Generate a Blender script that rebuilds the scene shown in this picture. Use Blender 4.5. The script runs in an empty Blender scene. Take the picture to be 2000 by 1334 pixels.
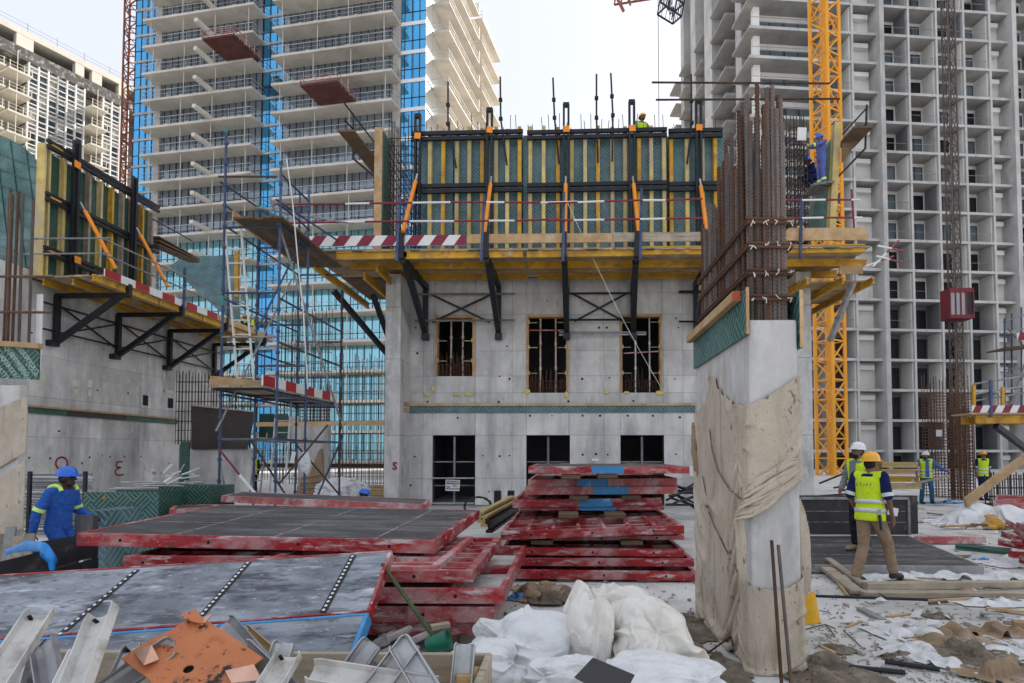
import bpy, bmesh, math, random
from mathutils import Vector as V, Matrix as MX, noise as NZ
R = math.radians
sc = bpy.context.scene
col = sc.collection
random.seed(7)
rnd = random.uniform
# ---------------------------------------------------------------- camera
EYE = 1.72
FPX, PX, HY = 1180.0, 1080.0, 886.0
YAW, PITCH = R(1.2), R(2.2)
PY = HY - FPX*math.tan(PITCH)
cd = bpy.data.cameras.new('camera'); cam = bpy.data.objects.new('camera', cd); col.objects.link(cam)
cam.location = (0, 0, EYE); cam.rotation_euler = (R(90)+PITCH, 0, YAW)
cd.sensor_width = 36; cd.lens = 36*FPX/2000
cd.shift_x = (1000-PX)/2000; cd.shift_y = (PY-667)/2000
cd.clip_start = .05; cd.clip_end = 5000
sc.camera = cam
# ---------------------------------------------------------------- sky, sun, exposure
SUN_AZ = (0.72, 0.69)            # towards the sun, in plan
SUN_EL = R(38)
w = bpy.data.worlds.new('World'); sc.world = w; w.use_nodes = True
nt = w.node_tree; nt.nodes.clear()
bg = nt.nodes.new('ShaderNodeBackground'); ow = nt.nodes.new('ShaderNodeOutputWorld')
sky = nt.nodes.new('ShaderNodeTexSky'); sky.sky_type = 'NISHITA'; sky.sun_disc = False
sky.sun_elevation = SUN_EL; sky.sun_rotation = math.atan2(SUN_AZ[0], SUN_AZ[1])
sky.air_density = 1.0; sky.dust_density = 4.0; sky.ozone_density = 1.0
bg.inputs['Strength'].default_value = 0.14
veil = nt.nodes.new('ShaderNodeMix'); veil.data_type = 'RGBA'      # thin high cloud over the whole sky
veil.inputs[0].default_value = .95; veil.inputs[7].default_value = (1.56, 1.63, 1.80, 1)
nt.links.new(sky.outputs[0], veil.inputs[6]); nt.links.new(veil.outputs[2], bg.inputs[0]); nt.links.new(bg.outputs[0], ow.inputs[0])
sd = bpy.data.lights.new('sun', 'SUN'); sun = bpy.data.objects.new('sun', sd); col.objects.link(sun)
sd.energy = 2.3; sd.angle = R(.6); sd.color = (1, .93, .82)
n_ = math.hypot(*SUN_AZ)
dsun = V((SUN_AZ[0]/n_*math.cos(SUN_EL), SUN_AZ[1]/n_*math.cos(SUN_EL), math.sin(SUN_EL)))
sun.rotation_euler = dsun.to_track_quat('Z', 'Y').to_euler()
sun.location = (40, 40, 90)
sc.view_settings.view_transform = 'Standard'; sc.view_settings.look = 'None'
sc.view_settings.exposure = 2.0; sc.view_settings.gamma = 1
sc.view_settings.use_curve_mapping = False
sc.render.engine = 'CYCLES'
sc.cycles.max_bounces = 6; sc.cycles.diffuse_bounces = 3; sc.cycles.glossy_bounces = 3
sc.cycles.use_denoising = True
# ---------------------------------------------------------------- helpers
CR = cam.rotation_euler.to_matrix()
def ray(px, py):
    return CR @ V(((px-PX)/FPX, -(py-PY)/FPX, -1.0))
def at(px, py, Y=None, Z=None, X=None):
    r = ray(px, py)
    if Y is not None: t = Y/r.y
    elif Z is not None: t = (Z-EYE)/r.z
    else: t = X/r.x
    return V((0, 0, EYE)) + r*t
def hdir(px):
    r = ray(px, HY); return V((r.x, r.y, 0)).normalized()

class MB:
    def __init__(s): s.v = []; s.f = []
    def add(s, vs, fs):
        o = len(s.v); s.v += [V(p) for p in vs]; s.f += [tuple(i+o for i in f) for f in fs]; return s
    def hexa(s, p):
        return s.add(p, [(3, 2, 1, 0), (4, 5, 6, 7), (0, 1, 5, 4), (1, 2, 6, 5), (2, 3, 7, 6), (3, 0, 4, 7)])
    def span(s, x0, x1, y0, y1, z0, z1):
        return s.hexa([(x0, y0, z0), (x1, y0, z0), (x1, y1, z0), (x0, y1, z0), (x0, y0, z1), (x1, y0, z1), (x1, y1, z1), (x0, y1, z1)])
    def box(s, c, size, rot=None):
        a, b, d = [q/2 for q in size]
        pts = [V(q) for q in ((-a, -b, -d), (a, -b, -d), (a, b, -d), (-a, b, -d), (-a, -b, d), (a, -b, d), (a, b, d), (-a, b, d))]
        if rot is not None: pts = [rot @ q for q in pts]
        return s.hexa([V(c)+q for q in pts])
    def _fr(s, p0, p1, up):
        d = (V(p1)-V(p0)); L = d.length; d = d/L if L else V((0, 0, 1))
        up = V(up)
        if abs(d.dot(up)) > .98: up = V((0, 1, 0)) if abs(d.y) < .9 else V((1, 0, 0))
        x = d.cross(up).normalized(); y = x.cross(d).normalized()
        return d, x, y
    def beam(s, p0, p1, wd, h, up=(0, 0, 1)):
        d, x, y = s._fr(p0, p1, up); p0 = V(p0); p1 = V(p1); x = x*wd/2; y = y*h/2
        return s.hexa([p0-x-y, p0+x-y, p0+x+y, p0-x+y, p1-x-y, p1+x-y, p1+x+y, p1-x+y])
    def ibeam(s, p0, p1, wd, h, tf=.04, tw=.03, up=(0, 0, 1)):
        d, x, y = s._fr(p0, p1, up); p0 = V(p0); p1 = V(p1)
        o = y*(h/2-tf/2)
        s.beam(p0+o, p1+o, wd, tf, up); s.beam(p0-o, p1-o, wd, tf, up)
        return s.beam(p0, p1, tw, h-2*tf, up)
    def tube(s, p0, p1, r, n=6, r2=None, caps=True):
        d, x, y = s._fr(p0, p1, (0, 0, 1)); p0 = V(p0); p1 = V(p1); r2 = r if r2 is None else r2
        vs = []; fs = []
        for i in range(n):
            a = 2*math.pi*i/n; q = x*math.cos(a)+y*math.sin(a)
            vs += [p0+q*r, p1+q*r2]
        for i in range(n):
            j = (i+1) % n; fs.append((2*i, 2*j, 2*j+1, 2*i+1))
        if caps: fs += [tuple(2*i for i in range(n))[::-1], tuple(2*i+1 for i in range(n))]
        return s.add(vs, fs)
    def path(s, pts, r, n=6):
        for a, b in zip(pts[:-1], pts[1:]): s.tube(a, b, r, n)
        return s
    def prism(s, poly, off):
        n = len(poly); off = V(off); a = [V(p) for p in poly]; b = [p+off for p in a]
        return s.add(a+b, [tuple(range(n))[::-1], tuple(range(n, 2*n))]+[(i, (i+1) % n, n+(i+1) % n, n+i) for i in range(n)])
    def lathe(s, prof, n=16, c=(0, 0, 0), rot=None, sx=1, sy=1):
        c = V(c); vs = []; fs = []; m = len(prof)
        for i in range(n):
            a = 2*math.pi*i/n
            for r, z in prof:
                p = V((r*math.cos(a)*sx, r*math.sin(a)*sy, z))
                vs.append(c+(rot @ p if rot is not None else p))
        for i in range(n):
            j = (i+1) % n
            for k in range(m-1): fs.append((i*m+k, j*m+k, j*m+k+1, i*m+k+1))
        return s.add(vs, fs)
    def ell(s, c, rad, rot=None, nu=10, nv=7):
        prof = [(math.cos(-math.pi/2+math.pi*k/nv), math.sin(-math.pi/2+math.pi*k/nv)) for k in range(nv+1)]
        c = V(c); vs = []; fs = []; m = nv+1
        for i in range(nu):
            a = 2*math.pi*i/nu
            for r, z in prof:
                p = V((r*math.cos(a)*rad[0], r*math.sin(a)*rad[1], z*rad[2]))
                vs.append(c+(rot @ p if rot is not None else p))
        for i in range(nu):
            j = (i+1) % nu
            for k in range(m-1): fs.append((i*m+k, j*m+k, j*m+k+1, i*m+k+1))
        return s.add(vs, fs)
    def cap(s, p0, p1, r0, r1, n=10):
        s.tube(p0, p1, r0, n, r1); s.ell(p0, (r0,)*3, None, n, 6); return s.ell(p1, (r1,)*3, None, n, 6)
    def mesh(s, name, m=None, off=V((0, 0, 0)), smooth=False):
        me = bpy.data.meshes.new(name)
        me.from_pydata([tuple(p-off) for p in s.v], [], s.f)
        if m: me.materials.append(m)
        if smooth: me.polygons.foreach_set('use_smooth', [True]*len(me.polygons))
        me.update(); return me
    def build(s, name, m, parent=None, local=False, smooth=False, bevel=0, label=None, kind=None):
        off = V((0, 0, 0))
        if parent is not None and not local: off = WL[parent.name]
        loc0 = V((0, 0, 0))
        if parent is None and s.v:
            lo = V([min(p[i] for p in s.v) for i in range(3)]); hi = V([max(p[i] for p in s.v) for i in range(3)])
            loc0 = V(((lo.x+hi.x)/2, (lo.y+hi.y)/2, lo.z)); off = loc0
        o = bpy.data.objects.new(name, s.mesh(name, m, off, smooth)); col.objects.link(o)
        o.location = loc0
        if parent is not None:
            o.parent = parent
            WL[o.name] = WL.get(parent.name, V((0, 0, 0)))
        else: WL[o.name] = loc0
        if bevel:
            b = o.modifiers.new('bevel', 'BEVEL'); b.width = bevel; b.segments = 1; b.limit_method = 'ANGLE'
        if label: o['label'] = label
        if kind: o['kind'] = kind
        return o
WL = {}
def thing(name, label, cat, loc=(0, 0, 0), rz=0, group=None):
    o = bpy.data.objects.new(name, None); col.objects.link(o); o.empty_display_size = .3
    o.location = loc; o.rotation_euler = (0, 0, rz); o['label'] = label; o['category'] = cat
    if group: o['group'] = group
    WL[o.name] = V(loc); return o
def tag(o, label, cat, group=None):
    o['label'] = label; o['category'] = cat
    if group: o['group'] = group
    return o
def struct(o): o['kind'] = 'structure'; return o
def inst(name, me, parent, loc=(0, 0, 0), rot=(0, 0, 0), scale=(1, 1, 1)):
    o = bpy.data.objects.new(name, me); col.objects.link(o); o.parent = parent
    o.location = loc; o.rotation_euler = rot; o.scale = scale; return o
def dup(root, loc, rz=0, label=None):
    r = root.copy(); col.objects.link(r); r.location = loc; r.rotation_euler = (0, 0, rz)
    if label: r['label'] = label
    WL[r.name] = V(loc)
    for ch in list(root.children):
        c = ch.copy(); col.objects.link(c); c.parent = r
        for g in ch.children:
            d = g.copy(); col.objects.link(d); d.parent = c
    return r
# ---------------------------------------------------------------- materials
def _c(c): return (c[0], c[1], c[2], 1)
class NT:
    def __init__(s, name):
        s.m = bpy.data.materials.new(name); s.m.use_nodes = True; s.t = s.m.node_tree
        s.b = s.t.nodes['Principled BSDF']; s.tc = s.n('ShaderNodeTexCoord')
    def n(s, t, **kw):
        q = s.t.nodes.new(t)
        for k, v in kw.items(): setattr(q, k, v)
        return q
    def l(s, a, b): s.t.links.new(a, b)
    def co(s, st=(1, 1, 1), rot=(0, 0, 0)):
        m = s.n('ShaderNodeMapping'); m.inputs['Scale'].default_value = st; m.inputs['Rotation'].default_value = rot
        s.l(s.tc.outputs['Object'], m.inputs[0]); return m.outputs[0]
    def noise(s, scale, st=(1, 1, 1), detail=5, rough=.6, dist=0, rot=(0, 0, 0)):
        q = s.n('ShaderNodeTexNoise'); q.inputs['Scale'].default_value = scale; q.inputs['Detail'].default_value = detail
        q.inputs['Roughness'].default_value = rough; q.inputs['Distortion'].default_value = dist
        s.l(s.co(st, rot), q.inputs['Vector']); return q.outputs['Fac']
    def ramp(s, f, lo, hi, a=0, b=1):
        q = s.n('ShaderNodeMapRange'); q.inputs[1].default_value = lo; q.inputs[2].default_value = hi
        q.inputs[3].default_value = a; q.inputs[4].default_value = b; s.l(f, q.inputs[0]); return q.outputs[0]
    def mix(s, f, a, b, mode='MIX'):
        q = s.n('ShaderNodeMix', data_type='RGBA', blend_type=mode)
        for sock, v in ((q.inputs[0], f), (q.inputs[6], a), (q.inputs[7], b)):
            if isinstance(v, (int, float)): sock.default_value = v
            elif isinstance(v, tuple): sock.default_value = _c(v)
            else: s.l(v, sock)
        return q.outputs[2]
    def math(s, op, a, b=0.0, c=None):
        q = s.n('ShaderNodeMath', operation=op)
        for i, v in enumerate((a, b) if c is None else (a, b, c)):
            if isinstance(v, (int, float)): q.inputs[i].default_value = v
            else: s.l(v, q.inputs[i])
        return q.outputs[0]
    def rand(s, colr, amt):
        if not amt: return colr
        oi = s.n('ShaderNodeObjectInfo'); h = s.n('ShaderNodeHueSaturation')
        s.l(s.ramp(oi.outputs['Random'], 0, 1, 1-amt, 1+amt), h.inputs['Value']); s.l(colr, h.inputs['Color']); return h.outputs[0]
    def bump(s, f, strength, dist=.01):
        q = s.n('ShaderNodeBump'); q.inputs['Strength'].default_value = strength; q.inputs['Distance'].default_value = dist
        s.l(f, q.inputs['Height']); s.l(q.outputs[0], s.b.inputs['Normal'])
def pbr(name, c, rough=.8, metal=0., var=.2, vs=2., layers=(), bump=.2, bs=40., bd=.01, st=(1, 1, 1), rn=0., spec=.4, alpha=1.):
    t = NT(name); b = t.b
    k = t.mix(t.ramp(t.noise(vs, st), .3, .7), tuple(q*(1-var) for q in c), tuple(min(1, q*(1+var)) for q in c))
    k = t.rand(k, rn)
    for ly in layers:
        lc, sc_, lo, hi = ly[:4]; lst = ly[4] if len(ly) > 4 else (1, 1, 1); mx = ly[5] if len(ly) > 5 else 1
        k = t.mix(t.ramp(t.noise(sc_, lst, 7, .65), lo, hi, 0, mx), k, lc)
    t.l(k, b.inputs['Base Color'])
    b.inputs['Metallic'].default_value = metal; b.inputs['Specular IOR Level'].default_value = spec
    t.l(t.ramp(t.noise(vs*3, st), .3, .7, max(.03, rough-.12), min(1, rough+.12)), b.inputs['Roughness'])
    if bump: t.bump(t.noise(bs, st, 4), bump, bd)
    return t.m
m_conc = pbr('concrete', (.61, .60, .575), .85, 0, .24, .9, [((.70, .70, .69), 5.5, .56, .66, (1, 1, .8), .7), ((.25, .25, .255), 1.3, .46, .70, (1, 1, .2), .75), ((.56, .565, .575), 2.3, .52, .72, (1, 1, .4), .7), ((.34, .31, .27), .7, .55, .75, (1, 1, .8), .5), ((.15, .15, .155), 11, .66, .75, (1, 1, .7), .55), ((.2, .2, .2), 4, .64, .70, (.5, .5, 2.5), .5), ((.17, .165, .155), 2.6, .62, .74, (1, 1, .5), .6)], .3, 60, .004, rn=.12)
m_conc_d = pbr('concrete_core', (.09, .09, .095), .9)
m_conc_lt = pbr('concrete_pale', (.53, .52, .50), .85, 0, .2, 1.2, [((.26, .255, .25), 2.8, .46, .68, (1, 1, .22), .8), ((.42, .36, .28), 1.9, .54, .7, (1, 1, .6), .6), ((.62, .63, .64), 3.5, .5, .68, (1, 1, .6), .8), ((.2, .2, .2), 16, .66, .74, (1, 1, 1), .6), ((.36, .33, .28), 1.2, .55, .75, (1, 1, 1), .5)], .35, 50, .005)
m_slab = pbr('site_slab', (.56, .55, .53), .9, 0, .22, .6, [((.62, .615, .61), .9, .5, .68), ((.24, .22, .19), 1.1, .50, .74, (1, 1, 1), .8), ((.12, .115, .11), 9, .62, .72, (1, 1, 1), .8), ((.7, .7, .7), 5, .6, .72, (1, 1, 1), .7)], .5, 25, .02)
m_hole = pbr('dark_void', (.012, .013, .016), .9, 0, .2, 1, bump=0)
m_timber = pbr('timber', (.47, .31, .16), .8, 0, .25, 3, [((.25, .16, .085), 5, .52, .72, (.3, .3, 4), .6), ((.5, .42, .32), 1.5, .55, .75)], .3, 40, .004, rn=.2)
m_timber_d = pbr('timber_dark', (.13, .085, .05), .8, 0, .3, 3, [((.06, .04, .025), 5, .5, .7, (.3, 3, 3), .7)], .3, 40, .004, rn=.25)
m_timber_g = pbr('timber_grey', (.34, .29, .22), .85, 0, .25, 3, [((.16, .12, .085), 6, .5, .68, (.2, 3, 3), .7), ((.5, .46, .4), 2, .58, .75)], .35, 40, .004, rn=.2)
m_yel = pbr('yellow_beam', (.55, .30, .018), .6, 0, .2, 2, [((.30, .17, .06), 3, .48, .68), ((.62, .5, .3), 4, .6, .74), ((.10, .06, .03), 9, .66, .75)], .15, 40, .003, rn=.15)
m_yelp = pbr('yellow_beam_worn', (.55, .42, .14), .75, 0, .25, 3, [((.40, .34, .25), 2.5, .44, .62, (1, 1, .3), .9), ((.2, .15, .06), 6, .66, .76)], .2, 40, .003, rn=.28)
m_blk = pbr('black_steel', (.014, .016, .022), .45, .2, .3, 4, [((.07, .06, .055), 6, .62, .75, (1, 1, 1), .6)], .15, 60, .002)
m_navy = pbr('blue_scaffold_tube', (.045, .075, .15), .5, .3, .3, 3, [((.14, .10, .10), 4, .56, .72), ((.28, .28, .28), 9, .63, .74)], .15, 60, .002, rn=.3)
m_teal = pbr('teal_collar', (.03, .22, .2), .6)
m_galv = pbr('galvanised_steel', (.42, .43, .44), .45, .55, .25, 4, [((.62, .61, .58), 5, .55, .72), ((.2, .17, .15), 8, .64, .76)], .2, 50, .003, rn=.2)
m_galvd = pbr('galvanised_dull', (.25, .25, .255), .6, .3, .3, 4, [((.13, .09, .07), 6, .55, .7)], .15, 50, .003, rn=.25)
m_orange = pbr('orange_prop', (.82, .27, .015), .5, 0, .12, 3, [((.4, .2, .08), 8, .64, .75)], .1, 50, .002)
m_oplate = pbr('orange_plate_rusty', (.50, .17, .065), .55, .1, .14, 3, [((.38, .17, .11), 3, .54, .74, (1, 1, 1), .7), ((.30, .12, .06), 9, .54, .64), ((.055, .028, .02), 24, .60, .64), ((.03, .02, .018), 9, .62, .65)], .2, 40, .004)
m_bare = pbr('bare_coppery_metal', (.6, .36, .27), .35, .6, .2, 6)
m_red = pbr('red_form_paint', (.30, .010, .015), .5, 0, .35, 2, [((.44, .30, .29), 2.2, .47, .63, (1, 1, 2), .7), ((.60, .56, .55), 6, .55, .66, (.4, 1, 2), .9), ((.13, .045, .035), 5, .58, .7), ((.05, .03, .03), 18, .66, .72), ((.62, .6, .6), 30, .62, .7, (.4, 1, 1), .7)], .3, 45, .004, rn=.15)
m_redp = pbr('red_form_faded', (.42, .10, .10), .65, 0, .3, 2, [((.55, .47, .46), 3, .46, .62, (1, 1, 1), .85), ((.22, .06, .05), 8, .58, .7)], .3, 45, .004, rn=.15)
m_bluep = pbr('blue_form_paint', (.05, .25, .52), .5, 0, .2, 3, [((.4, .5, .6), 6, .58, .7)], .2, 45, .003)
m_film = pbr('film_faced_board', (.05, .05, .053), .5, 0, .35, 1.5, [((.16, .155, .15), 1.6, .48, .68, (.5, 2, 1), .9), ((.30, .30, .30), 6, .6, .72, (.3, 2, 1), .7), ((.42, .42, .42), 20, .64, .72, (.35, 1.5, 1), .6)], .2, 30, .003)
m_filmw = pbr('film_board_weathered', (.16, .18, .21), .5, 0, .4, 2.5, [((.34, .37, .42), 2.3, .42, .60, (.5, 1.8, 1.8), .9), ((.03, .033, .042), 3.2, .52, .62, (.45, 2.0, 2), .85), ((.05, .055, .065), 12, .56, .66, (.5, 1.6, 1), .8), ((.58, .6, .62), 6, .58, .68, (.35, 2.2, 1.5), .8), ((.55, .57, .6), 22, .62, .7, (.6, 1.5, 1), .8)], .35, 24, .006)
m_bply = pbr('black_plywood', (.03, .028, .032), .55, 0, .3, 2, [((.14, .13, .125), 3, .55, .75), ((.3, .29, .27), 14, .66, .74)], .2, 40, .003, rn=.2)
m_brown = pbr('brown_form_sheet', (.045, .035, .032), .5, 0, .25, 2, [((.12, .10, .09), 4, .6, .78)], .15, 30, .003)
m_rebar = pbr('rebar_steel', (.13, .108, .10), .55, .3, .35, 3, [((.17, .075, .035), 2.4, .46, .66, (1, 1, .35), .85)], .3, 90, .003, rn=.35)
m_rust = pbr('rusty_rebar', (.115, .055, .032), .75, .1, .35, 5, [((.05, .035, .03), 5, .5, .7)], .3, 90, .003, rn=.3)
m_rustd = pbr('dark_rebar', (.05, .038, .034), .7, .2, .4, 5, [((.11, .055, .035), 3, .5, .7)], .2, 90, .003, rn=.25)
m_wplas = pbr('white_plastic_sheet', (.70, .675, .62), .4, 0, .06, 2, [((.62, .55, .43), 2.6, .5, .72), ((.46, .27, .10), 5, .66, .78, (1, 1, 1), .8)], .3, 14, .02, spec=.5)
m_wplas2 = pbr('white_film', (.68, .69, .70), .42, 0, .06, 3, [((.5, .49, .47), 3, .5, .75)], .35, 16, .015)
m_rag = pbr('brown_rag', (.17, .135, .10), .95, 0, .35, 4, [((.30, .26, .21), 5, .5, .7), ((.06, .05, .04), 6, .58, .74)], 1.0, 20, .04)
m_cage = pbr('rope_white', (.66, .64, .6), .8)
m_white = pbr('white_paint', (.74, .74, .73), .6, 0, .06, 3, [((.5, .48, .45), 6, .64, .78)], .05)
m_maroon = pbr('maroon_paint', (.22, .02, .04), .55, 0, .15, 3, [((.45, .36, .36), 8, .66, .76)], .1, 40, .002)
m_redw = pbr('red_board_paint', (.36, .015, .015), .55, 0, .15, 3, bump=.05)
m_foam = pbr('yellow_foam', (.66, .55, .22), .9, 0, .25, 20, bump=.6, bs=50)
m_bluebag = pbr('blue_plastic', (.01, .22, .62), .4, 0, .2, 6, bump=.2)
m_green = pbr('green_plastic', (.005, .14, .08), .4, 0, .2, 6)
m_stick = pbr('green_stick', (.06, .09, .035), .7, 0, .3, 10)
def ply(name, g0=(.012, .075, .055), g1=(.035, .16, .13), line=(.22, .36, .36), k=9., dust=.5):
    t = NT(name); s = t.n('ShaderNodeSeparateXYZ'); t.l(t.tc.outputs['Object'], s.inputs[0])
    u = t.math('ADD', s.outputs[0], s.outputs[1]); z = s.outputs[2]
    p = t.math('MULTIPLY', t.math('ADD', u, z), k*.35); q = t.math('MULTIPLY', t.math('SUBTRACT', u, z), k*.35)
    par = t.math('MODULO', t.math('ABSOLUTE', t.math('ADD', t.math('FLOOR', p), t.math('FLOOR', q))), 2.0)
    sp = t.math('SINE', t.math('MULTIPLY', p, 6.283*4)); sq = t.math('SINE', t.math('MULTIPLY', q, 6.283*4))
    mx = t.n('ShaderNodeMix'); t.l(par, mx.inputs[0]); t.l(sp, mx.inputs[2]); t.l(sq, mx.inputs[3])
    br = t.noise(90, (1, 1, 1), 2)
    ln = t.math('MULTIPLY', t.ramp(mx.outputs[0], .1, .5), t.ramp(br, .42, .56, .25, .9))
    base = t.mix(t.ramp(t.noise(1.5), .35, .65), g0, g1)
    base = t.mix(ln, base, line)
    base = t.mix(t.ramp(t.noise(1.1, (1, 1, .6), 6), .48, .7, 0, dust), base, (.26, .36, .40))
    base = t.mix(t.ramp(t.noise(6, (1, 1, .5), 6), .62, .75, 0, .5), base, (.02, .04, .035))
    t.l(base, t.b.inputs['Base Color']); t.b.inputs['Roughness'].default_value = .5
    return t.m
m_ply = ply('green_film_ply', (.012, .06, .048), (.03, .12, .10), k=8., line=(.17, .31, .30), dust=.5)
m_plyd = ply('green_film_ply_dark', (.004, .028, .018), (.010, .055, .036), (.10, .22, .18), 9., .15)
m_plyb = ply('blue_green_film_ply', (.02, .075, .08), (.06, .14, .155), (.17, .28, .31), 6., .4)
def burlap(name, c=(.58, .50, .40)):
    t = NT(name)
    k = t.mix(t.ramp(t.noise(2.2), .3, .7), tuple(q*.82 for q in c), tuple(q*1.12 for q in c))
    k = t.mix(t.ramp(t.noise(3, (1, 1, .35), 6), .56, .76, 0, .7), k, (.30, .24, .18))
    k = t.mix(t.ramp(t.noise(17, (1, 1, .5), 4), .64, .70, 0, .8), k, (.11, .075, .05))
    k = t.mix(t.ramp(t.noise(60, (1, 1, .7), 2), .66, .72, 0, .7), k, (.14, .10, .07))
    k = t.mix(t.ramp(t.noise(9, (1, 1, .12), 5), .56, .7, 0, .55), k, (.27, .20, .14))
    k = t.mix(t.ramp(t.noise(1.4, (1, 1, 1), 4), .55, .7, 0, .5), k, (.6, .55, .5))
    t.l(k, t.b.inputs['Base Color']); t.b.inputs['Roughness'].default_value = .95; t.b.inputs['Specular IOR Level'].default_value = .1
    w1 = t.noise(220, (1, 1, .25), 1); w2 = t.noise(220, (.25, .25, 1), 1)
    t.bump(t.math('ADD', t.math('ADD', w1, w2), t.math('MULTIPLY', t.noise(5, (1, 1, .45), 5, .6, 1.0), 7)), .8, .008)
    return t.m
m_burlap = burlap('burlap'); m_burlap2 = burlap('burlap_brown', (.36, .26, .17))
def glass(name, tint, rough=.06, metal=.85, rn=.12):
    t = NT(name); k = t.rand(t.mix(1.0, tint, tint), rn); t.l(k, t.b.inputs['Base Color'])
    t.b.inputs['Metallic'].default_value = metal; t.b.inputs['Roughness'].default_value = rough
    return t.m
m_gblue = glass('blue_curtain_glass', (.10, .40, .70)); m_gdark = glass('dark_glass', (.10, .13, .16), .12, .4, .2)
m_ggrey = glass('grey_glass', (.22, .27, .31), .15, .5, .15); m_gteal = glass('teal_reflection_glass', (.30, .62, .72), .1, .7)  # teal: haze reflected in the lower panes is put into the tint
m_gpale = glass('glare_tint_glass', (.75, .78, .78), .3, .6, .05)  # side panes: sun glare is put into this pale tint
def conv(o):
    me = bpy.data.meshes.new_from_object(o); n = bpy.data.objects.new(o.name, me); nm = o.name; col.objects.link(n)
    n.parent = o.parent; n.location = o.location; n.rotation_euler = o.rotation_euler
    bpy.data.objects.remove(o); n.name = nm; return n

import numpy as np
def drape(X, fu=1.0, fv=1.0, wrap=False, steps=60, iters=10, g=9.8, dt=.016, cols=(), pins=None, press=0.0, floor=.006, lo=None, hi=None, bend=.25, damp=.96, fric=.6, rest=None):
    """position based cloth on an N x M grid of points; rest lengths are the initial ones stretched by fu (first axis) and fv"""
    X0 = X if rest is None else rest; X = X.copy(); Pv = X.copy(); N, M = X.shape[:2]; W = np.ones((N, M, 1))
    if pins is not None: W[pins] = 0
    C = []
    def con(di, dj, st, f):
        I = np.arange(N) if wrap else np.arange(N-di); J = np.arange(M-dj) if dj >= 0 else np.arange(-dj, M)
        for pi in range(2*di if di else 1):
            for pj in (range(2*abs(dj)) if not di else range(1)):
                i = I[(I % (2*di)) == pi] if di else I; j = J if di else J[(J % (2*abs(dj))) == pj]
                if wrap and di and N % (2*di): pass
                if not len(i) or not len(j): continue
                a = np.ix_(i, j); b = np.ix_((i+di) % N, j+dj)
                if di == 2 or dj == 2:
                    pass
                C.append((a, b, np.linalg.norm(X0[b]-X0[a], axis=-1, keepdims=True)*f, st))
    con(1, 0, 1, fu); con(0, 1, 1, fv); con(1, 1, .7, (fu+fv)/2); con(1, -1, .7, (fu+fv)/2); con(2, 0, bend, fu); con(0, 2, bend, fv)
    for st in range(steps):
        vel = (X-Pv)*damp; Pv = X.copy(); X = X+vel*W; X[..., 2] -= g*dt*dt*W[..., 0]
        if press:
            du = np.roll(X, -1, 0)-np.roll(X, 1, 0); dv = np.empty_like(X); dv[:, 1:-1] = X[:, 2:]-X[:, :-2]; dv[:, 0] = X[:, 1]-X[:, 0]; dv[:, -1] = X[:, -1]-X[:, -2]
            n = np.cross(du, dv); n /= np.linalg.norm(n, axis=-1, keepdims=True)+1e-9; X = X+n*press*dt*dt*W
        for it in range(iters):
            for a, b, r, k in C:
                d = X[b]-X[a]; L = np.linalg.norm(d, axis=-1, keepdims=True)+1e-9; wa, wb = W[a], W[b]
                c = d*((L-r)/L*k/(wa+wb+1e-6)); X[a] += c*wa; X[b] -= c*wb
            for (c0, rd) in cols:
                q = (X-np.array(c0))/np.array(rd); L = np.linalg.norm(q, axis=-1, keepdims=True)+1e-9; m = L < 1
                X = np.where(m, np.array(c0)+q/L*np.array(rd), X)
                Pv = np.where(m, Pv+(X-Pv)*fric, Pv)
            if floor is not None:
                m = X[..., 2] < floor; X[..., 2] = np.maximum(X[..., 2], floor); Pv = np.where(m[..., None], Pv+(X-Pv)*fric, Pv)
            if lo is not None: X = np.maximum(X, np.array(lo))
            if hi is not None: X = np.minimum(X, np.array(hi))
    return X
def gridmesh(X, wrap=False):
    N, M = X.shape[:2]; m = MB(); m.v = [V(p) for p in X.reshape(-1, 3)]; R_ = range(N) if wrap else range(N-1)
    m.f = [(i*M+j, ((i+1) % N)*M+j, ((i+1) % N)*M+j+1, i*M+j+1) for i in R_ for j in range(M-1)]; return m

def crumpled(m, sc1=7.0, strength=.9, dist=.03):
    """creased film relief: facets between distorted cell edges"""
    t = NT.__new__(NT); t.m = m; t.t = m.node_tree; t.b = t.t.nodes['Principled BSDF']; t.tc = [n for n in t.t.nodes if n.type == 'TEX_COORD'][0]
    hs = []
    for k, s_ in ((1.0, sc1), (.45, sc1*2.3), (.16, sc1*5)):
        nz = t.n('ShaderNodeTexNoise'); nz.inputs['Scale'].default_value = s_*.5; t.l(t.tc.outputs['Object'], nz.inputs['Vector'])
        ad = t.n('ShaderNodeMix', data_type='VECTOR'); ad.inputs[0].default_value = .22; t.l(t.tc.outputs['Object'], ad.inputs[4]); t.l(nz.outputs['Color'], ad.inputs[5])
        vo = t.n('ShaderNodeTexVoronoi'); vo.feature = 'F1'; vo.inputs['Scale'].default_value = s_; t.l(ad.outputs[1], vo.inputs['Vector'])
        hs.append(t.math('MULTIPLY', vo.outputs['Distance'], k))
    t.bump(t.math('ADD', t.math('ADD', hs[0], hs[1]), hs[2]), strength, dist)
crumpled(m_wplas, 5.0, .28, .05); crumpled(m_wplas2, 6.0, .35, .05)
# ================================================================ ground
g = MB(); g.add([(-1500, -40, 0), (1500, -40, 0), (1500, 2500, 0), (-1500, 2500, 0)], [(0, 1, 2, 3)])
struct(g.build('ground', m_slab))
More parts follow.
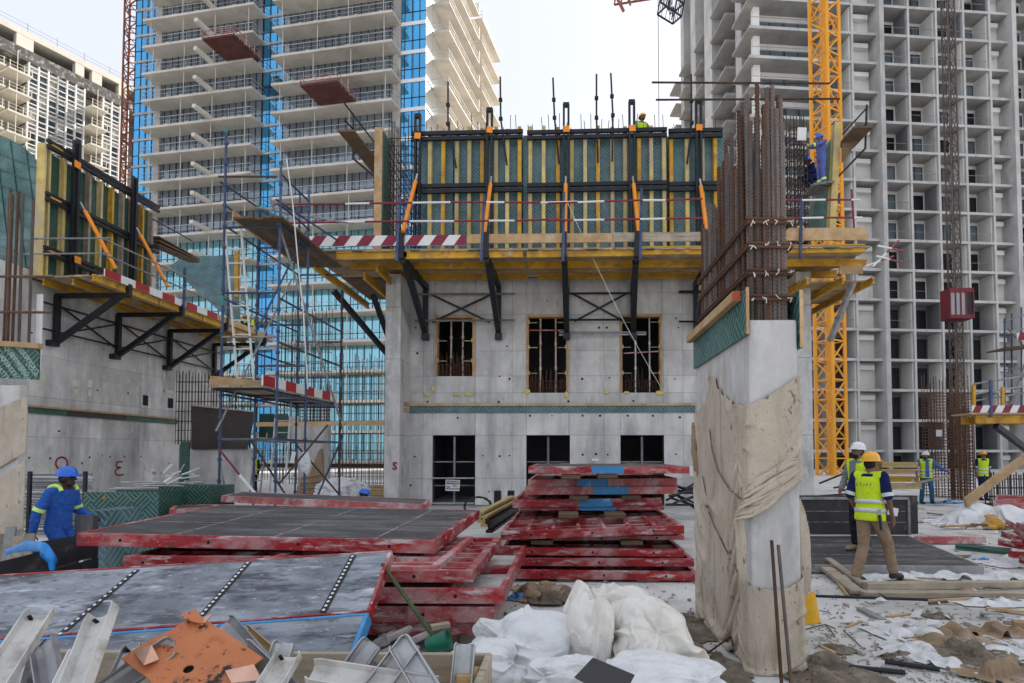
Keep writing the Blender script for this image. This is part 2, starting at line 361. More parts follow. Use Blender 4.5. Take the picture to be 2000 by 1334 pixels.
# ================================================================ left tower, blue glass
m_tslab = pbr('tower_slab_concrete', (.58, .53, .46), .9, 0, .15, .3, [((.28, .25, .22), .5, .52, .75, (1, 1, 1), .5)], .1, 8, .02, rn=.05)
m_tcol = pbr('tower_column_concrete', (.42, .40, .37), .9, 0, .2, .4, [((.25, .22, .2), 1.5, .5, .7)], .1, 8, .02)
m_trail = pbr('pale_rail', (.40, .40, .40), .6)
m_cream = pbr('cream_plaster', (.62, .58, .5), .9, 0, .1, .4, bump=.05)
m_maroond = pbr('rusty_deck', (.10, .035, .028), .8, 0, .3, .7)
def xaxis_rot(d): return math.atan2(d.y, d.x)
def vpoint(px, depth):
    f = V((-math.sin(YAW), math.cos(YAW), 0)); r = V((math.cos(YAW), math.sin(YAW), 0))
    return r*((px-PX)/FPX*depth)+f*depth
def zat(px, py, xy):
    r = ray(px, py); t = (xy.x*r.x+xy.y*r.y)/(r.x*r.x+r.y*r.y); return EYE+t*r.z
d1 = hdir(-5157)
C0 = vpoint(825, 73.9)
tw = thing('glass_tower', 'unfinished high-rise of blue glass with stacked bare concrete balcony slabs', 'tower', C0, xaxis_rot(-d1))
rotw = MX.Rotation(xaxis_rot(-d1), 3, 'Z')
FH = 3.69
zb = zat(533, 46, C0+rotw @ V((-17.8, -2.5, 0)))
ZL = [zb+3*FH-FH*k for k in range(0, 21)]            # slab undersides
ZL = [z for z in ZL if z > -2]
def uf(px, off=0.0):
    # distance along the front, from the corner, of the plane point seen at this horizon pixel
    d_ = hdir(px); n_f = rotw @ V((0, 1, 0)); Q = C0+rotw @ V((0, -off, 0)); P_ = d_*(n_f.dot(Q)/n_f.dot(d_)); return -(P_-C0).dot(d1)
W, DP = -uf(243), 26.0
BL_, BR_, AL_, AR_ = uf(516, 2.5), uf(757, 2.5), uf(256, 2.5), uf(478, 2.5); cB = uf(776)
core = MB(); core.span(-W+.5, -.5, .5, DP-.5, 0, ZL[0]+FH); core.build('core', m_conc_d, tw, True)
def panes(x0, x1, n, mat_, name='glass_pane', low=None):
    wd = (x1-x0)/n
    me = MB().span(-wd/2+.03, wd/2-.03, 0, .06, .28, FH-.03).mesh('pane', mat_)
    me2 = MB().span(-wd/2+.03, wd/2-.03, 0, .06, .28, FH-.03).mesh('pane', low or mat_)
    for z in ZL:
        for i in range(n): inst(name, me2 if z < 29 else me, tw, (x0+wd*(i+.5), 0, z))
panes(cB, 0, 2, m_gblue); panes(AR_-.4, BL_, 1, m_gblue); panes(-W, AL_, 2, m_gblue)
panes(BL_+.05, cB-1.0, 6, m_ggrey, low=m_gteal); panes(AL_+.9, AR_-.45, 6, m_ggrey, low=m_gteal)
me = MB().span(-.03, .03, -.05, .02, 0, FH).mesh('mullion', m_blk)
mu = MB()
for i in range(43):
    x = -W+i
    mu.span(x-.04, x+.04, -.06, .05, 1, ZL[0]+FH)
for z in ZL: mu.span(-W, -.0, -.055, .05, z+1.55, z+1.62)
o = mu.build('mullion_grid', m_blk, tw, True); o['kind'] = 'stuff'
for z in ZL:
    MB().span(cB, .05, -.12, .1, z-.16, z+.3).build('floor_band', m_white, tw, True)
    for a, b in ((AR_-.4, BL_), (-W, AL_)): MB().span(a, b, -.12, .1, z-.1, z+.2).build('floor_band', m_tcol, tw, True)
ct = MB(); ct.span(cB-1.0, cB, -.25, .3, 0, ZL[0]+FH); ct.build('column', m_tcol, tw, True)
ct = MB(); ct.span(AL_, AL_+.9, -.3, .3, 0, ZL[0]+FH); ct.build('column', m_tcol, tw, True)
def slabset(x0, x1, beamx=None):
    for i, z in enumerate(ZL):
        s = MB().span(x0, x1, -2.5, .0, z, z+.3).build('balcony_slab', m_tslab, tw, True)
        r = MB()
        for hz, rw_ in ((.55, .025), (1.1, .06)):
            r.beam((x0+.1, -2.4, z+.3+hz), (x1-.1, -2.4, z+.3+hz), rw_, rw_)
            r.beam((x0+.1, -2.4, z+.3+hz), (x0+.1, -.1, z+.3+hz), .05, .06)
            r.beam((x1-.1, -2.4, z+.3+hz), (x1-.1, -.1, z+.3+hz), .05, .06)
        x = x0+.1
        while x < x1:
            r.beam((x, -2.4, z+.3), (x, -2.4, z+1.45), .035, .035); x += 2.2
        for q in range(int((x1-x0)/1.1)):
            if (i*7+q*3) % 5 < 2: r.span(x0+.3+q*1.1, x0+.8+q*1.1, -2.46, -2.4, z+.3, z+.42)
        r.build('guard_rail', m_trail, s, True)
        for q in range(4):
            x = x0+1.2+q*(x1-x0-2.4)/3+rnd(-.3, .3); MB().tube((x, -2.1, z+.3), (x, -2.1, z+FH), .05, 5).build('prop', m_cream, s, True)
        if beamx is not None: MB().span(beamx-.25, beamx+.25, -5.2, -1.2, z+.3, z+.75).build('cantilever_beam', m_cream, s, True)
slabset(BL_, BR_); slabset(AL_, AR_, uf(395, 2.5))
for (x0, x1, lv) in ((uf(600, 4), uf(672, 4), 6), (uf(408, 4), uf(470, 4), 4)):
    z = ZL[lv]+.32; d = MB().span(x0, x1, -6.6, -1.8, z, z+.25)
    pt = d.build('loading_deck', m_maroond, tw, True); r = MB()
    for hz in (.55, 1.1):
        r.beam((x0, -6.55, z+hz), (x1, -6.55, z+hz), .06, .06)
        for x in (x0, x1): r.beam((x, -6.55, z+hz), (x, -2, z+hz), .06, .06)
    for i in range(6):
        f = i/5; r.beam((x0+(x1-x0)*f, -6.55, z), (x0+(x1-x0)*f, -6.55, z+1.1), .06, .06)
        for x in (x0, x1): r.beam((x, -6.55+4.5*f, z), (x, -6.55+4.5*f, z+1.1), .06, .06)
    r.build('deck_rail', m_redp, pt, True)
# sunlit side
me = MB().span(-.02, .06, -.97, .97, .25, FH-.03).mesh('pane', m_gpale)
for z in ZL[:17]:
    for i in range(6): inst('side_pane', me, tw, (0, 1+2*i*1.0+(0 if i < 2 else 0), z))
mb = MB(); mb.span(-.05, .03, 12, DP, 0, ZL[0]+FH); mb.build('side_wall', m_cream, tw, True)
for z in ZL:
    for (y0, y1, x1) in ((2.0, 14.2, 2.35), (15.2, 25.3, 2.6)):
        s = MB().span(.03, x1, y0, y1, z, z+.26).build('balcony_slab', m_tslab, tw, True)
        r = MB()
        for hz in (.5, 1.05): r.beam((x1-.05, y0, z+.26+hz), (x1-.05, y1, z+.26+hz), .05, .06); r.beam((.1, y0+.05, z+.26+hz), (x1, y0+.05, z+.26+hz), .05, .06)
        for q in range(7): r.beam((x1-.05, y0+(y1-y0)*q/6, z+.26), (x1-.05, y0+(y1-y0)*q/6, z+1.4), .04, .04)
        r.build('guard_rail', m_trail, s, True)
    MB().span(.03, 2.3, 14.6, 14.85, z+.26, z+2.2).build('divider_wall', m_cream, tw, True)
# ================================================================ far left cream building
d3 = hdir(1650); B0 = vpoint(28, 94.0)
rz = xaxis_rot(d3)
fb = thing('cream_building', 'long cream concrete block with open top storey and half-glazed facade', 'building', B0, rz)
# local x runs along the facade away from the camera, local -y faces the street
m_stain = pbr('weathered_band', (.10, .095, .09), .9, 0, .4, .5, [((.45, .43, .4), 1.3, .52, .66)], .2, 8, .03)
m_patch = pbr('patchy_render', (.52, .48, .43), .9, 0, .25, 1.0, [((.76, .73, .68), .9, .48, .6), ((.26, .24, .22), 1.6, .56, .7)], .1, 8, .03)
rb = MX.Rotation(rz, 3, 'Z')
def zfb(px, py): 
    # height where the pixel ray meets the facade plane
    r = ray(px, py); nrm = rb @ V((0, 1, 0)); t = nrm.dot(B0)/nrm.dot(r); return EYE+t*r.z
ztop = zfb(50, 60); zlo = zfb(50, 95); zband = zfb(50, 118); fh = 3.3
L0, L1 = -16, 80
c = MB(); c.span(L0, L1, 3.2, 20, 0, zlo); c.build('core', m_conc_d, fb, True)
c = MB(); c.span(L0, L1, 0, 3.15, zband, zlo-.02); c.build('weathered_band', m_stain, fb, True)
c = MB(); c.span(L0, L1, 0, 14, ztop-.9, ztop); c.build('roof_beam', m_cream, fb, True)
x = L0
def ufb(px):
    r = ray(px, HY); n_b = rb @ V((0, 1, 0)); q_ = V((0, 0, EYE))+r*(n_b.dot(B0)/n_b.dot(r)); return (q_-B0).dot(d3)
for (a, b) in [(-16, -11)]+[(ufb(p_), ufb(q_)) for p_, q_ in ((4, 39), (124, 142), (158, 178), (212, 230))]:
    MB().span(a, b, .02, 1.0, zlo, ztop-.92).build('roof_pier', m_cream, fb, True)
c = MB(); c.span(L0, L1, 8, 8.3, zlo, ztop-.92); c.build('set_back_wall', m_tcol, fb, True)
c = MB()
for hz in (.6, 1.2): c.beam((L0, .2, ztop+hz), (L1, .2, ztop+hz), .04, .04)
for q in range(24): c.beam((L0+4*q, .2, ztop), (L0+4*q, .2, ztop+1.6), .05, .05)
c.build('roof_rail', m_galvd, fb, True)
nf = 9
bays = [(-16, ufb(-24), 'b'), (ufb(-23), ufb(30), 'b'), (ufb(31), ufb(90), 'w'), (ufb(90), ufb(144), 'w'), (ufb(145), ufb(182), 'b'), (ufb(182), ufb(232), 'w')]
for k in range(nf):
    z1 = zband-.05-k*fh; z0 = z1-fh
    for (a, b, t) in bays:
        if t == 'b':
            s = MB().span(a, b-.3, -2.2, 3.1, z0-.15, z0+.15).build('balcony_slab', m_cream, fb, True)
            MB().span(a+.2, b-.2, 2.6, 3.1, z0+.15, z1-.15).build('wall_panel', m_tcol, fb, True)
            r = MB()
            for hz in (.5, 1.0): r.beam((a, -2.1, z0+.15+hz), (b-.3, -2.1, z0+.15+hz), .05, .05)
            for q in (0.05, .35, .65, .98): r.beam((a+(b-.3-a)*q, -2.1, z0), (a+(b-.3-a)*q, -2.1, z0+fh*.97 if q in (.35,) else z0+1.3), .09, .09)
            r.build('balcony_rail', m_cream, s, True)
        else:
            MB().span(a, b, .5, 3.1, z0+2.1, z1+.02).build('wall_panel', m_patch, fb, True)
            n = max(3, int((b-a)/1.9)); wd = (b-a)/n
            fr = MB()
            for i in range(n+1): fr.span(a+i*wd-.10, a+i*wd+.10, -.1, .3, z0, z1)
            for hz in (0.05, .9, 2.0, 2.7): fr.span(a, b, -.08, .2, z0+hz, z0+hz+.12)
            fo = fr.build('window_frame', m_white, fb, True)
            for i in range(n):
                if (i+k) % 3 != 2: MB().span(a+i*wd+.15, a+(i+1)*wd-.15, .35, .45, z0+.1, z0+2.05).build('glass_pane', m_gdark, fo, True)
                else: MB().span(a+i*wd+.15, a+(i+1)*wd-.15, .35, .45, z0+.1, z0+2.05).build('infill', m_patch, fo, True)
# ================================================================ lattice masts
def mast(name, label, cat, cx, cy, wd, z0, z1, step, mat_, rc=.07, rd=.035, rzr=0.0, grp=None):
    t = thing(name, label, cat, (cx, cy, z0), 0, grp); ch = MB(); br = MB()
    rot = MX.Rotation(rzr, 3, 'Z'); h = wd/2
    cs = [rot @ V(p) for p in ((-h, -h, 0), (h, -h, 0), (h, h, 0), (-h, h, 0))]; base = V((cx, cy, 0))
    for p in cs: ch.beam(base+p+V((0, 0, z0)), base+p+V((0, 0, z1)), rc*2, rc*2)
    z = z0; i = 0
    while z < z1-.01:
        zt = min(z+step, z1)
        for q in range(4):
            a = base+cs[q]; b = base+cs[(q+1) % 4]
            br.beam(a+V((0, 0, zt)), b+V((0, 0, zt)), rd*2, rd*2)
            if i % 2: a, b = b, a
            br.beam(a+V((0, 0, z)), b+V((0, 0, zt)), rd*2, rd*2)
        z = zt; i += 1
    ch.build('chord', mat_, t); br.build('bracing', mat_, t); return t
m_crust = pbr('rust_mast_paint', (.28, .085, .05), .7, 0, .3, .5)
m_cyel = pbr('crane_yellow', (.80, .35, .02), .5, 0, .1, .5, [((.5, .25, .1), 3, .6, .75)], .05)
p = vpoint(238, 84); mast('crane_mast', 'rust red lattice crane mast beside the blue glass tower', 'crane', p.x, p.y, 1.6, 0, 70, 1.7, m_crust, .09, .05, .25)
p = vpoint(1624, 48)
cm = mast('crane_mast', 'yellow tower crane mast standing in front of the grey tower', 'crane', p.x, p.y, 1.55, -.2, 44, 1.55, m_cyel, .11, .05, .55)
q = MB(); q.beam(p+V((.1, .3, 0)), p+V((.1, .3, 44)), .28, .28); q.build('ladder_shaft', m_cyel, cm)
# ================================================================ right tower, grey concrete
e1 = hdir(15000); A2 = vpoint(1737, 65.9); nq = V((-e1.y, e1.x, 0))
def on_front(px): d_ = hdir(px); return d_*(nq.dot(A2)/nq.dot(d_))
O2 = on_front(1474); r2 = xaxis_rot(e1)
rt = thing('grey_tower', 'huge unfinished grey concrete tower with a grid of open balcony cells', 'tower', O2, r2)
m_rc = pbr('tower_grey_concrete', (.50, .49, .475), .9, 0, .15, .5, [((.22, .22, .225), 1, .5, .72, (1, 1, .3), .6), ((.55, .55, .54), 2.5, .58, .72, (1, 1, 1), .6)], .15, 10, .02, rn=.06)
m_rsl = pbr('tower_shaded_soffit', (.30, .295, .285), .9, 0, .2, .5, [((.4, .4, .39), 1.5, .56, .75)], .1, 10, .02, rn=.1)  # slabs darker than their edges: shade of the cell ceilings put into the tone
m_rw = pbr('tower_white_wall', (.80, .78, .74), .9, 0, .08, .4, [((.5, .5, .48), 1, .55, .75, (1, 1, .3), .6)], .05, rn=.08)
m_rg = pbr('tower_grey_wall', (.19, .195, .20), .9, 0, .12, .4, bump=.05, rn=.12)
FR = 3.33; Z2 = [2.0+FR*k for k in range(-1, 18)]
UB = 85.0
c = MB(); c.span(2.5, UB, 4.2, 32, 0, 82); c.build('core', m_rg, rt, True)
c = MB(); c.span(0, UB, .05, 4.15, Z2[-1]+FR, 82); c.build('unseen_upper_block', m_rc, rt, True)  # unseen upper storeys as one plain block, added to shade the site
cols_u = [(on_front(q_)-O2).dot(e1) for q_ in (1628, 1680, 1736, 1793, 1849, 1904, 1956, 2000, 2056, 2112, 2168)]
for i, u in enumerate(cols_u):
    thick = i in (2, 7)
    MB().span(u-.12-(.28 if thick else 0), u+.12, -.55 if thick else -.02, 4.15, 0, Z2[-1]+FR).build('column' if thick else 'fin_wall', m_rc, rt, True)
wdw = {}
m_gblack = glass('unlit_opening_glass', (.02, .022, .026), .2, .0, .2)
def wmesh(key, w_):
    if key in wdw: return wdw[key]
    a = MB()
    for x in (0.03, w_/2, w_-.03): a.span(x-.035, x+.035, -.07, .02, 0, 2.6)
    a.span(0, w_, -.07, .02, 0, .06); a.span(0, w_, -.07, .02, 2.54, 2.6)
    gme = MB().span(.05, w_-.05, -.03, .0, .06, 2.54)
    wdw[key] = (a.mesh('window_frame', m_blk), gme.mesh('pane', m_gblack), gme.mesh('pane', m_ggrey)); return wdw[key]
rr = random.Random(3)
for k, z in enumerate(Z2):
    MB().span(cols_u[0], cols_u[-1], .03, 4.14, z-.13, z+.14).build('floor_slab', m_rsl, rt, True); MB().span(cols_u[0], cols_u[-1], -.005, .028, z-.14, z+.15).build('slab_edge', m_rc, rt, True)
    for i in range(len(cols_u)-1):
        a, b = cols_u[i]+.12, cols_u[i+1]-.12
        if i == 2: b = b
        white_bay = i in (1, 6)
        if white_bay:
            b2 = b-(.28)
            MB().span(a, b2, 1.6, 2.0, z+.14, z+FR-.14).build('bay_wall', m_rw, rt, True)
            MB().span(a+.03, b2-.03-.4, .9, 1.58, z+2.35, z+2.85).build('lintel_box', m_rw, rt, True)
            continue
        if cols_u[i+1] in (cols_u[2], cols_u[7]): b -= .28
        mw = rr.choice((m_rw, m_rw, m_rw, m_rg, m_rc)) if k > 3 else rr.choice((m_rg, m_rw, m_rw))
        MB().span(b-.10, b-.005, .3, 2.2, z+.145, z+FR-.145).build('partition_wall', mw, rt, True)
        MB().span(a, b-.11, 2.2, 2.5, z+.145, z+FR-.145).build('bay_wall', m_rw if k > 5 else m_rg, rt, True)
        w_ = round((b-a)*.62, 1)
        f, gd, gg = wmesh(w_, w_)
        o = inst('window', f, rt, (a+.85, 2.19, z+.16)); inst('pane', gd if (k < 8 or rr.random() < .3) else gg, o)
        if rr.random() < .45:
            MB().span(a+.02, b-.11, .25, .29, z+1.1, z+1.14).build('guard_rail', m_galvd, rt, True)
# left block with wide slabs
MB().span(2.4, cols_u[0]-.15, 2.6, 4.15, 0, 60).build('bay_wall', m_rc, rt, True)
MB().span(1.0, 1.7, 1.2, 1.9, 0, 60).build('column', m_rw, rt, True)
for k, z in enumerate(Z2):
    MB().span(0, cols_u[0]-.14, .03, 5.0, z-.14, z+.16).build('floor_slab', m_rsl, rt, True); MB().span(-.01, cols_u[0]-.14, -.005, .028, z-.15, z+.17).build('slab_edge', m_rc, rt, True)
    MB().span(1.72, 8.6, 2.4, 2.59, z+2.5, z+FR-.15).build('lintel_box', m_rw, rt, True)
    f, gd, gg = wmesh(3.2, 3.2)
    for u in (1.9, 5.2):
        o = inst('window', f, rt, (u, 2.58, z+.17)); inst('pane', gg, o)
    r = MB(); r.beam((.1, .1, z+1.2), (cols_u[0]-.2, .1, z+1.2), .04, .04); r.build('guard_rail', m_galvd, rt, True)
    for (v0, v1) in ((7.0, 12.3), (15.6, 19), (21.5, 24.5), (26.2, 29.5)):
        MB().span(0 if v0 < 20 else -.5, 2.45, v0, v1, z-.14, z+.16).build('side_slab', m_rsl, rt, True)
for (v0, v1) in ((5.1, 6.9), (12.5, 15.4), (19.1, 21.3), (24.6, 26.1)):
    MB().span(.3 if v0 > 12 else 1.2, 2.45, v0, v1, 0, 82).build('fin_wall', m_rc, rt, True)
# ================================================================ hoist in front of the grey tower
p = vpoint(1873, 60.5)
hm = mast('hoist_mast', 'dark lattice hoist mast with a red cabin climbing the grey tower', 'hoist', p.x, p.y, .8, 0, 62, 1.5, pbr('hoist_grey_brown', (.12, .095, .085), .7, .2, .3, 1), .06, .03, .1)
zc = zat(1850, 632, p); zt = zat(1850, 575, p)
h = MB(); h.span(p.x-1.85, p.x+.45, p.y-2.1, p.y-.55, zc, zc+.35); h.span(p.x-1.85, p.x+.45, p.y-2.1, p.y-.55, zt-.45, zt)
for x in (p.x-1.83, p.x-1.3, p.x-.8, p.x-.3, p.x+.42): h.span(x-.06, x+.06, p.y-2.12, p.y-.6, zc, zt)
cab = h.build('cabin_frame', pbr('hoist_red', (.15, .015, .022), .55, 0, .15, 1), hm)
MB().span(p.x-1.8, p.x-.3, p.y-2.05, p.y-.6, zc+.36, zt-.46).build('cabin_panel', pbr('grey_mesh_panel', (.33, .34, .36), .6, .2, .1, 2), cab)
MB().span(p.x-.25, p.x+.4, p.y-2.04, p.y-.6, zc+.36, zt-.46).build('cabin_door', m_blk, cab)
# ================================================================ crane load and jib overhead
def cage(t, c, sx, sy, sz, tilt, mat_):
    rt_ = MX.Rotation(tilt, 3, 'Y') @ MX.Rotation(.5, 3, 'Z'); b = MB()
    P8 = [V(c)+rt_ @ V((x*sx/2, y*sy/2, z*sz/2)) for z in (-1, 0, 1) for x, y in ((-1, -1), (1, -1), (1, 1), (-1, 1))]
    for l in range(3):
        for q in range(4):
            b.beam(P8[l*4+q], P8[l*4+(q+1) % 4], .09, .09)
            if l < 2: b.beam(P8[l*4+q], P8[l*4+4+q], .09, .09)
    for f in (.25, .5, .75):
        for q in range(4):
            a = P8[q].lerp(P8[(q+1) % 4], f); e = P8[8+q].lerp(P8[8+(q+1) % 4], f); b.beam(a, e, .04, .04)
    b.build('cage_frame', mat_, t)
    m = MB()
    for i in range(14): m.beam(P8[0].lerp(P8[2], rnd(0, 1))+V((0, 0, .1)), P8[4].lerp(P8[6], rnd(0, 1)), .05, .05)
    m.build('load_rod', mat_, t)
c = at(1312, 5, Y=42)
t = thing('lifting_cage', 'black steel lifting cage hanging in the sky beside the grey tower', 'cage', c)
cage(t, c, 1.4, 1.0, 1.9, .18, m_blk)
MB().tube(c+V((0, 0, 1)), c+V((0, 0, 30)), .03, 5).build('cable', m_blk, t)
cx = at(1286, 100, Y=44)
o = MB().tube(V((cx.x, cx.y, 13)), V((cx.x, cx.y, 70)), .022, 4).build('crane_cable', m_blk); tag(o, 'thin steel crane cable hanging down left of the grey tower', 'cable')
a = at(1202, -12, Y=40); b = at(1310, -26, Y=40)
t = thing('crane_jib', 'red lattice crane jib end poking into the top of the sky', 'crane', a)
jb = MB(); up = V((0, 0, 1.3))
for off in (V((0, 0, 0)), V((0, 1, 0)), V((0, .5, 1.2))):
    jb.beam(a+off, b+off+V((6, 0, 1)), .1, .1)
for i in range(9):
    f = i/8; p0 = a.lerp(b, f); jb.beam(p0, p0+V((0, 1, 0)), .06, .06); jb.beam(p0, p0+V((.3, .5, 1.2)), .06, .06); jb.beam(p0+V((0, 1, 0)), p0+V((.3, .5, 1.2)), .06, .06)
jb.build('lattice', m_crust, t)
jb = MB(); jb.beam(a+V((-.2, 0, .4)), at(1218, 22, Y=40), .16, .16); jb.beam(at(1228, -10, Y=40), at(1231, 10, Y=40), .12, .12); jb.build('hook_arm', m_crust, t)
# ================================================================ central concrete building
FY = 20.0
def fx(px): return at(px, HY, Y=FY).x
def fz(py, px=1100, Y=FY): return at(px, py, Y=Y).z
cb = thing('concrete_building', 'raw grey concrete building shell with two rows of three openings and corner columns', 'building', (fx(1080), FY, 0))
x0, x1 = fx(797), fx(1585)
zs0 = fz(795)                          # shutter strip
ztopw = fz(528)
op = []                                # openings x0,x1,z0,z1
for a, b in ((849, 926), (1028, 1110), (1212, 1294)): op.append((fx(a), fx(b), fz(734 if a < 900 else 767), fz(614)))
for a, b in ((845, 928), (1028, 1113), (1212, 1297)): op.append((fx(a), fx(b), .02, fz(853)))
lip = []
xs = sorted({x0, x1, *[fx(q) for q in (826, 1000, 1180, 1335, 1460)], *[o[0] for o in op], *[o[1] for o in op]})
xs = [x for i, x in enumerate(xs) if i == 0 or x-xs[i-1] > .02]
zs = sorted({.02, ztopw, zs0, fz(850), fz(935), fz(767), fz(734), fz(685), fz(614), fz(572)})
def inside(xa, xb, za, zb_):
    cx_, cz_ = (xa+xb)/2, (za+zb_)/2
    return any(o[0]-.01 < cx_ < o[1]+.01 and o[2] < cz_ < o[3] for o in op)
g_ = .004
majorx = [fx(q) for q in (797, 826, 1028, 1197, 1335, 1460)]
for i in range(len(xs)-1):
    zrun = []
    for j in range(len(zs)-1):
        if inside(xs[i], xs[i+1], zs[j], zs[j+1]): zrun.append(None)
        else: zrun.append((zs[j], zs[j+1]))
    for r in zrun:
        if r is None: continue
        MB().span(xs[i]+g_, xs[i+1]-g_, FY, FY+.3, r[0]+g_, r[1]-g_).build('wall_panel', m_conc, cb)
core = MB()
for i in range(len(xs)-1):
    for j in range(len(zs)-1):
        if not inside(xs[i], xs[i+1], zs[j], zs[j+1]): core.span(xs[i], xs[i+1], FY+.012, FY+.29, zs[j], zs[j+1])
core.build('wall_core', m_conc_d, cb)
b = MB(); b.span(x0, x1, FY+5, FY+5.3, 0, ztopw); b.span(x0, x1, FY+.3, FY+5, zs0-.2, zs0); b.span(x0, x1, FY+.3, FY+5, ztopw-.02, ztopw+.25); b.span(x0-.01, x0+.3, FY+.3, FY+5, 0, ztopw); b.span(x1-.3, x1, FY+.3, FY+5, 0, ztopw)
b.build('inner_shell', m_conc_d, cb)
for a, b_, yf in ((750, 780, 18.77), (1560, 1589, 18.77)):
    xa, xb = at(a, HY, Y=yf).x, at(b_, HY, Y=yf).x
    for z0_, z1_ in ((0, fz(850, Y=yf)), (fz(850, Y=yf), fz(700, Y=yf)), (fz(700, Y=yf), fz(598, Y=yf)), (fz(598, Y=yf), fz(533, Y=yf))):
        MB().span(xa, xb, yf, FY+.32, z0_+.003, z1_-.003).build('column', m_conc_lt, cb, bevel=.012)
hole = MB().tube((0, -.004, 0), (0, .05, 0), .035, 10).mesh('tie_hole', m_hole)
for px, py in ((905, 680), (990, 676), (976, 735), (995, 740), (815, 690), (812, 640), (1170, 640), (1185, 640), (1137, 740), (1140, 790), (1190, 738), (1325, 640), (1318, 740), (1320, 622), (835, 785), (974, 785), (1110, 784), (1237, 783), (894, 816), (1035, 812), (1078, 812), (1138, 812), (1172, 812), (1226, 812), (1275, 812), (810, 892), (943, 890), (976, 891), (995, 890), (1138, 888), (1164, 887), (1187, 888), (1320, 887), (1328, 815), (802, 948), (955, 960), (1069, 588), (1020, 800)):
    p = at(px, py, Y=FY); inst('tie_hole', hole, cb, p-WL[cb.name], (0, 0, 0), (rnd(.7, 1.2),)*3)
m_propw = pbr('worn_pale_prop', (.50, .40, .35), .7, 0, .3, 4, [((.30, .12, .08), 5, .52, .66)])
# openings: timber linings, jacks, starter bars
for k, o in enumerate(op[:3]):
    xa, xb, za, zb_ = o
    for x in (xa+.03, xb-.03): MB().span(x-.04, x+.04, FY-.03, FY+.26, za, zb_).build('timber_lining', m_timber, cb)
    MB().span(xa+.075, xb-.075, FY-.02, FY+.26, zb_-.09, zb_).build('timber_lining', m_timber, cb)
    for f in ((.38, .68), (.33, .7), (.38, .72))[k]:
        x = xa+(xb-xa)*f
        p = MB().tube((x, FY+.15, za), (x, FY+.15, zb_-.1), .03, 7); 
        for q in (.3, .62): p.tube((x, FY+.15, za+(zb_-za)*q), (x, FY+.15, za+(zb_-za)*q+.09), .05, 7)
        p.build('steel_prop', m_propw if k < 2 else m_galv, cb)
    for z in (za+(zb_-za)*.25, za+(zb_-za)*.58, za+(zb_-za)*.9):
        for s, x in ((1, xa+.08), (-1, xb-.08)):
            MB().box((x, FY-.02, z), (.06, .06, .12)).tube((x, FY+.06, z), (x+s*.28, FY+.06, z), .015, 5).build('lining_clamp', m_yelp, cb)
    sb = MB(); n = 14
    for i in range(n):
        x = xa+.1+(xb-xa-.2)*i/(n-1); sb.tube((x, FY+.10, za), (x+rnd(-.04, .04), FY+.10, za+rnd(.35, .85)), .012, 4)
        sb.tube((x+.03, FY+.2, za), (x+rnd(-.03, .06), FY+.2, za+rnd(.3, .7)), .012, 4)
    sb.tube((xa+.05, FY+.08, za+.15), (xb-.05, FY+.08, za+.17), .012, 4); sb.tube((xa+.05, FY+.08, za+.4), (xb-.05, FY+.08, za+.38), .012, 4)
    sb.build('starter_bars', m_rust, cb, kind='stuff')
p = MB().tube(at(812, 657, Y=FY+.15) if 0 else at(1034, 645, Y=FY+.1), at(1108, 645, Y=FY+.1), .025, 6); p.build('steel_prop', m_redp, cb)
MB().tube(at(1218, 690, Y=FY+.12), at(1290, 686, Y=FY+.12), .025, 6).build('steel_prop', m_redp, cb)
MB().tube(at(1092, 649, Y=FY-.12), at(1262, 649, Y=FY-.12), .03, 6).build('steel_prop', m_galv, cb)
MB().tube(at(1092, 654, Y=FY-.16), at(1262, 653, Y=FY-.16), .03, 6).build('steel_prop', m_galv, cb)
for k, o in enumerate(op[3:]):
    xa, xb, za, zb_ = o; x = xa+(xb-xa)*.5
    MB().tube((x, FY+.1, za), (x, FY+.1, zb_), .04, 8).build('steel_prop', m_galvd, cb)
    for q in (.28, .63): MB().tube((xa+.02, FY+.2, za+(zb_-za)*q), (xb-.02, FY+.2, za+(zb_-za)*q), .025, 6).build('steel_prop', m_galvd, cb)
# shutter strip with timber on top, foam blobs, lip
MB().span(fx(800), fx(1358), FY-.05, FY-.002, fz(806), fz(793)).build('shutter_strip', m_plyb, cb)
MB().span(fx(800), fx(1358), FY-.10, FY-.052, fz(793), fz(788)).build('shutter_timber', m_timber, cb)
for dz in (0, .19): MB().span(fx(772), fx(800), 19.2, FY-.11, fz(808)+dz, fz(808)+dz+.17).build('packing_timber', m_timber, cb, bevel=.01)
def lump(c, rad, seed, amp=.35, sub=3, freq=2.5):
    bm = bmesh.new(); bmesh.ops.create_icosphere(bm, subdivisions=sub, radius=1)
    sv = V((seed*3.1, seed*1.7, seed*.9)); m = MB()
    for v in bm.verts:
        d = v.co.normalized(); k = 1+amp*(NZ.ridged_multi_fractal(d*freq*.5+sv, .9, 2.1, 4, 1.0, 2.0)-1.0)*.6
        m.v.append(V((c[0]+d.x*rad[0]*k, c[1]+d.y*rad[1]*k, c[2]+d.z*rad[2]*k)))
    bm.verts.index_update(); m.f = [tuple(v.index for v in f.verts) for f in bm.faces]; bm.free(); return m
for i, (px, py, w_, h_) in enumerate(((789, 770, 9, 7), (835, 771, 6, 4), (893, 771, 8, 3), (916, 770, 9, 4), (1030, 765, 6, 5), (1106, 772, 4, 7), (1185, 767, 6, 3), (1224, 767, 5, 3), (1289, 768, 9, 5), (846, 760, 4, 5))):
    lump(at(px, py, Y=FY-.0), (w_/59, .07, h_/59), i, .5, 3, 5).build('foam_sealing', m_foam, cb)
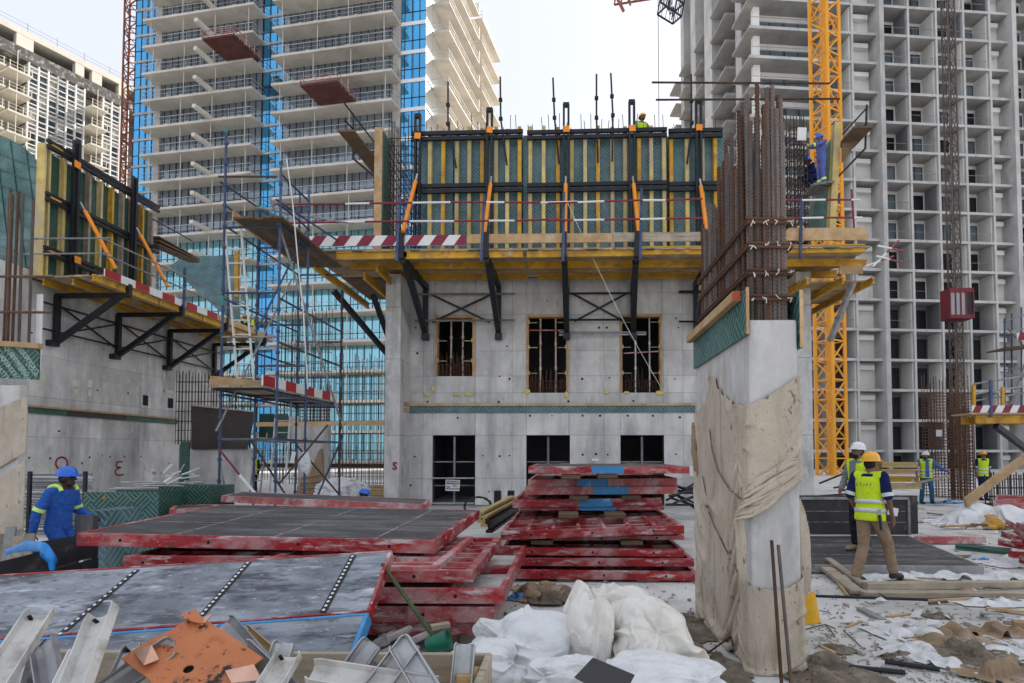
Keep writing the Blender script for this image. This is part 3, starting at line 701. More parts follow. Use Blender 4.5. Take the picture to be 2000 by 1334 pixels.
def text(body, name, size, loc, rot, m, parent, ext=.003, bold=0):
    c_ = bpy.data.curves.new(name, 'FONT'); c_.body = body; c_.size = size; c_.extrude = ext; c_.align_x = 'CENTER'; c_.align_y = 'CENTER'; c_.offset = bold
    c_.resolution_u = 2
    o = bpy.data.objects.new(name, c_); col.objects.link(o)
    o.parent = parent; o.location = V(loc)-WL[parent.name]; o.rotation_euler = rot; c_.materials.append(m); return conv(o)
m_graf = pbr('red_spray_paint', (.30, .01, .03), .8)
text('S', 'sprayed_letter', .34, at(771, 911, Y=18.765), (R(90), 0, 0), m_graf, cb, .002, .012)
# danger sign
sg = thing('danger_sign', 'white danger fall hazard sign wired to the tube in the left doorway', 'sign', at(884, 948, Y=19.85))
c = at(884, 948, Y=19.85); wS, hS = .47, .36; rotS = (R(90), R(1.5), 0); ms = MX.Rotation(R(1.5), 3, 'Y')
MB().box(c, (wS, .012, hS), ms).build('sign_plate', m_white, sg)
MB().box(c+V((0, -.009, .095)), (wS-.04, .006, .115), ms).build('header_band', pbr('sign_navy', (.03, .02, .08), .5), sg)
text('DANGER', 'lettering', .105, c+V((0, -.016, .095)), rotS, m_white, sg, .001, .002)
m_ink = pbr('sign_ink', (.03, .035, .07), .5)
text('FALL', 'lettering', .085, c+V((.09, -.01, -.02)), rotS, m_ink, sg, .001, .002)
text('HAZARD', 'lettering', .075, c+V((.09, -.01, -.115)), rotS, m_ink, sg, .001, .002)
pg = MB(); pg.box(c+V((-.15, -.009, -.12)), (.14, .004, .025), ms).beam(c+V((-.19, -.009, -.1)), c+V((-.12, -.009, -.03)), .004, .025).beam(c+V((-.12, -.009, -.06)), c+V((-.08, -.009, -.02)), .004, .02).beam(c+V((-.12, -.009, -.06)), c+V((-.07, -.009, -.1)), .004, .02); pg.ell(c+V((-.19, -.009, -.02)), (.022, .004, .022)); pg.build('falling_figure', m_ink, sg)
gt = thing('guard_tube', 'galvanised guard tube across the left doorway below the sign', 'tube', at(884, 933, Y=19.92))
MB().tube(at(842, 934, Y=19.9), at(926, 934, Y=19.9), .025, 7).build('tube', m_galv, gt)
MB().tube(at(842, 983, Y=19.9), at(926, 983, Y=19.9), .025, 7).build('tube', m_galv, gt)
# ================================================================ work platform on the central building
PYF = 17.0
def pz(py, Y=PYF, px=1000): return at(px, py, Y=Y).z
def pxx(px, Y=PYF): return at(px, HY, Y=Y).x
wp = thing('work_platform', 'long timber work platform on yellow beams bracketed out from the central building', 'platform', (pxx(1000), PYF, pz(478)))
zd = pz(484)                            # deck top
XL, XR = pxx(594), pxx(1704)
y = PYF+.02; i = 0
while y < 19.6:
    MB().span(XL+rnd(-.05, .1), XR+rnd(-.15, .1), y, y+.235, zd-.05, zd).build('deck_plank', m_timber if i % 3 else m_timber_g, wp); y += .245; i += 1
# toe boards
def striped(p0, p1, h, th, n, parent, slant=.5, ma=m_maroon, mb_=m_white, name='toe_board', first=0):
    d = V(p1)-V(p0); L = d.length; d = d/L; nrm = V((d.y, -d.x, 0)); sl = slant*L/n; up = V((0, 0, h))
    core = MB().beam(V(p0)+up/2-nrm*th/2, V(p1)+up/2-nrm*th/2, th, h).build(name, mb_, parent)
    for k in range(n):
        if (k+first) % 2: continue
        a = V(p0)+d*(L*k/n); b = V(p0)+d*(L*(k+1)/n)
        pl = [a, b, b+up+d*sl, a+up+d*sl]
        e = V(p1); 
        pl = [V(p0)+d*min(L, max(0, (q-V(p0)).dot(d)))+V((0, 0, (q-V(p0)).z)) for q in pl]
        MB().prism([q+nrm*.004 for q in pl], -nrm*.003).build('stripe', ma, core)
striped(V((XL, PYF, pz(478))), V((pxx(908), PYF, pz(478))), pz(458)-pz(478), .04, 13, wp, .6)
for a, b, y0, y1, m_ in ((910, 1197, 457, 475, m_timber), (1199, 1372, 456, 474, m_timber_g), (1538, 1703, 450, 474, m_timber)):
    MB().span(pxx(a), pxx(b), PYF-.02, PYF+.03, pz(y1), pz(y0)).build('toe_board', m_, wp, bevel=.006)
MB().span(pxx(690, 18.6), pxx(1100, 18.6), 18.6, 18.65, zd, zd+.22).build('toe_board', m_timber_g, wp)
# deck plank ends with green bits
for k in range(34):
    x = XL+1.3+k*.42; MB().span(x, x+rnd(.25, .38), PYF-.03, PYF+.25, zd-.075, zd-.052).build('packer', m_plyd if k % 4 == 0 else m_timber, wp)
# yellow H beams along the front and below
for (a, b, yy) in ((650, 790, 495), (782, 1020, 494), (1028, 1245, 493), (1250, 1700, 489)):
    MB().ibeam(V((pxx(a), PYF+.08, pz(yy+1))), V((pxx(b), PYF+.08, pz(yy-1))), .09, pz(488)-pz(504), .045, .035).build('yellow_beam', m_yel, wp, bevel=.004)
for (a, b, Y_, c_) in ((680, 1025, 18.1, 522), (1030, 1700, 18.1, 520), (760, 1030, 19.3, 552), (1050, 1640, 19.3, 548)):
    zc = pz(494)
    MB().ibeam(V((pxx(a, Y_), Y_, zc)), V((pxx(b, Y_), Y_, zc)), .09, .2, .045, .035).build('yellow_beam', m_yel, wp)
# beams running back at the left and right ends
for px in (690, 745):
    p = at(px, 540 if px > 700 else 545, Y=18.3)
for (xa, za, Ya, Yb) in ((pxx(600)+.05, zd-.42, 17.2, 22.0), (pxx(676)+.05, zd-.42, 18.2, 22.0), (pxx(720)+.05, zd-.42, 17.4, 22.0)):
    MB().ibeam(V((xa, Ya, za)), V((xa, Yb, za)), .09, .22, .045, .035).build('yellow_beam', m_yel, wp)
MB().span(XL, x0-.5, 19.6, 22.5, zd-.05, zd-.004).build('deck_plank', m_timber_d, wp)
# right end platform, lower return
RZ = pz(540)
for i in range(9): MB().span(pxx(1590), pxx(1748), 18.2+.3*i, 18.47+.3*i, RZ+.12, RZ+.17).build('deck_plank', m_timber, wp)
for px, dy in ((1600, 0), (1672, 0), (1735, 0)):
    x = pxx(px); MB().ibeam(V((x, 17.6, RZ)), V((x-.2, 21.5, RZ)), .09, .2, .045, .035).build('yellow_beam', m_yel, wp)
MB().span(pxx(1664), pxx(1712), 17.55, 17.6, RZ+.18, RZ+.42).build('toe_board', m_timber, wp)
MB().beam(V((pxx(1700), 17.8, RZ)), V((x1+.05, 18.6, RZ-1.6)), .14, .14).build('bracket_strut', m_galvd, wp)
MB().beam(V((pxx(620), 18.0, RZ-.1)), V((x0-.6, 20.2, RZ-1.9)), .14, .14).build('bracket_strut', m_blk, wp)
MB().beam(V((pxx(690), 18.6, RZ-.1)), V((x0-.55, 20.6, RZ-1.9)), .14, .14).build('bracket_strut', m_blk, wp)
# climbing brackets
bx = [(782, 831), (949, 974), (1103, 1107), (1246, 1237), (1395, 1360)]
wallx = []
for i, (pf, pw) in enumerate(bx):
    Xf = pxx(pf); Xw = fx(pw)
    ztop_ = zd-.36; zbot = fz(656)
    for s in (-.07, .07):
        pass
    br = MB().beam(V((Xf, PYF+.35, ztop_+.05)), V((Xw, FY-.2, zbot+.12)), .17, .17); br.build('bracket_strut', m_blk, wp)
    MB().beam(V((Xw, FY-.15, zbot-.08)), V((Xw, FY-.15, ztop_)), .16, .14).build('bracket_post', m_blk, wp)
    MB().box(V((Xw, FY-.15, zbot-.05)), (.22, .26, .2)).build('bracket_foot', m_blk, wp)
    MB().beam(V((Xf, PYF-.02, ztop_+.06)), V((Xw, FY-.02, ztop_+.06)), .14, .2).build('bracket_arm', m_blk, wp)
    if i < 4 or 1: MB().beam(V((Xf-.02, PYF-.04, pz(505))), V((Xf+.02*0, PYF-.04, pz(455))), .13, .12).build('post_shoe', m_blk, wp)
    wallx.append(Xw)
for i in (0, 2):
    xa, xb = wallx[i], wallx[i+1]; zA, zB = fz(577), fz(628)
    m_ = m_galvd if i == 0 else m_blk
    for z in (zA, zB): MB().tube(V((xa-.35 if i == 0 else xa, FY-.24, z)), V((xb+.55 if i == 0 else xb+.1, FY-.24, z)), .035, 6).build('tie_tube', m_, wp)
    MB().beam(V((xa+.2, FY-.2, zA)), V((xb-.3, FY-.2, zB-.05)), .06, .06).build('cross_brace', m_blk, wp)
    MB().beam(V((xb-.2, FY-.23, zA)), V((xa+.25, FY-.23, zB-.05)), .06, .06).build('cross_brace', m_blk, wp)
MB().tube(at(1326, 570, Y=FY-.2), at(1375, 570, Y=FY-.2), .05, 6).build('tie_tube', m_blk, wp)
MB().tube(at(1326, 628, Y=FY-.2), at(1375, 628, Y=FY-.2), .035, 6).build('tie_tube', m_blk, wp)
# guard posts and red-white rails
for (pa, ya, pb, yb) in ((775, 510, 781, 385), (940, 510, 946, 380), (1100, 510, 1102, 375), (1250, 508, 1253, 368), (1563, 505, 1566, 385)):
    MB().beam(at(pa, ya, Y=PYF-.08), at(pb, yb, Y=PYF-.08), .07, .07).build('guard_post', m_navy, wp)
def rail(pts, Y, r=.028, name='guard_rail'):
    # alternating maroon and white tube pieces
    for k, (a, b) in enumerate(zip(pts[:-1], pts[1:])):
        MB().tube(at(a[0], a[1], Y=Y), at(b[0], b[1], Y=Y), r, 7).build(name, m_white if a[2] else m_maroon, wp)
rail([(535, 399, 0), (675, 398, 1), (722, 397, 0), (806, 396, 1), (880, 395, 0), (950, 395, 1), (985, 395, 0), (1056, 396, 1), (1128, 394, 0)], PYF-.13)
rail([(1070, 397, 0), (1128, 395, 1), (1180, 393, 0), (1255, 391, 1), (1300, 391, 0), (1372, 388, 0)], PYF-.18)
rail([(535, 436, 0), (664, 434, 1), (713, 433, 0), (800, 432, 1), (887, 432, 0), (955, 431, 1), (1005, 431, 0), (1090, 428, 0)], PYF-.13)
rail([(1068, 430, 0), (1120, 430, 1), (1180, 429, 0), (1250, 428, 1), (1300, 427, 0), (1372, 426, 0)], PYF-.18)
rail([(1535, 391, 0), (1566, 391, 1), (1612, 390, 0), (1662, 390, 1), (1680, 390, 0)], PYF-.13)
rail([(1535, 426, 0), (1566, 426, 1), (1608, 425, 0), (1668, 425, 1), (1684, 425, 0)], PYF-.13)
MB().tube(at(1663, 370, Y=PYF), at(1668, 445, Y=PYF), .03, 6).build('guard_post', m_maroon, wp)
for k, (a, b) in enumerate((((1705, 520), (1755, 470)), ((1715, 480), (1765, 490)), ((1690, 520), (1745, 500)), ((1712, 500), (1760, 512)))):
    p0, p1 = at(a[0], a[1], Y=17.5), at(b[0], b[1], Y=18.6); mid = p0.lerp(p1, .5)
    MB().tube(p0, mid, .028, 6).build('guard_rail', m_white, wp); MB().tube(mid, p1, .028, 6).build('guard_rail', m_maroon, wp)
# rope from rail to window
rp = MB(); P0 = at(1108, 395, Y=16.8); P1 = at(1298, 768, Y=19.85); pts = [P0.lerp(P1, i/10)+V((0, 0, -.25*math.sin(math.pi*i/10))) for i in range(11)]
tag(rp.path(pts, .012, 4).build('rope', m_cage), 'thin white rope hanging from the guard rail down to the right window', 'rope')
# ================================================================ wall formwork on top of the central building
FYW = 19.6
wf = thing('wall_formwork', 'tall wall formwork of green ply, yellow beams and black walers on the central building', 'formwork', (pxx(1000, FYW), FYW, zd))
def wz(py, Y=FYW): return at(1080, py, Y=Y).z
def wx(px, Y=FYW): return at(px, HY-350, Y=Y).x
zF0, zF1 = zd+.0, wz(264)
for a, b in ((815, 884), (885, 1020), (1021, 1105), (1106, 1235), (1236, 1305), (1308, 1400), (1400, 1420)):
    MB().span(wx(a)+.008, wx(b)-.008, FYW, FYW+.03, zF0, zF1).build('ply_panel', m_plyb, wf)
MB().span(wx(815), wx(1420), FYW+.35, FYW+.38, zF0, zF1+.1).build('rear_ply', m_plyb, wf)
k = 0
for px in (840, 866, 893, 917, 942, 969, 991, 1015, 1036, 1062, 1090, 1117, 1143, 1168, 1196, 1221, 1248, 1272, 1297, 1311, 1342, 1372, 1397):
    x = wx(px); s_ = rnd(.09, .125); top = zF1+rnd(.0, .25)
    MB().ibeam(V((x, FYW-.1, zF0)), V((x, FYW-.1, top)), .12, .19, .05, .05, (0, 1, 0)).build('yellow_beam', (m_yelp, m_yel, m_yelp)[k % 3], wf, bevel=.004); k += 1
for (a, b) in ((805, 1022), (1030, 1302), (1305, 1410)):
    for py in (272, 374):
        for dz in (-.09, .09):
            MB().beam(V((wx(a), FYW-.26, wz(py)+dz)), V((wx(b), FYW-.26, wz(py-.012*(b-a))+dz)), .1, .12).build('waler', m_blk, wf)
for px, top in ((819, 236), (958, 226), (1106, 218), (1233, 214), (1362, 214)):
    x = wx(px)
    for d in (-.075, .075): MB().beam(V((x+d, FYW-.37, zF0)), V((x+d, FYW-.37, wz(top))), .07, .12, (0, 1, 0)).build('strongback', m_blk, wf)
    MB().box(V((x, FYW-.37, wz(top))), (.2, .14, .12)).build('strongback_cap', m_blk, wf)
    MB().box(V((x+.01, FYW-.445, wz(266 if px != 819 else 276))), (.2, .02, .2), MX.Rotation(R(rnd(-12, 12)), 3, 'Y')).build('orange_plate', m_orange, wf)
for (a, ya, b, yb) in ((815, 340, 790, 440), (960, 345, 947, 448), (1105, 345, 1104, 450), (1236, 345, 1247, 450), (1367, 350, 1380, 450)):
    p0, p1 = at(a, ya, Y=FYW-.45), at(b, yb, Y=17.9); d = (p1-p0)
    MB().tube(p0, p0+d*.16, .03, 7).build('prop_screw', m_galv, wf)
    MB().tube(p0+d*.15, p0+d*1.12, .062, 9).build('push_pull_prop', m_orange, wf, smooth=False)
for pts in (((1080, 152), (1083, 230), (1092, 320)), ((1165, 145), (1165, 230), (1168, 318)), ((1193, 143), (1197, 225), (1196, 315)), ((875, 160), (875, 242), (891, 328)), ((977, 150), (978, 232), (990, 322)), ((1350, 145), (1351, 240), (1342, 320))):
    P = [at(a, b, Y=FYW-.3) for a, b in pts]; m = MB().path(P, .03, 6)
    for f in (P[1], P[0].lerp(P[1], .55)): m.box(f, (.12, .1, .09))
    m.build('guard_post', m_blk, wf)
for a, ya, b, yb in ((1273, 161, 1620, 163), (1281, 195, 1640, 193)):
    MB().tube(at(a, ya, Y=18.9), at(b, yb, Y=18.9), .032, 7).build('guard_rail', m_rustd, wf)
sb = MB()
for i in range(46):
    px = 830+i*12.6+rnd(-5, 5); p = at(px, 264, Y=FYW+.2); sb.tube(p, p+V((rnd(-.05, .05), 0, rnd(.2, .75))), .011, 4)
sb.build('starter_bars', m_rustd, wf, kind='stuff')
# end post and working bracket at the left
MB().span(wx(735), wx(750), FYW-.35, FYW-.1, zd, wz(256)).build('end_post', m_timber, wf)
MB().span(wx(750)-.03, wx(752), FYW-.3, FYW+.6, zd, wz(262)).build('end_ply', m_plyd, wf)
bp = thing('bracket_walkway', 'narrow plank walkway bracketed off the left end of the wall formwork', 'platform', at(710, 300, Y=19.3))
MB().beam(at(676, 255, Y=17.6), at(745, 340, Y=21), .5, .05).build('plank', m_timber_d, bp)
MB().path([at(690, 285, Y=19.3), at(690, 310, Y=19.3), at(735, 348, Y=19.3), at(735, 365, Y=19.3)], .035, 6).build('bracket', m_blk, bp)
MB().tube(at(692, 298, Y=19.3), at(738, 296, Y=19.3), .035, 6).build('bracket_arm', m_blk, bp)
MB().tube(at(673, 202, Y=18), at(735, 283, Y=20.8), .03, 6).build('guard_rail', m_blk, bp); MB().tube(at(673, 235, Y=18), at(690, 252, Y=18.6), .03, 6).build('guard_rail', m_blk, bp)
MB().tube(at(690, 222, Y=18.6), at(690, 256, Y=18.6), .03, 6).build('guard_post', m_blk, bp)
# rebar cage in the open end of the form, left
def rebar_mesh(name, label, x_a, x_b, y_a, y_b, z0, z1, nx, ny, nz, r, m_, extra=.5, parent=None, jig=.02):
    t = parent or thing(name, label, 'rebar cage', ((x_a+x_b)/2, (y_a+y_b)/2, z0))
    v = MB()
    for i in range(nx):
        for j in range(ny):
            if 0 < i < nx-1 and 0 < j < ny-1: continue
            x = x_a+(x_b-x_a)*i/max(1, nx-1)+rnd(-jig, jig); y = y_a+(y_b-y_a)*j/max(1, ny-1)+rnd(-jig, jig)
            v.tube((x, y, z0), (x, y, z1+rnd(0, extra)), r, 5)
    v.build('vertical_bars', m_, t, kind='stuff')
    h = MB()
    for k in range(nz):
        z = z0+(z1-z0)*(k+.5)/nz+rnd(-jig, jig)
        c = [V((x_a, y_a, z)), V((x_b, y_a, z)), V((x_b, y_b, z)), V((x_a, y_b, z))]
        for q in range(4): h.beam(c[q], c[(q+1) % 4]+V((0, 0, rnd(-jig, jig))), r*1.3, r*1.3)
    h.build('hoops', m_, t, kind='stuff'); return t
rebar_mesh('rebar_cage', 'dark tied rebar cage standing in the open left end of the wall formwork', wx(756), wx(802), FYW+.1, FYW+3.4, zd, wz(255), 7, 16, 17, .016, m_rustd, .9)
rebar_mesh('rebar_cage', 'dark rebar cage behind the thick bars, beside the climbing worker', at(1545, 300, Y=FYW).x, at(1576, 300, Y=FYW).x, FYW, FYW+1.2, zd, fz(262), 6, 7, 26, .016, m_rustd, .8)
# tilted end panel at the right end
ep = thing('end_formwork', 'tilted green end shutter with a single yellow beam right of the climbing worker', 'formwork', at(1630, 450, Y=19.3))
MB().prism([at(1612, 290, Y=19.9), at(1606, 330, Y=19.9), at(1597, 372, Y=19.9), at(1580, 455, Y=19.9), at(1618, 455, Y=19.9), at(1630, 262, Y=19.9)], (0, .5, 0)).build('ply_panel', m_plyd, ep)
MB().ibeam(at(1634, 242, Y=19), at(1623, 452, Y=19), .2, .26, .07, .08, (0, 1, 0)).build('yellow_beam', m_yelp, ep)
MB().beam(at(1650, 268, Y=18.6), at(1686, 268, Y=18.6), 1.2, .05).build('plank', m_timber_d, ep)
MB().prism([at(1645, 280, Y=18.7), at(1676, 276, Y=18.7), at(1645, 318, Y=18.7)], (0, .05, 0)).build('gusset', m_timber_d, ep)
MB().path([at(1693, 205, Y=18.6), at(1690, 290, Y=18.6), at(1640, 342, Y=18.6)], .035, 6).build('bracket', m_blk, ep)
MB().tube(at(1646, 262, Y=18.6), at(1692, 212, Y=18.6), .03, 6).build('guard_rail', m_blk, ep); MB().tube(at(1668, 266, Y=18.6), at(1694, 240, Y=18.6), .03, 6).build('guard_rail', m_blk, ep)
# ================================================================ left building wing
LX = at(55, 795, Z=zs0).x; LPX = at(205, 537, Z=zd).x
def lw(px, py, X=None): return at(px, py, X=LX if X is None else X)
lb = thing('wing_building', 'raw grey concrete side wing on the left with bracketed platform and red sprayed signs', 'building', (LX, 24, 0))
Y0, Y1 = 15.0, lw(432, 800).y
ztl = zs0+ (ztopw-zs0)
ysb = [Y0]+[lw(px, 800).y for px in (55, 130, 200, 275, 340, 385)]+[Y1]
zsb = [.02, lw(130, 905).z*0+.02]
zsb = [.02, at(130, 855, X=LX).z, zs0-.13, zs0+.38, at(60, 690, X=LX).z, at(60, 600, X=LX).z, ztopw]
for a, b in zip(ysb[:-1], ysb[1:]):
    for c, d in zip(zsb[:-1], zsb[1:]):
        MB().span(LX-.3, LX, a+.004, b-.004, c+.004, d-.004).build('wall_panel', m_conc, lb)
MB().span(LX-.29, LX-.012, Y0, Y1-.01, .02, ztopw-.01).build('wall_core', m_conc_d, lb)
MB().span(LX-8, LX-.31, Y1-.4, Y1-.02, .0, ztopw).build('end_wall', m_conc, lb)
MB().span(LX+.003, LX+.06, lw(55, 795).y, lw(128, 800).y, zs0-.2, zs0).build('shutter_strip', m_plyd, lb)
MB().span(LX+.003, LX+.06, lw(128, 800).y+.01, lw(245, 800).y, zs0-.2, zs0).build('shutter_strip', m_brown, lb)
MB().span(LX+.003, LX+.06, lw(245, 800).y+.01, lw(345, 800).y, zs0-.2, zs0).build('shutter_strip', m_plyd, lb)
MB().span(LX+.003, LX+.10, lw(20, 795).y, lw(345, 800).y, zs0+.004, zs0+.07).build('shutter_timber', m_timber, lb)
hl = MB().tube((0, 0, 0), (.005, 0, 0), .04, 9).mesh('tie_hole', m_hole)
for px, py in ((57, 894), (98, 895), (175, 893), (215, 892), (243, 892), (275, 892), (115, 842), (57, 660), (62, 650), (145, 748), (190, 762), (250, 768), (290, 690), (203, 682), (200, 890), (330, 905), (160, 905)):
    p = lw(px, py); inst('tie_hole', hl, lb, V((LX+.001, p.y, p.z))-WL[lb.name], (0, 0, 0), (1, rnd(.7, 1.2), rnd(.7, 1.2)))
for px, y0, y1, w_ in ((81, 730, 770, 7), (148, 742, 772, 6), (175, 741, 775, 5), (206, 747, 785, 6), (232, 751, 785, 5), (328, 762, 775, 9), (320, 722, 772, 2)):
    for (ya, yb, ww) in ((y0, y0+(y1-y0)*.45, w_), (y0+(y1-y0)*.6, y1, w_*.6)):
        p0, p1 = lw(px-ww, (ya+yb)/2), lw(px+ww, (ya+yb)/2); q0, q1 = lw(px, ya), lw(px, yb)
        MB().span(LX+.001, LX+.015, min(p0.y, p1.y), max(p0.y, p1.y), q1.z, q0.z).build('filler_patch', pbr('pale_filler', (.6, .6, .5), .9), lb)
for px, y0, y1 in ((284, 772, 792), (333, 778, 797)):
    a, b = lw(px-5, 780), lw(px+5, 780); MB().span(LX-.001, LX+.012, a.y, b.y, lw(px, y1).z, lw(px, y0).z).build('wall_pocket', m_hole, lb)
def strokes(pts, r, m, parent, name):
    P = [lw(a, b)+V((.012, 0, 0)) for a, b in pts]; b_ = MB()
    for a, c in zip(P[:-1], P[1:]): b_.beam(a, c, r, .006, (1, 0, 0))
    b_.build(name, m, parent)
strokes([(120+11.5*math.cos(a), 905+12*math.sin(a)) for a in [i*math.pi/9 for i in range(19)]], .06, m_graf, lb, 'sprayed_ring')
strokes([(239, 903), (235, 901), (228, 903), (226, 909), (230, 913), (236, 913), (229, 915), (224, 921), (226, 927), (233, 928), (242, 927)], .055, m_graf, lb, 'sprayed_numeral')
# ---- platform of the left wing
lp = thing('work_platform', 'left work platform with yellow beams running along the side wing wall', 'platform', (LPX, 24, zd))
PY0, PY1 = at(205, 537, X=LPX).y, at(533, 650, X=LPX).y
x = LPX-.02; i = 0
while x > LX+.1:
    MB().span(x-.235, x, PY0+rnd(-.05, .12), PY1+rnd(-.1, .3), zd-.05, zd).build('deck_plank', m_timber if i % 2 else m_timber_g, lp); x -= .245; i += 1
MB().span(LX-.9, LX+.15, PY0-.1, PY0+3, zd-.05, zd).build('deck_plank', m_timber, lp)
yst = at(424, 606, X=LPX).y
striped(V((LPX, PY0, zd-.06)), V((LPX, yst, zd-.06)), .27, .04, 9, lp, 0.0, m_redw)
for a, b in ((yst+.03, yst+4.5), (yst+4.53, PY1)): MB().span(LPX-.04, LPX+.0, a, b, zd-.06, zd+.2).build('toe_board', m_timber, lp)
ys_ = [PY0+.0, PY0+.0+(PY1-PY0)*.28, PY0+(PY1-PY0)*.52, PY0+(PY1-PY0)*.75, PY1]
for xo in (.12, 1.15, 2.15):
    for a, b in zip(ys_[:-1], ys_[1:]):
        MB().ibeam(V((LPX-xo, a-.35+(.45 if xo > 1 else 0), zd-.18)), V((LPX-xo, b-.45, zd-.18)), .09, .22, .05, .035).build('yellow_beam', m_yel, lp, bevel=.004)
MB().ibeam(V((LX-.3, PY0-.25, zd-.18)), V((LX-.3, PY0+4, zd-.18)), .09, .22, .05, .035).build('yellow_beam', m_yel, lp)
for i, px in enumerate((103, 225, 327, 415)):
    yb_ = lw(px, 640).y; zb0 = lw(103, 672).z
    MB().beam(V((LX+.14, yb_, zb0)), V((LX+.14, yb_, zd-.35)), .16, .16, (1, 0, 0)).build('bracket_post', m_blk, lp)
    MB().beam(V((LX+.2, yb_, zb0+.1)), V((LPX-.3, yb_, zd-.38)), .15, .17).build('bracket_strut', m_blk, lp)
    MB().beam(V((LX+.1, yb_, zd-.38)), V((LPX-.05, yb_, zd-.38)), .14, .16).build('bracket_arm', m_blk, lp)
    MB().box(V((LX+.12, yb_-.12, zb0)), (.24, .32, .2)).build('bracket_foot', m_blk, lp)
    MB().box(V((LPX-.04, yb_, zd-.2)), (.14, .16, .42)).build('post_shoe', m_blk, lp)
    if i < 3:
        y2 = lw((225, 327, 415)[i], 640).y
        for z in (zd-.75, zd-1.65): MB().tube(V((LX+.18, yb_-.7, z)), V((LX+.18, y2+.5, z)), .035, 6).build('tie_tube', m_blk, lp)
        MB().beam(V((LX+.16, yb_+.2, zd-.75)), V((LX+.16, y2-.2, zd-1.7)), .05, .06).build('cross_brace', m_blk, lp)
        MB().beam(V((LX+.2, yb_+.2, zd-1.65)), V((LX+.2, y2-.2, zd-.8)), .05, .06).build('cross_brace', m_blk, lp)
    if i: MB().beam(V((LPX+.05, yb_, zd-.3)), V((LPX+.05, yb_, zd+1.5)), .08, .08).build('guard_post', m_navy, lp)
for z in (.62, 1.12):
    MB().tube(V((LPX+.1, PY0-.2, zd+z)), V((LPX+.1, PY1, zd+z)), .028, 6).build('guard_rail', m_galvd, lp)
    MB().tube(V((LPX+.3, PY0-.2, zd+z+.03)), V((LX-1.6, PY0-.2, zd+z+.03)), .028, 6).build('guard_rail', m_galvd, lp)
# ---- formwork of the left wing
lf = thing('wall_formwork', 'left wall formwork with one wide yellow post, black walers and two orange props', 'formwork', (LX+.3, 22, zd))
FXL = LX+.45
fy0, fy1 = at(88, 400, X=FXL).y, at(299, 430, X=FXL).y
zft = at(75, 272, X=FXL).z
MB().span(FXL-.2, FXL-.17, fy0+.1, fy0+2.9, zd, zft-.15).build('ply_panel', m_plyd, lf); MB().span(FXL-.2, FXL-.17, fy0+2.91, fy1, zd, zft-.15).build('ply_panel', m_plyd, lf)
MB().ibeam(V((FXL-.08, fy0, zd)), V((FXL-.08, fy0, zft)), .30, .24, .06, .08, (0, 1, 0)).build('wide_post', m_yelp, lf, bevel=.006)
for i in range(9):
    y = fy0+.75+i*(fy1-fy0-.8)/8; MB().ibeam(V((FXL-.07, y, zd)), V((FXL-.07, y, zft-rnd(.0, .25))), .09, .2, .05, .035, (1, 0, 0)).build('yellow_beam', (m_yelp, m_yel, m_timber_g)[i % 3], lf, bevel=.004)
for py in (287, 390, 495):
    z = at(100, py, X=FXL).z; ye = fy1+.2 if py < 480 else fy0+2.6
    for dz in (-.09, .09): MB().beam(V((FXL+.1, fy0-.1, z+dz)), V((FXL+.1, ye, z+dz)), .1, .12).build('waler', m_blk, lf)
    MB().box(V((FXL+.1, fy0+.25, z)), (.14, .4, .06)).build('waler_wedge', m_yel, lf)
for px, ytop in ((147, 275), (262, 345)):
    y = at(px, 400, X=FXL+.25).y; zt_ = at(px, ytop, X=FXL+.25).z
    for d in (-.09, .09): MB().beam(V((FXL+.25, y+d, zd)), V((FXL+.25, y+d, zt_)), .12, .09, (1, 0, 0)).build('strongback', m_blk, lf)
    MB().beam(V((FXL+.27, y, zd)), V((FXL+.27, y, zt_-.1)), .05, .16, (1, 0, 0)).build('strongback', m_blk, lf)
    if px < 200:
        for py in (322, 508): MB().box(at(px+5, py, X=FXL+.38), (.02, .26, .24)).build('orange_plate', m_orange, lf)
for (a, ya, b, yb) in ((157, 395, 226, 525), (267, 445, 328, 560)):
    p0 = at(a, ya, X=FXL+.4); p1 = V((LPX-.45, p0.y+.2, zd+.05)); p1 = at(b, yb, X=LPX-.6); d = p1-p0
    MB().tube(p0, p0+d*.14, .03, 7).build('prop_screw', m_galv, lf); MB().tube(p0+d*.13, p1, .065, 9).build('push_pull_prop', m_orange, lf)
fp = thing('plank_walkway', 'dark planks propped on the far end of the left formwork', 'platform', at(340, 500, X=LX+.4))
for k in range(3): MB().beam(at(300, 462+8*k, X=LX+.5), at(380, 506+3*k, X=LX+.5), .5, .05).build('plank', m_timber_d, fp)
MB().tube(at(298, 428, X=LX+.5), at(375, 470, X=LX+.5), .03, 6).build('guard_rail', m_blk, fp)
MB().span(LX-1.0, LX-.6, fy1+.5, fy1+.6, zd, zd+1.1).build('post', m_blk, fp)
# green ply at the far left and behind, part of the wing's next pour
gp = thing('curved_formwork', 'big curved dark green ply shutter at the far left behind the thick bars', 'formwork', at(0, 500, Y=21.5))
n = 10; c = [(-40, 245), (0, 264), (20, 272), (40, 283), (60, 300), (75, 318)]
pl = [at(a, b, Y=21.0) for a, b in c]+[at(75, 520, Y=21.0), at(-40, 520, Y=21.0)]
MB().prism(pl, (0, .05, 0)).build('ply_panel', m_ply, gp)
for k in range(9):
    p0, p1 = at(-40, 285+k*30, Y=20.97), at(75, 330+k*30, Y=20.97)
    MB().beam(p0, p1, .02, .03).build('joint_strip', m_plyd, gp)
for k in range(5):
    p0, p1 = at(-40+k*30, 250+k*12, Y=20.98), at(-10+k*30, 520, Y=20.98); MB().beam(p0, p1, .02, .03).build('joint_strip', m_plyd, gp)
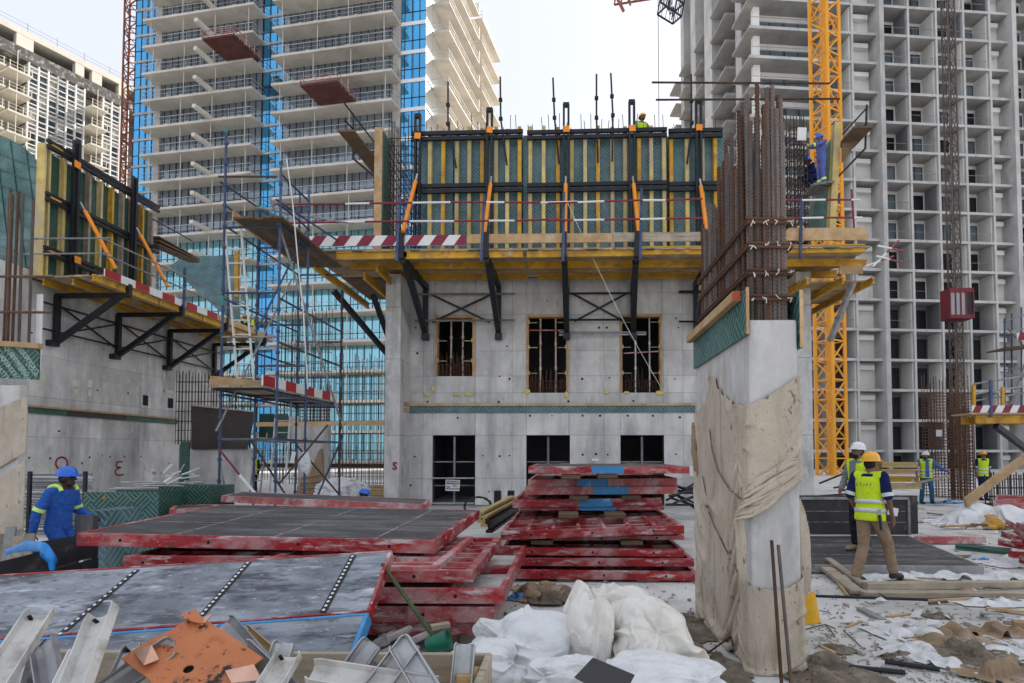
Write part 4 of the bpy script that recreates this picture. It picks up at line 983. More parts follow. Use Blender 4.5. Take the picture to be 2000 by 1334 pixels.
# far curved ply behind the left platform
gq = thing('rear_formwork', 'blue green ply shutter standing beyond the far end of the left platform', 'formwork', at(400, 560, Y=32))
pl = [at(a, b, Y=32) for a, b in ((330, 520), (360, 500), (460, 500), (470, 640), (420, 600))]
MB().prism(pl, (0, .06, 0)).build('ply_panel', m_plyb, gq)
MB().ibeam(at(463, 490, Y=31.8), at(463, 580, Y=31.8), .2, .2, .05, .05, (0, 1, 0)).build('yellow_beam', m_yel, gq)
# ---- low wall, brown sheet and mesh beyond the wing
lw_ = thing('low_wall', 'low grey concrete wall under a brown steel sheet left of the scaffold', 'wall', at(400, 960, Y=24.5))
a, b = at(352, 886, Y=24.5), at(488, 886, Y=24.5)
MB().span(a.x, b.x, 24.5, 24.9, 0, at(400, 876, Y=24.5).z).build('wall_body', m_conc, lw_)
z0, z1 = at(400, 876, Y=24.4).z, at(400, 800, Y=24.4).z
MB().prism([at(374, 878, Y=24.4), at(482, 877, Y=24.4), at(497, 805, Y=24.4), at(374, 793, Y=24.4)], (0, .08, 0)).build('brown_sheet', m_brown, lw_)
MB().beam(at(372, 791, Y=24.35), at(498, 804, Y=24.35), .1, .06).build('edge_timber', m_timber_g, lw_)
a, b = at(330, 930, Y=23), at(350, 868, Y=23)
tag(MB().span(a.x, b.x, 23, 23.3, 0, b.z).build('pale_board', m_conc_lt), 'pale upright panel standing against the low wall beside a green strip', 'panel')
a, b = at(352, 918, Y=23.05), at(370, 862, Y=23.05)
tag(MB().span(a.x+.01, b.x, 23.02, 23.1, 0, b.z).build('ply_strip', m_plyd), 'narrow dark green ply strip next to the pale upright panel', 'board')
rebar_mesh('rebar_mesh', 'thin upright rebar grid rising behind the brown sheet', at(342, 800, Y=24.9).x, at(495, 800, Y=24.9).x, 24.95, 25.2, 0, at(340, 735, Y=24.9).z, 26, 2, 12, .014, m_rustd, .3)
# ================================================================ scaffold tower
SY = 13.9
def sx(px, Y=SY): return at(px, HY, Y=Y).x
sa = thing('scaffold_tower', 'tall blue tube scaffold tower with planked decks between the two buildings', 'scaffold', (sx(484), SY, 0))
XLs, XRs = sx(429), sx(539)
frames = [SY, SY*1.112, SY*1.285]
tops = {(0, 0): at(427, 250, Y=SY).z, (0, 1): at(537, 318, Y=SY).z, (1, 0): at(496, 560, Y=frames[1]).z*0+at(496, 400, Y=frames[1]).z, (1, 1): at(596, 371, Y=frames[1]).z, (2, 0): at(578, 380, Y=frames[2]).z, (2, 1): at(665, 420, Y=frames[2]).z*0+at(665, 560, Y=frames[2]).z}
for i, Y in enumerate(frames):
    for s, X in ((0, XLs), (1, XRs)):
        zt_ = tops[(i, s)]
        st = MB().tube((X, Y, 0.03), (X, Y, zt_), .03, 8).build('standard', m_navy if (i, s) != (2, 1) else m_rustd, sa)
        cl = MB(); z = .55
        while z < zt_: cl.tube((X, Y, z), (X, Y, z+.07), .048, 8); z += .5
        cl.build('collars', m_navy, st, local=False, kind='stuff')
        MB().tube((X, Y, zt_*.55), (X, Y, zt_*.55+.22), .034, 8).build('sleeve', m_teal, st); MB().tube((X, Y, zt_-.12), (X, Y, zt_+.02), .034, 8).build('sleeve', m_teal, st)
        MB().box((X, Y, .015), (.16, .16, .03)).build('base_plate', m_galvd, st)
def led(p0, p1, m=m_navy, r=.027, name='ledger'): MB().tube(p0, p1, r, 7).build(name, m, sa)
zq = lambda py, px=484, Y=SY: at(px, py, Y=Y).z
for py in (444, 572, 658, 858):
    z = zq(py)
    led((XLs, SY, z), (XRs, SY, z), m_galvd if py in (658, 858) else m_navy)
for i in (0, 1):
    for X, s in ((XLs, 0), (XRs, 1)):
        for py in (340, 400, 440, 582, 668, 770, 858):
            z = zq(py)
            if z < min(tops[(i, s)], tops[(i+1, s)])+.05: led((X, frames[i], z), (X, frames[i+1], z), m_navy if py != 668 else m_rustd)
for i in (1, 2):
    for py in (440, 607, 696, 770):
        z = zq(py); led((XLs, frames[i], z), (XRs, frames[i], z), m_navy)
# top rails leaning to the platform, braces
led(at(427, 345, Y=SY), at(540, 345, Y=SY), m_rustd, .025); led(at(430, 355, Y=SY), at(600, 470, Y=frames[2]), m_navy)
led(at(495, 405, Y=SY*1.05), at(690, 437, Y=16.9), m_galvd); led(at(540, 390, Y=SY), at(672, 478, Y=17.5), m_navy)
led(at(527, 385, Y=SY-.1), at(665, 820, Y=15), m_galvd, .028, 'brace'); led(at(598, 452, Y=15.4), at(505, 640, Y=SY), m_navy, .024, 'brace')
led(at(570, 545, Y=15.4), at(422, 842, Y=SY-.1), m_galvd, .024, 'brace')
led(at(488, 858, Y=SY), at(560, 970, Y=SY+.2), m_rustd, .025, 'brace'); led(at(670, 850, Y=frames[2]), at(620, 970, Y=frames[2]), m_navy, .028, 'brace')
led(at(545, 945, Y=SY), at(640, 830, Y=15.4), m_rustd, .024, 'brace'); led(at(580, 870, Y=15.4), at(668, 972, Y=16), m_rustd, .024, 'brace')
led(at(430, 880, Y=SY), at(470, 930, Y=SY), m_maroon, .024, 'brace'); led(at(468, 928, Y=SY-.02), at(505, 972, Y=SY), m_white, .034, 'brace')
led(at(430, 905, Y=SY+.6), at(442, 970, Y=SY+.6), m_galvd, .022, 'brace')
# upper deck planks running back to the platform
zu = zq(440)+.05
for k in range(5):
    X = XLs+.35+k*.235; MB().span(X, X+.225, SY-.25+rnd(-.1, .1), 17.3, zu, zu+.05).build('deck_plank', m_timber_d, sa)
MB().beam(V((XLs+.25, SY-.1, zu+.15)), V((XLs+.25, SY+2.8, zu+.15)), .04, .22).build('toe_board', m_timber, sa)
# lower deck
zl = at(463, 753, Y=SY-.15).z
xa, xb = at(411, 753, Y=SY-.15).x, at(516, 753, Y=SY-.15).x
for k in range(5):
    w_ = (xb-xa)/5; MB().span(xa+k*w_+.006, xa+(k+1)*w_-.006, SY-.2+rnd(-.06, .02), frames[2]+.3, zl-.05, zl).build('deck_plank', m_timber_g, sa)
striped(V((xb, SY-.2, zl)), V((xb, frames[2]+.35, zl)), .24, .04, 8, sa, 0, m_redw)
MB().beam(V((xa+.02, SY-.22, zl+.12)), V((xb-.1, SY+.5, zl+.06)), .04, .2).build('toe_board', m_timber, sa)
for Y in frames: led((xa, Y-.06, zl-.08), (xb+.1, Y-.06, zl-.08), m_rustd)
for X in (xa+.08, xb-.05): led((X, SY-.1, zl-.085), (X, frames[2]+.2, zl-.085), m_navy)
zq2 = zq(858); 
for Y in frames: led((XLs, Y, zq2), (XRs, Y, zq2), m_galvd)
def ladder(name, label, p0, p1, wd, n, m_, r=.022, side=V((1, 0, 0))):
    t = thing(name, label, 'ladder', p1); s = side*wd/2
    for q in (-1, 1): MB().tube(p0+s*q, p1+s*q, r*1.3, 6).build('stile', m_, t)
    rme = MB().tube(-s, s, r*.8, 6).mesh('rung', m_)
    for i in range(n): inst('rung', rme, t, p0.lerp(p1, (i+.5)/n)-WL[t.name])
    return t
ladder('ladder', 'white ladder standing on the lower scaffold deck up to the upper deck', at(455, 445, Y=SY+.55), at(480, 752, Y=SY+.5), .40, 11, m_cage)
ladder('ladder', 'grey ladder leaning inside the scaffold from the ground to the lower deck', at(556, 765, Y=17), at(538, 1000, Y=16.4), .42, 10, m_galv)
ladder('ladder', 'short grey ladder standing behind the scaffold near the low wall', at(512, 845, Y=21), at(497, 970, Y=20.7), .36, 6, m_galvd)
pts = [at(560, 310, Y=SY), at(572, 400, Y=SY), at(585, 545, Y=SY-.1), at(592, 600, Y=SY-.1), at(601, 760, Y=SY-.1)]
tag(MB().path(pts, .014, 5).build('rope', m_cage), 'thick white rope hanging down the front of the scaffold tower', 'rope')
bg_ = MB(); c = at(596, 903, Y=15.3)
m = lump(c, (.13, .1, .27), 31, .4, 3, 3); o = m.build('plastic_bag', m_wplas2, smooth=False); tag(o, 'white plastic carrier bag tied to a scaffold tube', 'bag')
tag(MB().box(at(572, 893, Y=15.2), (.1, .01, .28), MX.Rotation(.2, 3, 'Y')).build('paper_tag', m_white), 'small white scaffold tag hanging left of the carrier bag', 'tag')
tag(MB().box(at(1566, 262, Y=19.3), (.28, .05, .42), MX.Rotation(.05, 3, 'Y')).build('polystyrene_block', m_white), 'white foam block stuck on top of the dark rebar cage', 'block')
# ---- things seen through and behind the scaffold
cw = thing('wrapped_column', 'concrete column wrapped in brown burlap behind the scaffold', 'column', at(620, 975, Y=24))
a, b = at(582, 886, Y=24), at(634, 886, Y=24)
MB().span(a.x, b.x, 24, 24.6, 0, at(600, 830, Y=24).z).build('shaft', m_conc_lt, cw)
gv = MB()
P = [at(px, py, Y=23.9) for px, py in ((578, 985), (580, 950), (600, 940), (622, 880), (628, 876), (636, 985))]
MB().prism(P, (0, .09, 0)).build('burlap_wrap', m_burlap2, cw)
for k in range(5): MB().tube(at(582+k*3, 935+k*9, Y=23.88), at(634, 925+k*13, Y=23.88), .05, 6).build('burlap_fold', m_burlap2, cw)
rebar_mesh('rebar_cage', 'brown rebar cage on top of the burlap wrapped column', a.x, b.x, 24.1, 24.5, at(600, 830, Y=24).z, at(600, 770, Y=24).z, 9, 4, 9, .014, m_rust, .5)
rebar_mesh('rebar_mesh', 'fine rebar grid standing beyond the scaffold left of the building', at(655, 886, Y=30).x, at(752, 886, Y=30).x, 30, 30.4, 0, at(700, 720, Y=30).z, 14, 2, 12, .014, m_rustd, 1.0)
rebar_mesh('rebar_mesh', 'fine rebar grid standing far behind the wrapped column', at(540, 886, Y=34).x, at(640, 886, Y=34).x, 34, 34.4, 0, at(590, 640, Y=34).z, 16, 2, 16, .014, m_rustd, 1.5)
rebar_mesh('rebar_mesh', 'low rebar fence of bars at the far slab edge', at(500, 886, Y=40).x, at(760, 886, Y=40).x, 40, 40.3, 0, at(600, 880, Y=40).z, 44, 2, 5, .014, m_rust, .6)
tag(MB().beam(at(500, 829, Y=23.3), at(752, 826, Y=21.5), .1, .16).build('timber_rail', m_timber), 'long timber rail crossing behind the scaffold at head height', 'timber')
tag(MB().span(at(505, 880, Y=26).x, at(560, 880, Y=26).x, 26, 26.1, at(500, 862, Y=26).z, at(500, 808, Y=26).z).build('green_board', m_plyd), 'dull green ply panel seen between the scaffold tubes', 'board')
tag(MB().span(at(548, 880, Y=26.3).x, at(580, 880, Y=26.3).x, 26.3, 26.4, at(500, 858, Y=26).z, at(500, 812, Y=26).z).build('grey_board', m_conc), 'grey panel right of the dull green ply panel', 'board')
wt = at(668, 965, Y=21); o = lump(wt+V((0, 0, .1)), (.85, .5, .42), 5, .6, 4, 3).build('white_tarpaulin', m_wplas2); tag(o, 'crumpled white tarpaulin heap beyond the scaffold base', 'tarpaulin')
for k in range(9):
    z = .05+.1*(k//2); Y = 23.2+.3*(k % 2); o = MB().beam(V((at(690, 900, Y=Y).x+rnd(-.3, .3), Y, z)), V((at(752, 900, Y=Y).x+.4, Y, z+.02)), .2, .09).build('timber_length', m_timber); tag(o, 'rough timber length in the pile beyond the white tarpaulin', 'timber', 'timber lengths piled beyond the tarpaulin')
# ================================================================ foreground pillar (right of centre)
PN = 4.83; PF = 6.77; PT = 2.79
pxa = at(1466, HY, Y=PN).x; pxb = at(1561, HY, Y=PN).x
pl_ = thing('concrete_pillar', 'near concrete wall pillar half wrapped in burlap with tall rebar sprouting from its top', 'pillar', ((pxa+pxb)/2, PN, 0))
MB().span(pxa, pxb, PN, PF, 0, PT).build('shaft', m_conc_lt, pl_, bevel=.012)
def lf_z(px, py): return at(px, py, X=pxa).z
b = MB()
zA, zB = 2.67, 3.04
MB().span(pxa-.03, pxa-.008, PN-.03, PF+.02, zA, zB).build('shutter_board', m_ply, pl_)
MB().span(pxa-.031, pxa-.006, PN-.034, PN-.031, zA, zB+.005).build('board_edge', m_timber, pl_)
MB().span(pxa-.10, pxa-.032, PN+.12, PF+.06, zB-.07, zB+.015).build('batten', m_timber, pl_, bevel=.006)
MB().span(pxa-.10, pxa-.032, PN+.116, PN+.119, zB-.07, zB+.015).build('painted_end', pbr('red_end_paint', (.4, .09, .05), .8), pl_)
b = MB().hexa([(pxb+.012, PN-.03, 2.56), (pxb+.036, PN-.03, 2.56), (pxb+.036, PF, 2.56), (pxb+.012, PF, 2.56), (pxb+.006, PN-.03, 3.02), (pxb+.03, PN-.03, 3.02), (pxb+.09, PF, 3.02), (pxb+.066, PF, 3.02)])
b.build('shutter_board', m_ply, pl_)
MB().span(pxb+.008, pxb+.036, PN-.036, PN-.0315, 2.56, 3.02).build('board_edge', m_timber, pl_)
# deformed bars, one shared mesh
def bar_mesh(L, r, m, name):
    b = MB(); n = 8; vs = []; fs = []; nr = int(L/.0125)
    for k in range(nr+1):
        z = L*k/nr
        for i in range(n):
            a = 2*math.pi*i/n; ph = (k+ (i if i < n//2 else n-i)*.5) % 3
            rr_ = r*(1.06 if ph < 1 else .82); vs.append((rr_*math.cos(a), rr_*math.sin(a), z))
    for k in range(nr):
        for i in range(n):
            j = (i+1) % n; fs.append((k*n+i, k*n+j, (k+1)*n+j, (k+1)*n+i))
    b.add(vs, fs); b.add([vs[(nr)*n+i] for i in range(n)], [tuple(range(n))]); return b.mesh(name, m)
bars = [bar_mesh(2.2, .021, m_rebar, 'bar'), bar_mesh(2.2, .021, m_rust, 'bar')]
base = WL[pl_.name]
def putbar(x, y, top, mi=0, par=None, bz=PT-.1, bs=None):
    par = par or pl_; h = top-bz
    o = inst('rebar', (bs or bars)[mi], par, V((x, y, bz))-WL[par.name], (R(rnd(-.5, .5)), R(rnd(-.4, .4)), rnd(0, 6)), (1, 1, h/2.2))
rx = random.Random(11)
ys = [PN+.09+i*(PF-PN-.16)/23 for i in range(24)]
for i, y in enumerate(ys):
    for q, X in enumerate((pxa+.05, pxb-.06)):
        top = {0: 4.45, 1: 4.72, 2: 4.6}.get(i, rx.uniform(4.2, 4.75)) if i < 13 else rx.uniform(3.95, 4.35)
        putbar(X+rx.uniform(-.01, .01), y, top, 1 if rx.random() < .3 else 0)
        if i % 2 == q % 2 or i < 6: putbar(X+(.042 if q == 0 else -.042), y+rx.uniform(-.012, .03), top-rx.uniform(.05, .4), 1 if rx.random() < .35 else 0)
for x, top, mi in ((.10, 4.5, 0), (.12, 4.78, 1), (.16, 4.3, 0), (.18, 4.6, 1), (.25, 4.4, 0), (.30, 4.65, 0), (.20, 4.74, 0), (.235, 4.76, 0), (.27, 4.55, 0)): putbar(pxa+x, PN+.085, top, mi)
for x, top, mi in ((.13, 4.35, 1), (.19, 4.5, 0), (.25, 4.4, 1)): putbar(pxa+x, PF-.09, top, mi)
for z in (3.60, 3.40, 3.18, 2.97):
    h = MB(); t_ = .018
    c = [V((pxa+.015, PN+.04, z)), V((pxb-.015, PN+.04, z-.01)), V((pxb-.015, PF-.04, z)), V((pxa+.015, PF-.04, z+.02))]
    for q in range(4): h.tube(c[q], c[(q+1) % 4], t_*.75, 6); h.tube(c[q]+V((0, 0, .03)), c[(q+1) % 4]+V((0, 0, .028)), t_*.6, 6)
    h.build('hoop', m_rust, pl_)
    for k in range(4):
        p = V((pxa+.05+.1*k, PN+.025, z)); tie = MB()
        for q in range(3): tie.tube(p, p+V((rnd(-.035, .035), rnd(-.03, 0), rnd(-.05, .03))), .004, 4)
        tie.build('wire_tie', m_cage, pl_)
for z in (3.8, 4.1):
    pass
MB().tube(V((pxa+.09, PN+.5, 2.8)), V((pxa+.09, PN+.5, 3.95)), .02, 7).box(V((pxa+.09, PN+.5, 3.95)), (.05, .05, .03)).build('conduit', m_navy, pl_)
# burlap sheets: unfolded (s, z) strips, s runs along the left face to the corner, then the front face
SL = PF-PN
def unfold(s, d):
    if s < SL: return V((pxa-d, PF-s, 0))
    s -= SL
    if s < pxb-pxa: return V((pxa+s, PN-d, 0))
    s -= pxb-pxa; return V((pxb+d, PN+s, 0))
def s_of(px):
    if px <= 1466: return PF-at(px, HY, X=pxa).y
    return SL+at(px, HY, Y=PN).x-pxa
def z_of(px, py): return at(px, py, X=pxa).z if px <= 1466 else at(px, py, Y=PN).z
def interp(pts, s):
    if s <= pts[0][0]: return pts[0][1]
    for (a, b), (c, d) in zip(pts[:-1], pts[1:]):
        if s <= c: return b+(d-b)*(s-a)/(c-a) if c > a else d
    return pts[-1][1]
def sheet(name, top, bot, s0, s1, d0, seed, parent, ns=150, nz=80, folds=(), m=m_burlap, zb=None):
    tp = [(s_of(a), z_of(a, b)) for a, b in top]; bt = [(s_of(a), z_of(a, b)) for a, b in bot] if bot else None
    X = np.zeros((ns+1, nz+1, 3)); rg_ = np.random.default_rng(seed)
    for i in range(ns+1):
        s = s0+(s1-s0)*i/ns; zt_ = interp(tp, s); zb_ = interp(bt, s) if bt else .01
        for j in range(nz+1): X[i, j] = (s, d0+.004*NZ.noise(V((s*7, j*.11, seed)))+.004, zb_+(zt_-zb_)*j/nz)
    pin = np.zeros((ns+1, nz+1), bool); pin[::max(4, ns//9), nz] = True; pin[0, :] = True; pin[-1, :] = True; pin[::5, 0] = True
    for q in range(5): pin[rg_.integers(0, ns), rg_.integers(0, nz)] = True
    X = drape(X, 1.014, 1.008, False, 34, 8, 6, cols=(), pins=pin, floor=.004, lo=(-9, d0, 0), hi=(99, d0+.06, 9), bend=.12)
    m_ = gridmesh(X); m_.v = [unfold(p.x, p.y)+V((0, 0, p.z)) for p in m_.v]
    o = m_.build(name, m, parent, smooth=True)
    so = o.modifiers.new('solid', 'SOLIDIFY'); so.thickness = .003; so.offset = 1; return o
bw = thing('burlap_wrap', 'stained pale burlap wrapped and tied around the near concrete pillar', 'burlap', (pxa, PN, 0))
topE = [(1361, 806), (1370, 795), (1384, 775), (1393, 742), (1398, 714), (1405, 742), (1418, 766), (1438, 783), (1455, 791), (1466, 788), (1490, 778), (1520, 760), (1557, 735), (1575, 732)]
botE = [(1361, 1200), (1440, 1200), (1448, 1000), (1466, 1008), (1490, 985), (1520, 962), (1561, 938), (1575, 930)]
sC = s_of(1446)
sheet('burlap_sheet', topE, None, .0, sC, .014, 1, bw, 90, 100, ((s_of(1398), 2.3, .03, 9), (s_of(1446), 1.3, .03, 8)))
sheet('burlap_sheet', topE, [(1440, 1003), (1448, 1003), (1466, 1010), (1490, 988), (1520, 965), (1561, 940), (1575, 930)], sC, SL+.415, .016, 2, bw, 40, 60, ((SL+.4, 1.6, .03, 9), (SL, 1.35, .03, 8)))
lowE = [(1440, 1125), (1450, 1120), (1466, 1140), (1480, 1146), (1505, 1150), (1535, 1145), (1561, 1128), (1580, 1120)]
sheet('burlap_sheet', lowE, None, sC-.02, SL+.45, .022, 3, bw, 44, 50, ((SL, .8, .015, 7),))
# rolled fold of cloth across the opening and hanging strip at the right edge
def roll(pts, r, name, seed, m=m_burlap, par=None, n=26):
    vs = []; fs = []; k = 10
    P = [V(p) for p in pts]
    seg = []
    for i in range(n+1):
        f = i/n*(len(P)-1); a = min(int(f), len(P)-2); seg.append(P[a].lerp(P[a+1], f-a))
    for i, p in enumerate(seg):
        d = (seg[min(i+1, n)]-seg[max(i-1, 0)]).normalized(); x = d.cross(V((0, -1, .01))).normalized(); y = V((0, -1, 0))
        e = math.sin(math.pi*min(1, max(0.05, (i+.5)/(n+1))))**.35
        for q in range(k):
            a = 2*math.pi*q/k; rr_ = r*e*(1+.45*NZ.noise(V((i*.3, math.cos(a)*1.6, math.sin(a)*1.6+seed))))
            vs.append(p+x*math.cos(a)*rr_+y*math.sin(a)*rr_*.45)
    for i in range(n):
        for q in range(k):
            j = (q+1) % k; fs.append((i*k+q, i*k+j, (i+1)*k+j, (i+1)*k+q))
    return MB().add(vs, fs).build(name, m, par, smooth=True)
Yc = PN-.055
for k in range(9):
    f = k/8; o_ = rnd(-.02, .02); dy = -62*f
    roll([at(1434+3*k, 1014+dy*.9, Y=Yc+.03*(k % 3)), at(1466, 1006+dy*.95+rnd(-4, 4), Y=Yc+.012*(k % 3)), at(1500, 986+dy+rnd(-5, 5), Y=Yc+.012*(k % 2)), at(1535, 960+dy*.9+rnd(-4, 4), Y=Yc), at(1564, 938+dy*.7, Y=Yc+.03)], .016+.010*(k % 3 == 1), 'burlap_fold', k, m_burlap, bw)
for k in range(4): roll([at(1436+4*k, 1008-3*k, Y=Yc+.03), at(1440+5*k, 1060, Y=Yc+.04), at(1442+4*k, 1105, Y=Yc+.05), at(1448+4*k, 1140, Y=Yc+.05)], .013, 'burlap_fold', 20+k, m_burlap, bw)
for k in range(4): roll([at(1562+2*k, 975+6*k, Y=PN+.1), at(1565+4*k, 1040, Y=PN+.1+.03*k), at(1568+4*k, 1110, Y=PN+.1), at(1566+5*k, 1180-8*k, Y=PN+.12)], .020, 'burlap_fold', 30+k, m_burlap, bw)
for k in range(3): roll([at(1354+2*k, 825+8*k, X=pxa-.03), at(1355+k, 880, X=pxa-.05), at(1362+2*k, 940-6*k, X=pxa-.03)], .028, 'burlap_fold', 40+k, m_burlap2, bw)
for k, (a, b) in enumerate((((1507, 1055), (1527, 1345)), ((1520, 1064), (1546, 1345)))):
    p0, p1 = at(a[0], a[1], Y=4.6), at(b[0], b[1], Y=4.45); p1 = p0+(p1-p0)*((p0.z-.0)/(p0.z-p1.z))
    o = MB().tube(p1, p0, .013, 7).build('reinforcing_bar', m_rust if k == 0 else m_rebar); tag(o, ('rusty', 'greyish')[k]+' bar leaning on the lower burlap of the near pillar, '+('left', 'right')[k]+' of the two', 'bar')
# ================================================================ left pillar
QN = 8.1
qb = at(74, HY, Y=QN).x; qa = qb-1.6; qs = at(34, HY, Y=QN).x
ql = thing('concrete_pillar', 'left concrete pillar with a printed green shutter board and burlap below', 'pillar', (qs-.5, QN, 0))
MB().span(qa, qs, QN, QN+.13, 0, at(50, 752, Y=QN).z).build('shaft', m_conc_lt, ql, bevel=.012)
zc0, zc1 = at(50, 742, Y=QN).z, at(50, 682, Y=QN).z
MB().hexa([(qa, QN-.035, zc0+.07), (qb, QN-.035, zc0), (qb, QN-.01, zc0), (qa, QN-.01, zc0+.07), (qa, QN-.035, zc1+.10), (qb, QN-.035, zc1), (qb, QN-.01, zc1), (qa, QN-.01, zc1+.10)]).build('shutter_board', m_plyd, ql)
MB().beam((qa, QN-.05, zc1+.14), (qb+.03, QN-.05, zc1+.03), .09, .07).build('batten', m_timber, ql)
m_print = pbr('pale_green_print', (.3, .45, .42), .6)
for i, (px, py) in enumerate(((8, 703), (20, 720), (27, 700), (38, 712), (50, 696), (57, 706), (5, 727), (62, 722), (47, 731))):
    s_ = 'QUATTRO' if i < 7 else 'DOOR'
    text(s_, 'printed_word', .085 if i < 7 else .08, at(px, py, Y=QN-.037), (R(90), R(52), 0), m_print, ql, .0008, .001)
for px, top, mi in ((4, 358, 1), (10, 366, 0), (18, 372, 1), (27, 366, 1), (34, 370, 0), (47, 378, 0)):
    p = at(px, 500, Y=QN+.1); putbar(p.x, QN+.12+.05*(px % 3), at(px, top, Y=QN).z, mi, ql, 3.0)
for z in (3.7, 4.2):
    MB().tube((qa, QN+.08, z), (qs+.35, QN+.08, z-.02), .018, 6).build('hoop', m_rust, ql)
MB().span(at(30, 700, Y=QN).x, at(40, 700, Y=QN).x, QN+.3, QN+.33, 2.9, 4.0).build('plastic_sheath', m_white, ql)
bl = thing('burlap_wrap', 'burlap sheets hung over the left pillar at the picture edge', 'burlap', (qs-.4, QN-.05, 0))
def flat_sheet(name, poly_top, poly_bot, Y, m, parent, seed, nx=40, nz=40, amp=.03):
    vs = []; fs = []
    for i in range(nx+1):
        px = -60+(54+60)*i/nx; zt_ = at(px, interp(poly_top, px), Y=Y).z; zb_ = at(px, interp(poly_bot, px), Y=Y).z; x = at(px, 886, Y=Y).x
        for j in range(nz+1):
            z = zb_+(zt_-zb_)*j/nz; q = V((x*1.5, z*1.2, seed)); d = .02+amp*abs(NZ.noise(q*2))+.012*abs(NZ.noise(q*7)); vs.append((x, Y-d, z))
    for i in range(nx):
        for j in range(nz):
            a = i*(nz+1)+j; fs.append((a, a+nz+1, a+nz+2, a+1))
    o = MB().add(vs, fs).build(name, m, parent, smooth=True); so = o.modifiers.new('solid', 'SOLIDIFY'); so.thickness = .006; return o
flat_sheet('burlap_sheet', [(-60, 815), (0, 797), (54, 773)], [(-60, 940), (0, 915), (52, 885)], QN-.01, m_burlap, bl, 3)
flat_sheet('burlap_sheet', [(-60, 955), (0, 935), (52, 900)], [(-60, 1060), (0, 1046), (50, 1034)], QN-.03, m_burlap, bl, 8)
# ================================================================ steel framed form panels
def formpanel(name, label, FL, FR, BR, BL, th, face, frame, ribs=None, up=True, group=None, rail=.07, blue=None, holes=0, seams=(), cat='formwork'):
    FL, FR, BR, BL = map(V, (FL, FR, BR, BL)); cen = (FL+FR+BR+BL)/4
    n = (FR-FL).cross(BL-FL).normalized(); C = [FL, FR, BR, BL]
    t = thing(name, label, cat, (cen.x, cen.y, min(c.z for c in C)-th), 0, group)
    def bil(u, v): return (FL.lerp(FR, u)).lerp(BL.lerp(BR, u), v)
    ru = rail/max(.3, (FR-FL).length); rv = rail/max(.3, (BL-FL).length)
    I = [bil(ru, rv), bil(1-ru, rv), bil(1-ru, 1-rv), bil(ru, 1-rv)]
    dn = -n*th
    for q in range(4):
        a, b, ib, ia = C[q], C[(q+1) % 4], I[(q+1) % 4], I[q]
        MB().hexa([a+dn, b+dn, ib+dn, ia+dn, a, b, ib, ia]).build('edge_rail', frame, t, bevel=.004)
    if blue:
        a, b = FL.lerp(FR, blue[0]), FL.lerp(FR, blue[1]); o = -(BL-FL).normalized()*.004
        MB().hexa([a+dn*1.01+o, b+dn*1.01+o, b+dn*1.01-o, a+dn*1.01-o, a-dn*.01+o, b-dn*.01+o, b-dn*.01-o, a-dn*.01-o]).build('blue_patch', m_bluep, t)
    if up:
        e = -n*.006; f = -n*.03; MB().hexa([p+f for p in I]+[p+e for p in I]).build('face_sheet', face, t)
    else:
        f = dn*.97; e = dn*.85; MB().hexa([p+f for p in I]+[p+e for p in I]).build('face_sheet', face, t)
    if ribs:
        nu, nv = ribs; rw = .05
        for i in range(1, nu):
            u = i/nu; du = rw/2/(FR-FL).length
            q = [bil(u-du, rv), bil(u+du, rv), bil(u+du, 1-rv), bil(u-du, 1-rv)]; d0 = -n*.012
            MB().hexa([p+dn*.84 for p in q]+[p+d0 for p in q]).build('rib', frame, t)
        for j in range(1, nv):
            v = j/nv; dv = rw/2/(BL-FL).length
            q = [bil(ru, v-dv), bil(1-ru, v-dv), bil(1-ru, v+dv), bil(ru, v+dv)]; d0 = -n*.02
            MB().hexa([p+dn*.8 for p in q]+[p+d0 for p in q]).build('rib', frame, t)
    for (kind, a) in seams:
        q = (bil(a-.003, .02), bil(a+.003, .02), bil(a+.003, .98), bil(a-.003, .98)) if kind == 'u' else (bil(.02, a-.004), bil(.98, a-.004), bil(.98, a+.004), bil(.02, a+.004))
        MB().hexa([p-n*.01 for p in q]+[p-n*.003 for p in q]).build('seam', m_seam, t)
    for k in range(holes):
        a = FL.lerp(FR, (k+.5)/holes)+dn*.5; o = -(BL-FL).normalized()
        MB().tube(a+o*.003, a-o*.01, .016, 8).build('bolt_hole', m_hole, t)
    return t, bil, n
m_seam = pbr('seam_residue', (.30, .25, .25), .8, 0, .4, 6, [((.10, .09, .09), 9, .5, .6)])
# big panel lying face up on the left stack
AFL = at(150, 1041, Y=5.9); AFR = at(850, 1056, Y=5.8); ABR = at(937, 996, Y=8.5); ABL = at(425, 985, Y=9.3)
ABR.z = AFR.z+.02; ABL.z = AFL.z+.02
ABR = at(937, 996, Z=AFR.z+.01); ABL = at(428, 985, Z=AFL.z+.0)
formpanel('steel_formwork', 'large red edged panel lying face up with a black gridded surface', AFL, AFR, ABR, ABL, .125, m_film, m_red, seams=(('u', .27), ('u', .55), ('u', .83), ('v', .33), ('v', .66)), holes=4, rail=.05)
zA = AFR.z-.13
